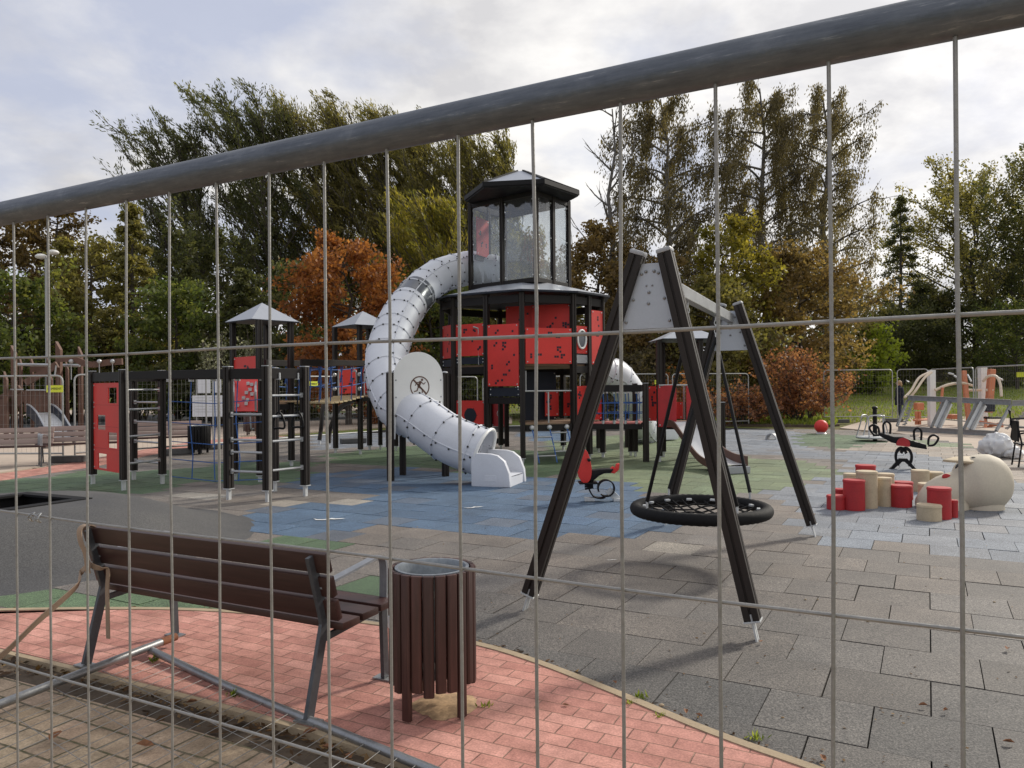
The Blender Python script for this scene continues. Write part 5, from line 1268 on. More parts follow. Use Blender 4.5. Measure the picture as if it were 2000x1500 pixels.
m = MB(); m.prism([(-.24, 0), (-.16, 0), (-.02, .14), (.02, .14), (.16, 0), (.24, 0), (.20, .03), (.07, .20), (-.07, .20), (-.20, .03)], g2 - V((-dirv.y, dirv.x, 0)) * .055, dirv, (0, 0, 1), V((-dirv.y, dirv.x, 0)), .11); m.build('base', 'black', ss)

g3 = G(1604, 847)
bl = thing('play_ball', 'shiny red ball seat on a small pale stand beside the red bushes', 'ball seat', g3)
m = MB(); m.ball(g3 + V((0, 0, .235)), .215, 24, 16); m.build('ball', 'red', bl, smooth=True)
m = MB(); m.lathe([(.0, .0), (.17, .0), (.12, .05), (.10, .08), (0, .08)], g3, 16); m.build('stand', 'foot', bl)
g4 = G(1505, 859)
hp_ = thing('half_pipe_toy', 'little grey half tube standing open on the blue tiles', 'tunnel toy', g4)
m = MB(); arc = [(.16 * math.cos(a), .19 * math.sin(a)) for a in np.linspace(0, math.pi, 17)] + [(.13 * math.cos(a), .155 * math.sin(a)) for a in np.linspace(math.pi, 0, 17)]
m.prism(arc, g4, (.8, -.6, 0), (0, 0, 1), (.6, .8, 0), .3); m.build('shell', 'grey', hp_, bevel=.005)
g5 = G(1705, 861)
ca = thing('carousel', 'small standing carousel with a black pole and pale hoop rails on a round platform', 'carousel', g5)
m = MB(); m.lathe([(0, .07), (.42, .07), (.45, .09), (.45, .12), (.42, .13), (0, .13)], g5, 32); m.build('platform', 'foot', ca, smooth=True)
m = MB(); m.lathe([(0, .0), (.06, .0), (.055, .9), (.0, .9)], g5 + V((.06, 0, 0)), 16); m.build('pole', 'black', ca, smooth=True)
m = MB(); m.ball(g5 + V((.06, 0, .93)), (.085, .085, .05), 12, 7); m.build('pole_cap', 'black', ca, smooth=True)
for a in (2.3, 4.6, .4):
    c = g5 + V((math.cos(a) * .24, math.sin(a) * .24, .13)); t = V((-math.sin(a), math.cos(a), 0)); o_ = V((math.cos(a), math.sin(a), 0))
    m = MB(); m.tube(catmull([c - t * .22 + o_ * .12, c - t * .19 + V((0, 0, .45)), c - t * .15 + V((0, 0, .58)), c + t * .15 + V((0, 0, .58)), c + t * .19 + V((0, 0, .45)), c + t * .22 + o_ * .12], 5), .018, 8); m.build('hoop_rail', 'rail', ca, smooth=True)

# ------------------------------------------------------------------ stepping stumps
def stump(cx, ty, by, w, mat, label):
    px, pb, pt = 1560 + cx / 3.75, 660 + by / 3.75, 660 + ty / 3.75
    f = G(px, pb); r_ = w / 3.75 / 1500 * f.y / 2; f = f + V((0, r_ * .9, 0)); rr = r_ * (1 + .9 * r_ / f.y)
    h = D(px, pt + 3, f.y).z; h = max(h, .12)
    m = MB(); m.lathe([(0, 0), (rr * .985, 0), (rr, .02), (rr * .985, h - .032), (rr * 1.03, h - .03), (rr * 1.03, h - .014), (rr * .97, h), (0, h + .004)], f, 30)
    o = m.build('stepping_stump', mat, smooth=True, ang=40); tag(recentre(o), label, 'stump', 'red and cream stepping stumps')
ST = [(300, 1140, 1262, 132, 'redmat', 'low red stump at the left end of the front row'),
 (315, 1092, 1225, 100, 'redmat', 'low red stump half hidden behind the leftmost front red stump'),
 (405, 980, 1200, 105, 'cream', 'tall cream stump at the left, behind the tall red one'),
 (436, 1025, 1268, 150, 'redmat', 'tall red stump second from the left in the front row'),
 (520, 918, 1150, 138, 'redmat', 'tallest red stump at the back, its top rising above the cream ones'),
 (530, 962, 1252, 146, 'cream', 'tall cream stump standing between the tall red stump and two lower cream ones'),
 (650, 1010, 1238, 104, 'cream', 'middling cream stump at the right of the tall cream stump'),
 (664, 980, 1190, 116, 'cream', 'cream stump with only its top showing behind the middling cream stump'),
 (782, 1065, 1246, 152, 'redmat', 'red stump standing alone between the cream stumps and the cream figure'),
 (795, 1040, 1190, 135, 'redmat', 'red stump with only its rim showing behind the lone front red stump'),
 (920, 955, 1130, 122, 'cream', 'cream stump behind the back of the cream figure, left of the pair'),
 (1018, 968, 1120, 130, 'cream', 'cream stump behind the back of the cream figure, right of the pair'),
 (990, 1052, 1240, 146, 'cream', 'cream stump leaning against the cream figure beside the tall right red stump'),
 (1070, 1082, 1332, 160, 'redmat', 'tall red stump at the right, directly in front of the cream figure'),
 (996, 1207, 1347, 166, 'cream', 'lowest cream stump, in front of all the others'),
 (1150, 1175, 1318, 60, 'redmat', 'narrow low red stump squeezed against the right side of the tall right red stump')]
for a in ST: stump(*a)

# ------------------------------------------------------------------ cream figure
gz = G(1915, 992)
cr_ = thing('climbing_figure', 'big smooth cream climbing figure with a round head, black eyes and a red cheek spot', 'climbing figure', gz + V((-.1, .2, 0)))
def skin_surface(name, balls, mat, parent, res=.035):
    mbd = bpy.data.metaballs.new(name); mbd.resolution = res; mbd.threshold = .6
    ob = bpy.data.objects.new(name + '_source', mbd); COL.objects.link(ob)
    for c, r_, sc_, q in balls:
        e = mbd.elements.new(); e.type = 'ELLIPSOID'; e.co = c; e.radius = r_; e.size_x, e.size_y, e.size_z = sc_; e.rotation = q; e.stiffness = 2.0
    dg = bpy.context.evaluated_depsgraph_get(); me = bpy.data.meshes.new_from_object(ob.evaluated_get(dg)); bpy.data.objects.remove(ob)
    me.transform(Matrix.Translation(-root_of(parent).location)); me.materials.clear(); me.materials.append(MATS[mat])
    me.polygons.foreach_set('use_smooth', [True] * len(me.polygons))
    o = bpy.data.objects.new(name, me); COL.objects.link(o); o.parent = parent; return o
zc = 9.95
hd = D(1909, 948, zc)
def loft(stations, n=28):
    """stations: centre, half width across the view, half width in height, all in the picture-facing plane; one closed surface"""
    m = MB(); vs = []
    for c, t, a, b2 in stations:
        t = V(t).normalized(); s_ = V((-t.y, t.x, 0)).normalized(); up = s_.cross(t) * -1
        if up.z < 0: up = -up
        vs += [V(c) + s_ * (a * math.cos(2 * math.pi * j / n)) + up * (b2 * math.sin(2 * math.pi * j / n)) for j in range(n)]
    k = len(stations); m.add(vs, [(i * n + j, i * n + (j + 1) % n, (i + 1) * n + (j + 1) % n, (i + 1) * n + j) for i in range(k - 1) for j in range(n)] + [tuple(range(n))[::-1], tuple(range((k - 1) * n, k * n))]); return m
# body lying to the left, waist, then the round head: one continuous surface
xl, xr = D(1789, 960, zc).x, D(1968, 960, zc).x
def bx(px): return D(px, 950, zc).x
prof = [(1789.5, 983, 3), (1792, 982, 12), (1800, 979, 21), (1815, 972, 31), (1832, 967, 36), (1850, 963, 38.5), (1864, 960, 39), (1873, 955, 42), (1882, 949, 49), (1891, 947, 53.5), (1903, 946, 56), (1918, 944, 57), (1932, 942.5, 55), (1946, 942, 49), (1957, 942, 39), (1964, 942, 27), (1968, 942, 13), (1969, 942, 3)]
stt = []
for px, py, hh in prof:
    c = D(px, py, zc); b2 = hh / 1500 * zc; stt.append((c, (1, 0, 0), b2 * (.95 if px > 1880 else .8), b2))
m = loft(stt); m.build('body', 'creamskin', cr_, smooth=True, ang=75)
m = MB(); c = D(1915, 985, zc - .02); m.lathe([(0, 0), (.27, 0), (.265, .05), (.25, .12), (.20, .2), (0, .22)], (c.x, c.y, 0.0), 26); m.lathe([(0, 0), (.24, 0), (.235, .06), (.2, .14), (0, .15)], (D(1850, 985, zc).x, c.y, 0.0), 26); m.build('base', 'creamskin', cr_, smooth=True)
m = MB(); b_ = D(1885, 898, zc - .05); out = [(0, .10), (-.10, .085), (-.22, .03), (-.30, -.01), (-.22, -.04), (-.08, -.07), (.02, -.10), (.12, -.08), (.12, .10)]
m.prism([(x, y) for x, y in out], b_ + V((0, 0, -.02)), (1, 0, 0), (0, .96, .28), V((0, -.28, .96)), .035); m.build('beak', 'cream', cr_, bevel=.012, smooth=True)
def surf(px, py, zhint=zc):       # point on the figure's front below a pixel of the photo, found on the lofted ellipses
    d = ray(px, py); best = None
    for i in range(400):
        y = zc - .75 + .75 * i / 400; p = V((0, 0, CAM_H)) + d * (y / d.y)
        for (c, t, a, b2), (c2, t2, a2, b22) in zip(stt[:-1], stt[1:]):
            if c.x <= p.x <= c2.x:
                f = (p.x - c.x) / max(1e-6, c2.x - c.x); cc = c.lerp(c2, f); A_ = a + (a2 - a) * f; B_ = b2 + (b22 - b2) * f
                if ((p.y - cc.y) / A_) ** 2 + ((p.z - cc.z) / B_) ** 2 <= 1: return p
    return V((0, 0, CAM_H)) + d * ((zc - .3) / d.y)
def spot(px, py, rx, rz, mat, name, ang=0):
    p = surf(px, py); m = MB(); m.ball(p + V((0, -.004, 0)), (rx, .02, rz), 14, 8, M=Matrix.Rotation(ang, 3, 'Y')); m.build(name, mat, cr_, smooth=True)
spot(1848, 931, .058, .040, 'redmat', 'cheek_spot'); spot(1880, 906, .058, .018, 'ink', 'eye'); spot(1901, 893.5, .028, .010, 'ink', 'eye', -.1); spot(1869, 910, .012, .04, 'ink', 'mouth', .6)

# ------------------------------------------------------------------ sacks and chairs at the right edge
sk = thing('rubble_sack', 'crumpled white woven sack dumped beside dark chairs at the right edge', 'sack', G(1960, 895))
def lump(c, r_, seed, amp=.16, n=40, k=26):
    rs = np.random.RandomState(seed); m = MB(); c = V(c); ph = rs.uniform(0, 6, (10, 3)); vs = []
    for i in range(k + 1):
        a = math.pi * i / k
        for j in range(n):
            b2 = 2 * math.pi * j / n; dx, dy, dz = math.sin(a) * math.cos(b2), math.sin(a) * math.sin(b2), -math.cos(a); q = 1.0
            for w in range(10): q -= amp / (1 + w * .45) * (abs(math.sin((2 + w) * dx + ph[w, 0]) * math.cos((1.7 + w) * dy + ph[w, 1]) + .5 * math.sin((2.5 + w) * dz + ph[w, 2])) - .5)
            for w in range(5): q -= .04 * (abs(math.sin((7 + 2 * w) * dx + (5 - w) * dz + ph[w, 0]) + math.cos((8 + w) * dy - 3 * dz + ph[w, 1])) - .8)
            vs.append(c + V((dx * r_[0] * q, dy * r_[1] * q, max(-c.z, dz * r_[2] * q))))
    m.add(vs, [(i * n + j, i * n + (j + 1) % n, (i + 1) * n + (j + 1) % n, (i + 1) * n + j) for i in range(k) for j in range(n)]); return m
c = G(1960, 895); lump(c + V((.0, .2, .22)), (.34, .30, .27), 1).build('sack_cloth', 'sack', sk, smooth=True, ang=50)
lump(c + V((.18, .05, .12)), (.26, .22, .15), 2).build('sack_cloth', 'sack', sk, smooth=True, ang=50)
def chair(label, c, rz):
    r = thing('stacking_chair', label, 'chair', (0, 0, 0), 'dark chairs at the right edge')
    for sx in (-1, 1):
        m = MB(); m.tube(catmull([V((sx * .27, -.25, .0)), V((sx * .27, -.25, .60)), V((sx * .27, -.20, .66)), V((sx * .27, .10, .66)), V((sx * .26, .22, .64))], 5), .016, 8); m.build('arm_frame', 'black', r, smooth=True)
        m = MB(); m.tube([V((sx * .26, .26, 0)), V((sx * .25, .20, .45)), V((sx * .24, .28, .88))], .016, 8); m.build('back_leg', 'black', r, smooth=True)
    m = MB(); m.box((0, 0, .43), (.50, .48, .03)); m.build('seat', 'black', r, bevel=.01)
    m = MB(); m.box((0, .25, .68), (.48, .03, .40)); m.build('backrest', 'black', r, bevel=.01)
    r.location = c; r.rotation_euler = (0, 0, rz); return r
chair('dark metal armchair nearest the viewer at the right edge of the photo', G(1998, 912) + V((.22, .1, 0)), 1.2)
chair('dark metal armchair partly behind the white sack', G(1972, 868) + V((.45, .2, 0)), 1.0)

# ------------------------------------------------------------------ galvanised frame, gym machines
fr_ = thing('steel_rack', 'long galvanised steel rack with slanting uprights propped in front of the gym machines', 'steel rack', G(1850, 845))
bl0, br0 = G(1753, 842), G(1947, 853); tl0, tr0 = D(1772, 777, bl0.y + .5), D(1974, 786, br0.y + .5)
def ch(p, q, w=.09, h=.17):
    m = MB(); m.bar(p, q, w, h, poly=[(-w / 2, -h / 2), (w / 2, -h / 2), (w / 2, -h / 2 + .02), (-w / 2 + .02, -h / 2 + .02), (-w / 2 + .02, h / 2 - .02), (w / 2, h / 2 - .02), (w / 2, h / 2), (-w / 2, h / 2)]); return m
ch(bl0 + V((0, 0, .09)), br0 + V((0, 0, .09))).build('bottom_rail', 'galv', fr_); ch(tl0, tr0).build('top_rail', 'galv', fr_)
for t in (.0, .375, .445, .70, .765, 1.0):
    p, q = bl0 + (br0 - bl0) * t + V((0, .03, .17)), tl0 + (tr0 - tl0) * t + V((0, .0, -.08)); m = MB(); m.bar(p, q, .07, .07, (0, 1, 0)); m.build('upright', 'galv', fr_)
for t in (.41, .735):
    p, q = bl0 + (br0 - bl0) * (t + .035) + V((0, .08, .17)), tl0 + (tr0 - tl0) * (t + .035) + V((0, .05, -.08)); m = MB(); m.bar(p, q, .26, .02, (0, 1, 0)); m.build('plate', 'foot', fr_)
for t in (.10,):
    p, q = bl0 + (br0 - bl0) * t + V((0, .1, .2)), tl0 + (tr0 - tl0) * (t - .03) + V((0, .05, -.1)); m = MB(); m.bar(p, q, .03, .02, (0, 1, 0))
    for k in range(9): c = p.lerp(q, (k + .5) / 9); m.bar(c + V((-.09, 0, -.02)), c + V((.06, 0, .03)), .02, .05)
    m.build('toothed_bar', 'galv', fr_)
ch(tr0 + V((.05, 0, -.02)), tr0 + V((.75, -.4, -.0))).build('top_rail', 'galv', fr_)
p, q = V((br0.x + .55, br0.y + .4, .2)), V((tr0.x + .65, tr0.y - .3, 1.0)); m = MB(); m.bar(p, q, .05, .03, (0, 1, 0))
for k in range(9): c = p.lerp(q, (k + .5) / 9); m.bar(c + V((-.10, 0, -.02)), c + V((.06, 0, .03)), .02, .05)
m.build('toothed_bar', 'galv', fr_)

gm = thing('gym_machine', 'outdoor gym machine with a white column, hooped cream arms and orange seats', 'gym machine', D(1820, 800, 28.6) * 1.0)
gm.location.z = 0
c1 = G(1820, 832); m = MB(); m.box(lift(c1, 1.05), (.22, .22, 2.1)); m.build('column', 'white', gm, bevel=.01)
for dx in (0, .35):
    m = MB(); m.tube(catmull([D(1816 + dx * 10, 727, 28.4), D(1795 + dx * 30, 738, 28.2), D(1780 + dx * 25, 762, 27.9), D(1767 + dx * 30, 776, 27.6 + dx)], 6), .045, 8); m.build('arm', 'gymcream', gm, smooth=True)
m = MB(); m.tube(catmull([D(1826, 762, 28.6), D(1850, 752, 28.6), D(1878, 748, 28.8), D(1900, 753, 29)], 6), .05, 8); m.build('arm', 'gymcream', gm, smooth=True)
m = MB(); m.tube([D(1841, 757, 28.5), D(1838, 795, 28.5), D(1836, 822, 28.4)], .05, 8); m.build('post', 'orange', gm, smooth=True)
for px in (1790, 1796): 
    m = MB(); m.tube([lift(G(px, 832), .05), lift(G(px, 832), .55)], .06, 8); m.tube([lift(G(px - 5, 834), .25), lift(G(px + 26, 828), .20)], .045, 6); m.build('leg', 'orange', gm, smooth=True)
m = MB(); m.box(lift(G(1795, 830), .72), (.28, .3, .28)); m.build('seat', 'orange', gm, bevel=.04)
m = MB(); m.box(lift(G(1862, 830), .32), (.34, .4, .18)); m.build('seat', 'orange', gm, bevel=.04)
gm2 = thing('gym_machine', 'outdoor gym machine with a white column and tall orange back beams at the far right', 'gym machine', lift(G(1920, 830), 0))
c2 = G(1920, 830); m = MB(); m.box(lift(c2, 1.1), (.24, .24, 2.2)); m.build('column', 'white', gm2, bevel=.01)
m = MB(); m.bar(lift(G(1893, 832), .1), D(1882, 724, 29), .16, .14, (0, 1, 0)); m.build('back_beam', 'orange', gm2, bevel=.02)
m = MB(); m.bar(lift(G(1931, 832), .5), D(1937, 721, 28.6), .22, .2, (0, 1, 0)); m.build('back_beam', 'orange', gm2, bevel=.02)
m = MB(); m.tube(catmull([D(1920, 745, 28.6), D(1930, 735, 28.4), D(1945, 735, 28.2), D(1953, 748, 28), D(1956, 774, 27.8)], 6), .05, 8); m.build('arm', 'gymcream', gm2, smooth=True)
m = MB(); m.tube([D(1886, 762, 29), D(1916, 762, 29)], .05, 8); m.tube([D(1925, 762, 28.6), D(1940, 762, 28.5)], .05, 8); m.build('cross_bar', 'gymcream', gm2, smooth=True)
m = MB(); m.box(D(1932, 792, 28.3), (.34, .2, .45)); m.build('backrest', 'darkblue', gm2, bevel=.03)
m = MB(); m.box(D(1942, 816, 28.0), (.6, .35, .07)); m.build('seat', 'black', gm2, bevel=.02)
for a, b2 in (((1905, 822), (1960, 832)), ((1912, 838), (1958, 826)), ((1925, 815), (1925, 838))):
    m = MB(); m.tube([D(*a, 28.2), D(*b2, 27.6)], .05, 8); m.build('foot_bar', 'orange', gm2, smooth=True)
for (a, b2) in (((1853, 729), (1862, 731)), ((1864, 734), (1870, 738)), ((1890, 732), (1897, 745)), ((1950, 738), (1958, 742)), ((1866, 748), (1872, 750))):
    m = MB(); m.tube([D(*a, 28.8), D(*b2, 28.4)], .035, 6); m.build('handle', 'foot', gm2, smooth=True)

# ------------------------------------------------------------------ far temporary fence panels
def far_panel(label, a, b2, h=1.95, z0=0.08, sign=None):
    a, b2 = V((a[0], a[1], 0)), V((b2[0], b2[1], 0)); d = (b2 - a); L = d.length; d.normalize(); r = thing('mesh_fence', label, 'fence', (a + b2) / 2, 'temporary fence panels round the playground')
    a = a + d * .05; b2 = b2 - d * .05; L -= .1; cr = .13
    loop = [lift(a, z0), lift(a, h - cr)] + [lift(a + d * (cr - cr * math.cos(t)), h - cr + cr * math.sin(t)) for t in (.5, 1.0)] + [lift(a + d * cr, h), lift(b2 - d * cr, h)] + [lift(b2 - d * (cr - cr * math.cos(t)), h - cr + cr * math.sin(t)) for t in (1.0, .5)] + [lift(b2, h - cr), lift(b2, z0)]
    m = MB(); m.tube(loop, .021, 8); m.tube([lift(a, z0 + .1), lift(b2, z0 + .1)], .021, 8); m.build('frame', 'fartube', r, smooth=True)
    m = MB(); n = int(L / .11)
    for k in range(1, n): p = a + d * (L * k / n); m.bar(lift(p, z0 + .1), lift(p, h), .0028, .0028)
    for k in range(1, 8): z = z0 + .1 + (h - z0 - .1) * k / 8; m.bar(lift(a, z), lift(b2, z), .0032, .0032)
    m.build('wire_mesh', 'wire', r)
    if sign:
        t, z = sign; nn = V((d.y, -d.x, 0)); nn = nn if nn.y < 0 else -nn; rx = V((-nn.y, nn.x, 0)); c = a + d * (L * t) + nn * .035
        m = MB(); m.box(lift(c, z), (.40, .012, .16), math.atan2(d.y, d.x)); s_ = m.build('sign_plate', 'yellow', r)
        Mx = Matrix(((rx.x, 0, nn.x, c.x + nn.x * .008), (rx.y, 0, nn.y, c.y + nn.y * .008), (0, 1, 0, z), (0, 0, 0, 1)))
        lettering('RAMIRENT', .072, Mx, s_, 'ink')
    return r
def block(c, label, rz=0.0):
    m = MB(); m.box((c[0], c[1], .075), (.75, .24, .15), rz); o = m.build('fence_block', 'concrete', bevel=.03); tag(recentre(o), label, 'fence foot', 'dark feet of the temporary fence')
far_panel('fence panel with a yellow sign in front of the brown play fort', (-14.0, 17.9), (-10.22, 17.55), 1.96, sign=(.955, 1.66))
far_panel('fence panel between the brown play fort and the blue scramble net', (-10.08, 17.6), (-8.0, 20.2), 1.98)
far_panel('fence panel behind the blue scramble net beside the notice board', (-7.95, 20.3), (-6.3, 23.0), 1.98, sign=(.25, 1.70))
far_panel('fence panel behind the left play turret', (-6.2, 23.1), (-4.4, 25.8), 1.98, sign=(.06, 1.75))
far_panel('fence panel behind the plank bridge', (-4.3, 25.9), (-1.2, 27.6), 1.98)
far_panel('fence panel seen under the play tower', (-1.1, 27.7), (2.3, 28.6), 1.98)
far_panel('fence panel left of the right turret with a small yellow sign', (2.5, 28.7), (6.0, 29.3), 2.05, sign=(.90, 1.74))
far_panel('fence panel behind the right turret', (6.1, 29.4), (9.4, 30.4), 2.05)
far_panel('fence panel standing on the grass right of the red bushes', (13.35, 33.0), (16.2, 32.6), 2.2, .1)
far_panel('fence panel ending beside the dark clothed person', (16.3, 32.6), (17.35, 31.9), 2.2, .1)
far_panel('fence panel running behind the white gym column', (16.85, 31.0), (16.55, 27.5), 2.16, .1)
far_panel('fence panel at the right edge with a yellow sign', (16.52, 27.4), (16.2, 23.9), 2.16, .1, sign=(.80, 1.86))
block(G(132, 903), 'dark fence foot below the panel in front of the brown play fort'); block(G(345, 888), 'dark fence foot beside the empty far bench', .6); block(G(404, 878), 'dark fence foot right of the black far bin', .6)
block(G(690, 866), 'dark fence foot seen behind the posts of the middle turret', .5); block(G(1745, 824), 'dark fence foot at the shoes of the person'); block(G(1640, 826), 'dark fence foot on the grass by the red bushes')

# ------------------------------------------------------------------ far benches, bin, board, lamp, fort
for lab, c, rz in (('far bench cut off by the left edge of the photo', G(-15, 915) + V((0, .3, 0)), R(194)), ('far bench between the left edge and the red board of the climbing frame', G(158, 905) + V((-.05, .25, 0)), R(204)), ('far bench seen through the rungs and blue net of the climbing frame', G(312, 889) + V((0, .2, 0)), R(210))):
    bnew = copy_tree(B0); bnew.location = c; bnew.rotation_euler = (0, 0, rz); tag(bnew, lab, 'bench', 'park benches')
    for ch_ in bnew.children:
        if ch_.name.startswith('backrest'): ch_.data = ch_.data.copy(); ch_.data.materials[0] = MATS['bench_glare']  # far backrests take the wood colour with glare painted in
bb = make_bin('black far bin beyond the blue scramble net', G(383, 888) + V((0, .2, 0)), 'black', rz=1.0); bb.scale = (1.25, 1.25, 1.0)
make_bin('dark slatted far bin seen under the red climbing wall', G(488, 850), 'slat_wood', rz=.5)
ib = thing('notice_board', 'notice board of two small sheets above one large white plan on poles', 'notice board', G(405, 838))
c = G(405, 838); yb = c.y
def sheetbox(x0, y0, x1, y1, mat, name, dy=0, par=ib):
    a, b2 = D(x0, y1, yb + dy), D(x1, y0, yb + dy); m = MB(); m.box((a + b2) / 2, (b2.x - a.x, .02, b2.z - a.z)); return m.build(name, mat, par)
for px in (383, 424): m = MB(); m.tube([V((D(px, 800, yb).x, yb + .06, 0)), V((D(px, 800, yb).x, yb + .06, D(px, 738, yb).z))], .03, 8); m.build('pole', 'fartube', ib)
sheetbox(386, 741, 411, 768, 'paper', 'small_sheet'); sheetbox(415, 741, 432, 767, 'paper', 'small_sheet'); pl_ = sheetbox(376, 772, 434, 814, 'paper', 'plan_sheet')
m = MB()
for k in range(6): y = 777 + 5.5 * k; a, b2 = D(381, y, yb - .012), D(400 + (k % 3) * 4, y, yb - .012); m.bar(a, b2, .004, .012); a, b2 = D(408, y, yb - .012), D(428 - (k % 2) * 5, y, yb - .012); m.bar(a, b2, .004, .012)
m.build('ruled_lines', 'fartube', pl_)
lp = D(93, 780, 31.0); lp.z = 0; lpd = lp.y
la = thing('street_lamp', 'twin street lamp with two small white domed heads before the dark trees', 'street lamp', lp)
top = D(93, 507, lpd); m = MB(); m.tube([lp, V((lp.x, lp.y, top.z))], .07, 10); m.build('pole', 'fartube', la, smooth=True)
for px, py, s_ in ((80, 501, -1), (104, 493, 1)):
    h = D(px, py, lpd); m = MB(); m.tube(catmull([V((lp.x, lp.y, top.z - .1)), V((lp.x + s_ * .08, lp.y, (top.z + h.z) / 2 + .05)), V((h.x - s_ * .1, h.y, h.z + .06)), h], 5), .045, 8); m.build('arm', 'fartube', la, smooth=True)
    m = MB(); m.ball(h, (.22, .2, .11), 14, 8); m.build('lamp_head', 'lampwhite', la, smooth=True)
pp = G(341, 812); m = MB(); m.lathe([(0, 0), (.04, 0), (.04, 1.5), (.17, 1.9), (.10, 2.6), (.05, 3.3), (.012, 4.0), (0, 4.0)], (pp.x, pp.y, 0), 10); o = m.build('closed_parasol', 'red'); tag(recentre(o), 'thin closed red parasol rising above the horizontal ladder', 'parasol')

fy = 25.5
ft = thing('wooden_fort', 'brown wooden play fort with slanted posts and a shiny slide at the left edge', 'play fort', (-15.6, fy, 0))
for px, ty, w, dy in ((-40, 690, 9, 0), (28, 684, 8, 0), (41, 705, 5, .8), (63, 704, 5, 1.2), (95, 705, 5, 1.2), (116, 676, 9, .2), (100, 735, 5, .5), (158, 686, 7, .8), (132, 715, 5, 1.2), (12, 735, 6, -.3)):
    yy = fy + dy; p = D(px, 800, yy); z = D(px, ty, yy).z; a = w / 1500 * yy / 2; m = MB(); m.prism([(-a, -a), (a, -a), (a, a), (-a, a)], (p.x, p.y, 0), (1, 0, 0), (0, 1, 0), (0, 0, 1), z)
    for i in range(4, 8):
        v = m.v[i]; m.v[i] = (v[0], v[1], v[2] + (.16 if v[0] < p.x else -.12))
    m.build('post', 'brownwood', ft)
def fb(a, b2, w=.10, h=.22, ya=0, yb_=0, mat='brownwood', name='beam'):
    m = MB(); m.bar(D(*a, fy + ya), D(*b2, fy + yb_), w, h); return m.build(name, mat, ft)
fb((50, 748), (112, 712)); fb((0, 780), (40, 758)); fb((-60, 800), (0, 780)); fb((60, 720), (96, 722), ya=1, yb_=1); fb((0, 815), (50, 770), h=.3)
for k in range(9): 
    x0 = 48 + k * 7.5; a, b2 = D(x0, 805, fy - .1), D(x0 + 6.6, 762 + (k % 3), fy - .1); m = MB(); m.box((a + b2) / 2, (b2.x - a.x, .04, abs(b2.z - a.z))); m.build('plank', 'brownwood', ft)
for k in range(7):
    x0 = -45 + k * 9; a, b2 = D(x0, 838, fy - .2), D(x0 + 8, 776 + 3 * (k % 2), fy - .2); m = MB(); m.box((a + b2) / 2, (b2.x - a.x, .05, abs(b2.z - a.z))); m.build('plank', 'brownwood', ft)
m = MB(); m.tube([D(34, 712, fy + .5), D(156, 714, fy + .5)], .05, 8); m.build('roller_bar', 'rail', ft, smooth=True)
for a, b2 in (((20, 761), (46, 761)), ((52, 762), (88, 762)), ((110, 714), (107, 734))): m = MB(); m.tube([D(*a, fy - .2), D(*b2, fy - .2)], .025, 8); m.build('hand_rail', 'rail', ft, smooth=True)
wv = catmull([D(118, 701, fy), D(145, 702, fy), D(175, 712, fy), D(210, 708, fy), D(239, 706, fy)], 5); m = MB()
for i in range(len(wv) - 1): m.bar(wv[i], wv[i + 1], .10, .20)
m.build('wavy_beam', 'brownwood', ft)
for px in (139, 194, 220): m = MB(); p = D(px, 706, fy - .08); m.ball(p, .08, 8, 6); m.tube([p, p - V((0, 0, .6))], .015, 6); m.build('hanger', 'rail', ft, smooth=True)
s_a, s_b = D(76, 806, fy - .6), D(122, 846, fy - 3.0); s_b.z = .15; dv = (s_b - s_a); Cs = catmull([s_a, s_a + dv * .2 + V((0, 0, .10)), s_a + dv * .5 + V((0, 0, .12)), s_a + dv * .85 + V((0, 0, -.03)), s_b], 5); sdv = V((1, .25, 0)).normalized() * .34
m = MB(); n = len(Cs); m.add([p + sdv * k for p in Cs for k in (-1, 1)], [(2 * i, 2 * i + 1, 2 * i + 3, 2 * i + 2) for i in range(n - 1)]); m.build('slide_chute', 'steelslide', ft, smooth=True)
for k in (-1, 1):
    m = MB()
    for i in range(n - 1): m.bar(Cs[i] + sdv * k + V((0, 0, .08)), Cs[i + 1] + sdv * k + V((0, 0, .08)), .04, .36)
    m.build('slide_side', 'darkblue', ft); m = MB(); m.tube([p + sdv * k + V((0, 0, .27)) for p in Cs], .03, 6); m.build('slide_rail', 'rail', ft, smooth=True)

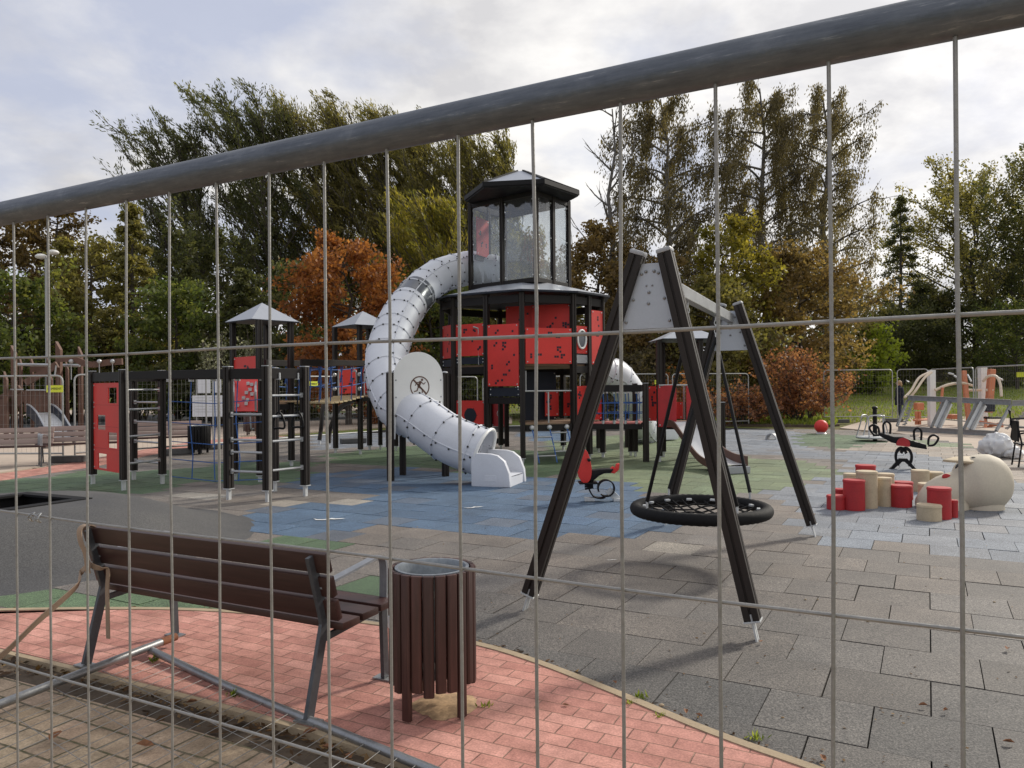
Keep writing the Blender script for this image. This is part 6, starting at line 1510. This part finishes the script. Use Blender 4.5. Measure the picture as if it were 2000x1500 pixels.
# ------------------------------------------------------------------ person behind the fence
pg = G(1757, 821)
pe = thing('person', 'person in a long navy coat and jeans looking left beside the far fence', 'person', pg)
def skin_body(name, verts, edges, mat, parent, sub=2):
    me = bpy.data.meshes.new(name); me.from_pydata([V(v[:3]) + pg - pe.location for v in verts], edges, [])
    o = bpy.data.objects.new(name, me); COL.objects.link(o); o.parent = parent; me.materials.append(MATS[mat])
    md = o.modifiers.new('skin', 'SKIN'); md.use_smooth_shade = True
    for i, sv_ in enumerate(me.skin_vertices[0].data): sv_.radius = (verts[i][3], verts[i][4]); sv_.use_root = (i == 0)
    sb2 = o.modifiers.new('subdivision', 'SUBSURF'); sb2.levels = sub; sb2.render_levels = sub
    return o
bv = [(0, 0, .93, .13, .11), (0, 0, 1.12, .13, .10), (0, 0, 1.34, .16, .11), (-.01, 0, 1.46, .06, .06), (-.02, 0, 1.53, .055, .06), (-.03, 0, 1.62, .085, .08), (-.03, 0, 1.69, .06, .06),
      (.0, -.09, .86, .085, .085), (-.02, -.09, .48, .06, .06), (.01, -.09, .09, .045, .045), (-.15, -.10, .05, .04, .03),
      (.02, .09, .86, .085, .085), (.04, .09, .48, .06, .06), (.07, .09, .09, .045, .045), (-.09, .10, .05, .04, .03),
      (0, -.19, 1.40, .055, .055), (.03, -.24, 1.14, .045, .045), (-.05, -.24, .92, .035, .035), (-.08, -.24, .83, .03, .02),
      (0, .19, 1.40, .055, .055), (.03, .24, 1.14, .045, .045), (-.03, .24, .92, .035, .035), (-.05, .24, .83, .03, .02)]
be = [(0, 1), (1, 2), (2, 3), (3, 4), (4, 5), (5, 6), (0, 7), (7, 8), (8, 9), (9, 10), (0, 11), (11, 12), (12, 13), (13, 14), (2, 15), (15, 16), (16, 17), (17, 18), (2, 19), (19, 20), (20, 21), (21, 22)]
skin_body('body', bv, be, 'jeans', pe)
m = MB(); vs = [(.0, .66), (.205, .66), (.19, .85), (.165, 1.05), (.175, 1.25), (.165, 1.38), (.085, 1.47), (.075, 1.50), (0, 1.50)]
m.lathe(vs, pg, 20); 
m.v = [(pg.x + (x - pg.x) * .85, pg.y + (y - pg.y) * 1.1, z) for x, y, z in m.v]
m.build('coat', 'coat', pe, smooth=True, ang=70)
for s_ in (-1, 1):
    m = MB(); m.tube(catmull([pg + V((0, s_ * .17, 1.41)), pg + V((.02, s_ * .235, 1.28)), pg + V((.03, s_ * .255, 1.12)), pg + V((-.05, s_ * .255, .90))], 4), [.07, .072, .07, .068, .066, .064, .06, .058, .056, .054, .052, .05, .048], 12); m.build('sleeve', 'coat', pe, smooth=True)
m = MB(); m.ball(pg + V((-.045, 0, 1.60)), (.085, .078, .115), 16, 12); m.ball(pg + V((-.13, 0, 1.59)), (.018, .012, .018), 6, 5); m.build('head', 'skin', pe, smooth=True)
m = MB(); m.ball(pg + V((.0, 0, 1.635)), (.115, .105, .105), 16, 10); m.ball(pg + V((.05, 0, 1.55)), (.075, .095, .10), 12, 8); m.build('hair', 'hair', pe, smooth=True)
m = MB(); 
for s_ in (-.03, .03): m.ball(pg + V((-.122, s_, 1.61)), .010, 6, 4)
m.build('eyes', 'ink', pe)

# low pale building behind the trees at the far right
bd = thing('low_building', 'low building with a pale roof glimpsed between the trees at the far right', 'building', (56, 84, 0))
m = MB(); m.box((56, 84, 1.6), (16, 8, 3.2), .1); m.build('wall', 'brownwood', bd)
m = MB(); m.prism([(-8.6, 0), (8.6, 0), (8.2, 2.0), (-8.2, 2.0)], V((56, 79.2, 3.3)), V((math.cos(.1), math.sin(.1), 0)), (0, 0, 1), V((-math.sin(.1), math.cos(.1), 0)), 9.4); m.build('roof', 'wallpale', bd)

# ------------------------------------------------------------------ trees and shrubs
def quads_mesh(name, C, A, B, tone, mat, parent, off):
    n = len(C); v = np.empty((n, 4, 3), np.float32)
    v[:, 0] = C - A; v[:, 1] = C + B; v[:, 2] = C + A; v[:, 3] = C - B; v -= np.array(off, np.float32)
    me = bpy.data.meshes.new(name); me.vertices.add(4 * n); me.vertices.foreach_set('co', v.ravel())
    me.loops.add(4 * n); me.loops.foreach_set('vertex_index', np.arange(4 * n, dtype=np.int32))
    me.polygons.add(n); me.polygons.foreach_set('loop_start', np.arange(0, 4 * n, 4, dtype=np.int32))
    me.update(calc_edges=True)
    at = me.attributes.new('tone', 'FLOAT', 'FACE'); at.data.foreach_set('value', np.clip(tone, 0, 1).astype(np.float32))
    me.materials.append(MATS[mat]); o = bpy.data.objects.new(name, me); COL.objects.link(o)
    if parent is not None: o.parent = parent
    return o
def unit(a): return a / (np.linalg.norm(a, axis=-1, keepdims=True) + 1e-9)
def tree(name, label, cat, px, top, depth, wpx, style, leaf, seed, group, ls=.17, dens=1.0, cb=.25, bark='trunk', bare=False, base=None, trunk_r=None, lean=0.0):
    rs = np.random.RandomState(seed)
    P = D(px, top, depth); gx = P.x; H = P.z * {'weep': 1.13, 'bare': 1.04, 'wind': .985}.get(style, 1); Rr = wpx / 2 / F * depth
    org = V((gx, depth, -.05)); r = thing(name, label, cat, org, group)
    tr_ = trunk_r or (.012 * H + .05)
    shrub = style == 'shrub'
    ns_t = 8; tp = np.zeros((ns_t, 3)); tt_ = np.linspace(0, 1, ns_t)
    wob = rs.normal(0, .02 * H, (ns_t, 2)) * tt_[:, None]; wob[0] = 0
    topf = {'round': .86, 'cone': .98, 'wind': .80, 'weep': .86, 'shrub': .55, 'open': .72, 'bare': .95}[style]
    tp[:, 0] = gx + wob[:, 0] * (.6 if style != 'cone' else .15) + lean * tt_ ** 2; tp[:, 1] = depth + wob[:, 1] * .5; tp[:, 2] = -.05 + H * topf * tt_
    br = MB()
    if not shrub: br.tube([tuple(p) for p in tp], [tr_ * (1 - .86 * t) for t in tt_], 7)
    def tpt(t): i = min(int(t * (ns_t - 1)), ns_t - 2); f = t * (ns_t - 1) - i; return tp[i] * (1 - f) + tp[i + 1] * f
    def prof(t):
        if style == 'cone': return max(.04, (1 - t) ** .8)
        if style in ('wind',): return .35 + .65 * math.sin(math.pi * min(1, t * .62 + .25))
        if style == 'weep': return math.sin(math.pi * min(.96, t * .62 + .28)) ** .7
        if style == 'open': return math.sin(math.pi * min(.95, t * .55 + .36)) ** .6
        if style == 'bare': return .35 + .75 * (1 - t)
        return max(.12, math.sqrt(max(0, 1 - ((t - .45) / .60) ** 2)))
    nl = {'round': 34, 'cone': 44, 'wind': 46, 'weep': 34, 'shrub': 34, 'open': 44, 'bare': 18}[style]
    segs = []                                   # sub branches: points (k,3), tone
    for i in range(nl):
        u = (i + rs.uniform(0, .9)) / nl; t = cb + (1 - cb) * u
        az = i * 2.399 + rs.uniform(-.5, .5)
        s0 = tpt(min(.99, t)) if not shrub else np.array([gx + rs.normal(0, .12 * Rr), depth + rs.normal(0, .12 * Rr), 0.0])
        hd = np.array([math.cos(az), math.sin(az), 0]); L = Rr * prof(u) * rs.uniform(.75, 1.15)
        zt = -.05 + H * t
        if style == 'cone': e = s0 + hd * L + np.array([0, 0, -.10 * L]); md = s0 + hd * L * .5 + np.array([0, 0, .05 * L])
        elif style == 'wind':
            rise = H * (.16 + .16 * rs.uniform()) ; e = s0 + hd * L * 1.0 + np.array([-.26 * rise, 0, rise]); md = s0 + hd * L * .5 + np.array([0, 0, rise * .45])
            e[2] = min(e[2], H * (1.0 if rs.uniform() < .35 else .94))
        elif style == 'weep': rise = L * rs.uniform(.3, .95); e = s0 + hd * L + np.array([0, 0, rise * .55]); md = s0 + hd * L * .5 + np.array([0, 0, rise * .55])
        elif style == 'open': rise = H * rs.uniform(.10, .30); e = s0 + hd * L + np.array([0, 0, rise]); md = s0 + hd * L * .6 + np.array([0, 0, rise * .4]); e[2] = min(e[2], H)
        elif style == 'shrub':
            th = math.acos(rs.uniform(.0, 1)); e = s0 + np.array([math.cos(az) * math.sin(th) * Rr, math.sin(az) * math.sin(th) * Rr, H * (.25 + .75 * math.cos(th)) * rs.uniform(.8, 1)]); md = (s0 + e) / 2 + np.array([0, 0, .12 * H])
        elif style == 'bare': e = s0 + hd * L + np.array([0, 0, L * rs.uniform(.6, 1.4)]); md = s0 + hd * L * .6 + np.array([0, 0, L * .4])
        else: e = s0 + hd * L + np.array([0, 0, L * rs.uniform(-.05, .5)]); md = s0 + hd * L * .5 + np.array([0, 0, L * .15])
        if style == 'round' and e[2] > H: e[2] = H - rs.uniform(0, .5)
        lp = []
        for f in np.linspace(0, 1, 6): lp.append((1 - f) ** 2 * s0 + 2 * f * (1 - f) * md + f * f * e)
        lp = np.array(lp); br.tube([tuple(p) for p in lp], [max(.012, tr_ * .42 * (1 - .85 * t * .6) * (1 - .85 * f)) for f in np.linspace(0, 1, 6)], 5, cap=False)
        nsb = {'cone': 7, 'wind': 15, 'weep': 8, 'bare': 6}.get(style, 9)
        for k in range(nsb):
            f = rs.uniform(.25, 1.0); j = min(int(f * 5), 4); b0 = lp[j] + (lp[j + 1] - lp[j]) * (f * 5 - j)
            ld = unit(lp[j + 1] - lp[j]); dr = unit(ld * .7 + rs.normal(0, .55, 3))
            if style == 'wind': dr = unit(np.array([-.40, 0, .75]) + rs.normal(0, .24, 3)); sl = H * rs.uniform(.06, .13)
            elif style == 'weep': sl = L * rs.uniform(.2, .45)
            elif style == 'cone': dr[2] = dr[2] * .4 - .12; sl = L * rs.uniform(.25, .5) + .1
            elif style in ('open', 'bare'): dr = unit(dr + np.array([0, 0, .5])); sl = L * rs.uniform(.25, .5)
            else: sl = L * rs.uniform(.25, .50)
            b1 = b0 + dr * sl
            if style == 'wind': b1[2] = min(b1[2], H)
            pts = np.array([b0, (b0 + b1) / 2 + rs.normal(0, .05 * sl, 3), b1])
            br.tube([tuple(p) for p in pts], [max(.010, tr_ * .10), max(.008, tr_ * .07), .006], 4, cap=False)
            tone = np.clip(rs.normal(.48, .20), 0, 1)
            if style == 'weep':
                for q in range(3):
                    c0 = pts[1] + (pts[2] - pts[1]) * rs.uniform(-.6, 1); sw = rs.uniform(.7, 2.4) * H / 18
                    segs.append((np.array([c0, c0 + np.array([-.10 * sw, 0, -.35 * sw]), c0 + np.array([-.12 * sw + rs.normal(0, .1), rs.normal(0, .1), -sw])]), tone, .10 + .05 * H / 18))
            else: segs.append((pts, tone, {'cone': .16, 'wind': .12, 'open': .20}.get(style, .24) * max(.35, min(1.3, Rr / 3.2))))
    br.build('trunk' if not shrub else 'stems', bark, r, smooth=True)
    if style == 'bare': return r
    lpx = ls * F / depth; hpx = (H * F / depth) * (1 - cb * .8); n = int(dens * 4.2 * wpx * hpx * .62 / (.36 * lpx * lpx)); n = max(900, min(46000, n))
    idx = rs.randint(0, len(segs), n); SG = np.array([s[0] for s in segs]); TN = np.array([s[1] for s in segs]); SC = np.array([s[2] for s in segs])
    f = rs.uniform(0, 1, n)[:, None]; a, b2, c2 = SG[idx, 0], SG[idx, 1], SG[idx, 2]
    if style == 'wind': f = f ** .8
    Cn = np.where(f < .5, a + (b2 - a) * f * 2, b2 + (c2 - b2) * (f * 2 - 1)); Cn = Cn + rs.normal(0, 1, (n, 3)) * SC[idx][:, None] * np.array([1, 1, .8])
    Cn[:, 2] = np.maximum(Cn[:, 2], .05)
    sd = unit(c2 - a)
    if style in ('wind', 'weep'): ax_ = unit(sd + rs.normal(0, .27, (n, 3)))
    elif style == 'cone': ax_ = unit(sd + rs.normal(0, .5, (n, 3)) + np.array([0, 0, -.2]))
    else: ax_ = unit(rs.normal(0, 1, (n, 3)) + np.array([-.2, 0, -.25]))
    nn = unit(np.cross(ax_, rs.normal(0, 1, (n, 3)))); sz = ls * rs.uniform(.6, 1.35, n)[:, None]
    asp = {'wind': .22, 'weep': .26, 'cone': .30}.get(style, .42)
    quads_mesh('crown', Cn, ax_ * sz * {'wind': .85, 'weep': .75}.get(style, .62), nn * sz * asp, TN[idx] + rs.normal(0, .14, n), leaf, r, r.location)
    return r
GT = 'trees round the playground'
T = lambda lab, px, top, dep, w, st, lf, seed, **k: tree({'cone': 'conical_tree', 'wind': 'poplar_tree', 'weep': 'birch_tree', 'bare': 'bare_tree'}.get(st, 'broadleaf_tree'), lab, 'tree', px, top, dep, w, st, lf, seed, GT, **k)
T('bronze tree whose top pokes above the fence tube at the left edge', -5, 352, 47, 160, 'round', 'leaf_bronze', 1)
T('thin topped bronze green tree behind the street lamp', 112, 338, 48, 150, 'round', 'leaf_bronze', 2, dens=.9)
T('dark green leafy tree low at the left edge behind the fort', 25, 500, 38, 230, 'round', 'leaf_green', 3, cb=.05)
T('olive tree between the street lamp and the pointed olive tree', 175, 425, 44, 190, 'round', 'leaf_olive', 4, cb=.1)
T('pointed olive conical tree left of the windswept poplars', 258, 388, 42, 190, 'cone', 'leaf_olive', 5, cb=.06, dens=1.2)
T('dark leaning tree in front of the leftmost poplar', 385, 395, 50, 190, 'open', 'leaf_dark', 6, cb=.2, dens=.8)
T('leftmost windswept poplar, lower than the tallest one', 362, 236, 56, 190, 'wind', 'leaf_dark', 7, cb=.25, dens=.8)
T('tallest windswept poplar with a feathery dark top', 520, 172, 57, 240, 'wind', 'leaf_dark', 8, cb=.2, dens=.9)
T('windswept poplar just right of the tallest one', 648, 192, 60, 200, 'wind', 'leaf_olive', 9, cb=.25)
T('windswept poplar rising behind the orange tree', 740, 208, 61, 200, 'wind', 'leaf_olive', 10, cb=.2)
T('olive poplar left of the yellow green tree, its top hidden by the fence tube', 822, 218, 62, 200, 'wind', 'leaf_olive', 11, cb=.15)
T('olive poplar directly left of the tower roof', 905, 262, 60, 190, 'wind', 'leaf_olive', 12, cb=.15)
T('olive poplar behind the tower roof', 985, 258, 62, 180, 'wind', 'leaf_olive', 13, cb=.1)
T('very dark conical tree between the poplars and the left turret', 472, 520, 41, 190, 'cone', 'leaf_dark', 14, cb=.02, dens=1.2)
T('very dark bushy tree left of the orange tree', 575, 480, 43, 200, 'round', 'leaf_dark', 15, cb=.02, dens=1.1)
T('green bushy tree above the horizontal ladder', 345, 520, 40, 190, 'round', 'leaf_green', 16, cb=.02, dens=1.1)
T('bright orange autumn tree behind the white tube slide', 678, 424, 34, 240, 'round', 'leaf_orange', 17, cb=.04, dens=1.25, ls=.15)
T('yellow green tree left of the glazed lookout', 852, 372, 43, 200, 'wind', 'leaf_yellow', 18, cb=.12, dens=1.1)
T('green tree under the yellow one behind the tube slide', 842, 500, 41, 190, 'round', 'leaf_green', 19, cb=.02)
T('olive tree seen through the lookout windows', 1020, 420, 47, 220, 'round', 'leaf_olive', 20, cb=.05)
T('leafless tree with pale branches right of the tower roof', 1190, 205, 47, 190, 'bare', 'leaf_dark', 21, bark='birchbark', cb=.35)
T('weeping birch between the bare tree and the middle birch', 1300, 172, 48, 250, 'weep', 'leaf_birch', 22, cb=.28, bark='birchbark', dens=.8, ls=.13)
T('middle weeping birch with the tallest top', 1490, 156, 50, 220, 'weep', 'leaf_birch', 23, cb=.28, bark='birchbark', dens=.8, ls=.13)
T('right weeping birch with branches hanging far out to the right', 1612, 166, 51, 190, 'weep', 'leaf_birch', 24, cb=.28, bark='birchbark', dens=.65, ls=.13)
T('brown bushy tree right of the lookout', 1170, 395, 45, 190, 'round', 'leaf_bronze', 25, cb=.05, dens=.9)
T('dark brown tree between the tower and the swing', 1265, 480, 43, 230, 'round', 'leaf_bronze', 26, cb=.02, dens=1.1)
T('yellowish tree above the swing crossbar', 1432, 380, 41, 170, 'round', 'leaf_yellow', 27, cb=.15, dens=.8)
T('olive tree behind the swing crossbar', 1385, 520, 39, 230, 'round', 'leaf_olive', 28, cb=.02)
T('large bronze tree right of the swing', 1560, 455, 43, 260, 'round', 'leaf_bronze', 29, cb=.05)
T('olive bronze tree at the foot of the right birch', 1640, 530, 60, 150, 'round', 'leaf_olive', 30, cb=.02)
T('sparse feathery tree standing left of the large right tree', 1758, 372, 72, 140, 'cone', 'leaf_dark', 31, cb=.25, dens=.45)
T('large open crowned tree above the gym machines', 1900, 272, 74, 330, 'open', 'leaf_olive', 32, cb=.22, dens=.5, ls=.2)
T('open crowned tree cut off by the right edge', 2040, 290, 70, 300, 'open', 'leaf_dark', 33, cb=.18, dens=.5, ls=.2)
T('very dark conical tree behind the person', 1800, 545, 75, 190, 'cone', 'leaf_dark', 34, cb=.20, dens=1.3)
T('dark tree behind the gym columns', 1880, 560, 72, 230, 'round', 'leaf_dark', 35, cb=.22, dens=1.0)
T('dark bushy tree between the lime bush and the dark conical tree', 1755, 590, 70, 170, 'round', 'leaf_dark', 37, cb=.22)
T('greenish trunked tree at the far right edge', 1985, 560, 62, 150, 'open', 'leaf_green', 36, cb=.35, dens=.7)
SH = lambda lab, px, top, dep, w, lf, seed, **k: tree('shrub', lab, 'shrub', px, top, dep, w, 'shrub', lf, seed, 'shrubs round the playground', **k)
SH('big rust red bush right of the swing', 1558, 668, 32, 170, 'leaf_red', 41, cb=0, ls=.11, dens=.8)
SH('low orange red bush behind the right leg of the swing', 1448, 748, 31, 130, 'leaf_red', 42, cb=0, ls=.11, dens=.9)
SH('orange bush behind the right turret', 1345, 715, 34, 120, 'leaf_orange', 43, cb=0, ls=.12)
SH('brown bush behind the bridge of the play tower', 1225, 650, 38, 150, 'leaf_birch', 44, cb=0)
SH('lime green bush at the right of the red bush', 1690, 602, 58, 130, 'leaf_lime', 45, cb=0, ls=.22, dens=.9)
SH('dark bush in front of the pale roofed building', 1985, 690, 66, 180, 'leaf_green', 48, cb=0, ls=.2)
SH('pale flowering bush left of the left turret', 425, 632, 33, 90, 'leaf_pale', 46, cb=0, ls=.10, dens=.4)
SH('pale flowering bush seen under the left turret roof', 495, 620, 34, 90, 'leaf_pale', 47, cb=0, ls=.10, dens=.4)
for i, (px, top, w, lf, lab) in enumerate(((-60, 610, 260, 'leaf_dark', 'dark bush at the left edge behind the fort'), (130, 600, 230, 'leaf_dark', 'dark bush behind the street lamp pole'), (260, 590, 190, 'leaf_olive', 'olive brown bush above the red board of the climbing frame'), (420, 640, 220, 'leaf_dark', 'dark bush behind the notice board'), (560, 640, 180, 'leaf_dark', 'dark bush between the left turret and the orange tree'), (760, 640, 200, 'leaf_dark', 'dark bush behind the tube slide'), (940, 600, 220, 'leaf_green', 'green bush behind the play tower'), (1100, 620, 200, 'leaf_birch', 'brown bush behind the right of the play tower'), (1320, 620, 200, 'leaf_birch', 'brown bush behind the top of the right turret'), (1500, 640, 200, 'leaf_bronze', 'bronze bush behind the rust red bush'))):
    SH(lab, px, top, 40 + i % 3, w, lf, 60 + i, cb=0, ls=.17, dens=1.0)

# far wood behind everything: reads as one mass
rs = np.random.RandomState(99); n = 26000
X = rs.uniform(-85, 90, n); hgt = 9.0 + 1.6 * np.sin(X * .35) + 1.3 * np.sin(X * .83 + 1) + .8 * np.sin(X * 2.1); hgt = np.where(X > 32, hgt * .52, hgt)
Z = hgt * rs.uniform(0, 1, n) ** .8; Y = 84 + rs.normal(0, 3, n); Cn = np.stack([X, Y, Z], 1); ax_ = unit(rs.normal(0, 1, (n, 3))); nn = unit(np.cross(ax_, rs.normal(0, 1, (n, 3)))); sz = rs.uniform(.35, .8, n)[:, None]
o = quads_mesh('distant_wood', Cn, ax_ * sz * .6, nn * sz * .42, .45 + .3 * np.sin(X * .6) + rs.normal(0, .2, n), 'leaf_dark', None, (0, 0, 0)); tag(o, 'dark distant wood closing the view behind the park trees', 'wood', kind='stuff')

# blades of grass on the lawns, weeds and leaves
def blades(name, C, h, seed, label, cat, mat='leaf_grass'):
    rs = np.random.RandomState(seed); n = len(C); ax_ = unit(np.stack([rs.normal(0, .35, n), rs.normal(0, .35, n), np.ones(n)], 1)); sz = h * rs.uniform(.5, 1.3, n)[:, None]
    nn = unit(np.stack([rs.normal(0, 1, n), rs.normal(0, .5, n), np.zeros(n)], 1))
    o = quads_mesh(name, C + ax_ * sz * .5, ax_ * sz * .5, nn * sz * .16, rs.normal(.5, .22, n), mat, None, (0, 0, 0)); tag(o, label, cat, kind='stuff')
rs = np.random.RandomState(5)
def patch(poly, n, z=-.05):
    xs = [p.x for p in poly]; ys = [p.y for p in poly]; P2 = [(p.x, p.y) for p in poly]; out = []
    while len(out) < n:
        x, y = rs.uniform(min(xs), max(xs)), rs.uniform(min(ys), max(ys))
        if pip(x, y, P2): out.append((x, y, z))
    return np.array(out)
LG = patch([G(1600, 826), G(1760, 824), G(2100, 812), G(2100, 782), G(1500, 782), G(1400, 812)], 16000); LG[:, 2] = [slope_z(y) for y in LG[:, 1]]
blades('lawn_grass', LG, .16, 1, 'sunlit lawn grass between the red bushes and the person', 'grass')
blades('verge_grass', patch([G(1380, 829), G(1630, 833), G(1640, 822), G(1380, 820)], 1800, .02), .22, 2, 'rough grass at the feet of the red bushes', 'grass')
blades('far_grass', patch([G(0, 800), G(700, 797), G(1000, 806), G(1240, 812), G(1240, 785), G(0, 780)], 9000), .20, 3, 'rough grass behind the far fence panels under the dark trees', 'grass')
LT = []
for i in range(1100):
    k = rs.uniform(0, len(RLd) - 1.001); j = int(k); p = RLd[j].lerp(RLd[j + 1], k - j); t = (RLd[j + 1] - RLd[j]).normalized(); q = V((-t.y, t.x, 0)); LT.append(p + q * (.05 + abs(rs.normal(0, .09))) + V((0, 0, -.012 + rs.uniform(0, .008))))
for i in range(160):
    k = rs.uniform(0, len(RTd) - 1.001); j = int(k); p = RTd[j].lerp(RTd[j + 1], k - j); t = (RTd[j + 1] - RTd[j]).normalized(); q = V((-t.y, t.x, 0)); LT.append(p + q * (.012 + abs(rs.normal(0, .02))) + V((0, 0, .008)))
LT = np.array(LT); n = len(LT); ax_ = unit(np.stack([rs.normal(0, 1, n), rs.normal(0, 1, n), rs.normal(0, .25, n)], 1)); nn = unit(np.cross(ax_, np.array([0, 0, 1.0]) + rs.normal(0, .3, (n, 3)))); sz = rs.uniform(.006, .024, n)[:, None] * np.where(rs.uniform(0, 1, n) < .1, 1.8, 1)[:, None]
o = quads_mesh('leaf_litter', LT, ax_ * sz, nn * sz * .45, rs.normal(.42, .28, n), 'litter', None, (0, 0, 0)); tag(o, 'dry leaf crumbs and dirt lying in the gutter and along the paving edge', 'litter', kind='stuff')
def weed(px, py, s_, seed, label):
    rs = np.random.RandomState(seed); c = G(px, py); n = 34; C = np.array([c + V((rs.normal(0, s_ * .45), rs.normal(0, s_ * .3), 0)) for _ in range(n)])
    ax_ = unit(np.stack([rs.normal(0, .6, n), rs.normal(0, .6, n), np.ones(n)], 1)); sz = s_ * rs.uniform(.4, 1.2, n)[:, None]; nn = unit(np.stack([rs.normal(0, 1, n), rs.normal(0, 1, n), np.zeros(n)], 1))
    o = quads_mesh('weed', C + ax_ * sz * .5, ax_ * sz * .5, nn * sz * .12, rs.normal(.5, .25, n), 'leaf_grass', None, c); o.location = c; tag(o, label, 'weed', 'weeds in the paving')
weed(303, 1293, .05, 1, 'weed growing beside the rusty tube end of the fallen panel'); weed(462, 1362, .05, 2, 'weed at the edge of the red paving in front of the bench'); weed(948, 1383, .035, 3, 'weed in the red paving right of the litter bin')
weed(1250, 1365, .045, 4, 'weed in the red paving edge below the swing'); weed(1228, 1377, .03, 5, 'tiny weed beside the larger weed in the paving edge below the swing'); weed(1475, 1445, .045, 6, 'weed at the paving edge near the bottom of the photo right of the swing leg'); weed(1290, 1402, .03, 7, 'reddish weed on the red paving below the swing')
def leaf(px, py, s_, seed, label, mat='leafbrown'):
    r = random.Random(seed); c = G(px, py, .013); a = r.uniform(0, 6.28); m = MB(); n = 6; pts = [(-1, 0), (-.4, .42), (.3, .5), (1, .05), (.35, -.45), (-.45, -.4)]
    m.add([c + Matrix.Rotation(a, 3, 'Z') @ V((x * s_, y * s_, abs(y) * s_ * r.uniform(.5, 1.0) + r.uniform(0, .3) * s_)) for x, y in pts] + [c + V((0, 0, .002))], [(i, (i + 1) % 6, 6) for i in range(6)])
    o = m.build('fallen_leaf', mat); tag(recentre(o), label, 'leaf', 'fallen leaves')
LV = [(1968, 1268, .03, 'curled brown leaf on the grey tiles near the right edge'), (1803, 1378, .022, 'orange leaf on the grey tiles near the bottom right'), (1568, 1196, .02, 'small orange leaf on the grey tiles right of the swing leg'), (1608, 1482, .026, 'orange leaf at the paving edge at the bottom of the photo'), (1487, 1254, .022, 'orange leaf lying against the front right swing foot'), (1200, 1333, .022, 'orange leaf at the paving edge below the swing shadow'), (1365, 1398, .026, 'brown leaf in the dark joint beside the paving edge'), (1340, 1390, .022, 'brown leaf left of its neighbour in the paving edge joint'), (1970, 1450, .026, 'brown leaf in a tile joint at the bottom right corner'), (1847, 1388, .02, 'brown leaf in a tile joint next to the orange leaf'), (1105, 1378, .02, 'dark leaf on the red paving left of the weed'),
 (283, 1458, .045, 'curled brown leaf on the tan paving under the fallen panel'), (108, 1441, .05, 'brown leaf on the tan paving at the bottom left corner'), (605, 1432, .035, 'dry leaf in the gutter beside the right bench foot'), (640, 1462, .03, 'dry leaf in the gutter below the right bench foot'), (680, 1478, .028, 'dry leaf in the gutter near the bottom of the photo'), (375, 1372, .03, 'dark leaf in the gutter below the bench')]
for i, a in enumerate(LV): leaf(a[0], a[1], a[2], i + 1, a[3])
def pebble(px, py, s_, seed, label):
    c = G(px, py); r = random.Random(seed); m = MB(); m.ball(c + V((0, 0, s_ * .5)), (s_, s_ * .7, s_ * .5), 8, 5); o = m.build('pebble', 'kerb', smooth=True); tag(recentre(o), label, 'pebble', 'pebbles on the tiles')
for i, a in enumerate([(1573, 1172, .010, 'pale pebble on the tiles right of the swing, left of a pair'), (1597, 1172, .009, 'pale pebble on the tiles right of the swing, right of a pair'), (1942, 1177, .011, 'pale pebble near the right edge above the curled brown leaf'), (1292, 1380, .015, 'pale pebble on the paving edge below the swing'), (1695, 1215, .012, 'dark pebble in a tile joint right of the swing'), (1838, 1131, .012, 'dark pebble on the tiles below the cream stump')]): pebble(a[0], a[1], a[2], i, a[3])

rs = np.random.RandomState(31); pts = []
while len(pts) < 420:
    px, py = rs.uniform(300, 2050), 860 + 640 * rs.uniform() ** 1.6; c = G(px, py)
    if pip(c.x, c.y, BED2): pts.append((c.x, c.y, .006))
C = np.array(pts); n = len(C); ax_ = unit(np.stack([rs.normal(0, 1, n), rs.normal(0, 1, n), rs.normal(0, .15, n)], 1)); nn = unit(np.cross(ax_, np.array([0, 0, 1.0]) + rs.normal(0, .2, (n, 3)))); sz = rs.uniform(.004, .013, n)[:, None]
o = quads_mesh('tile_debris', C, ax_ * sz, nn * sz * .6, rs.uniform(.1, 1, n), 'litter', None, (0, 0, 0)); tag(o, 'tiny crumbs of leaf and grit scattered over the rubber tiles', 'debris', kind='stuff')
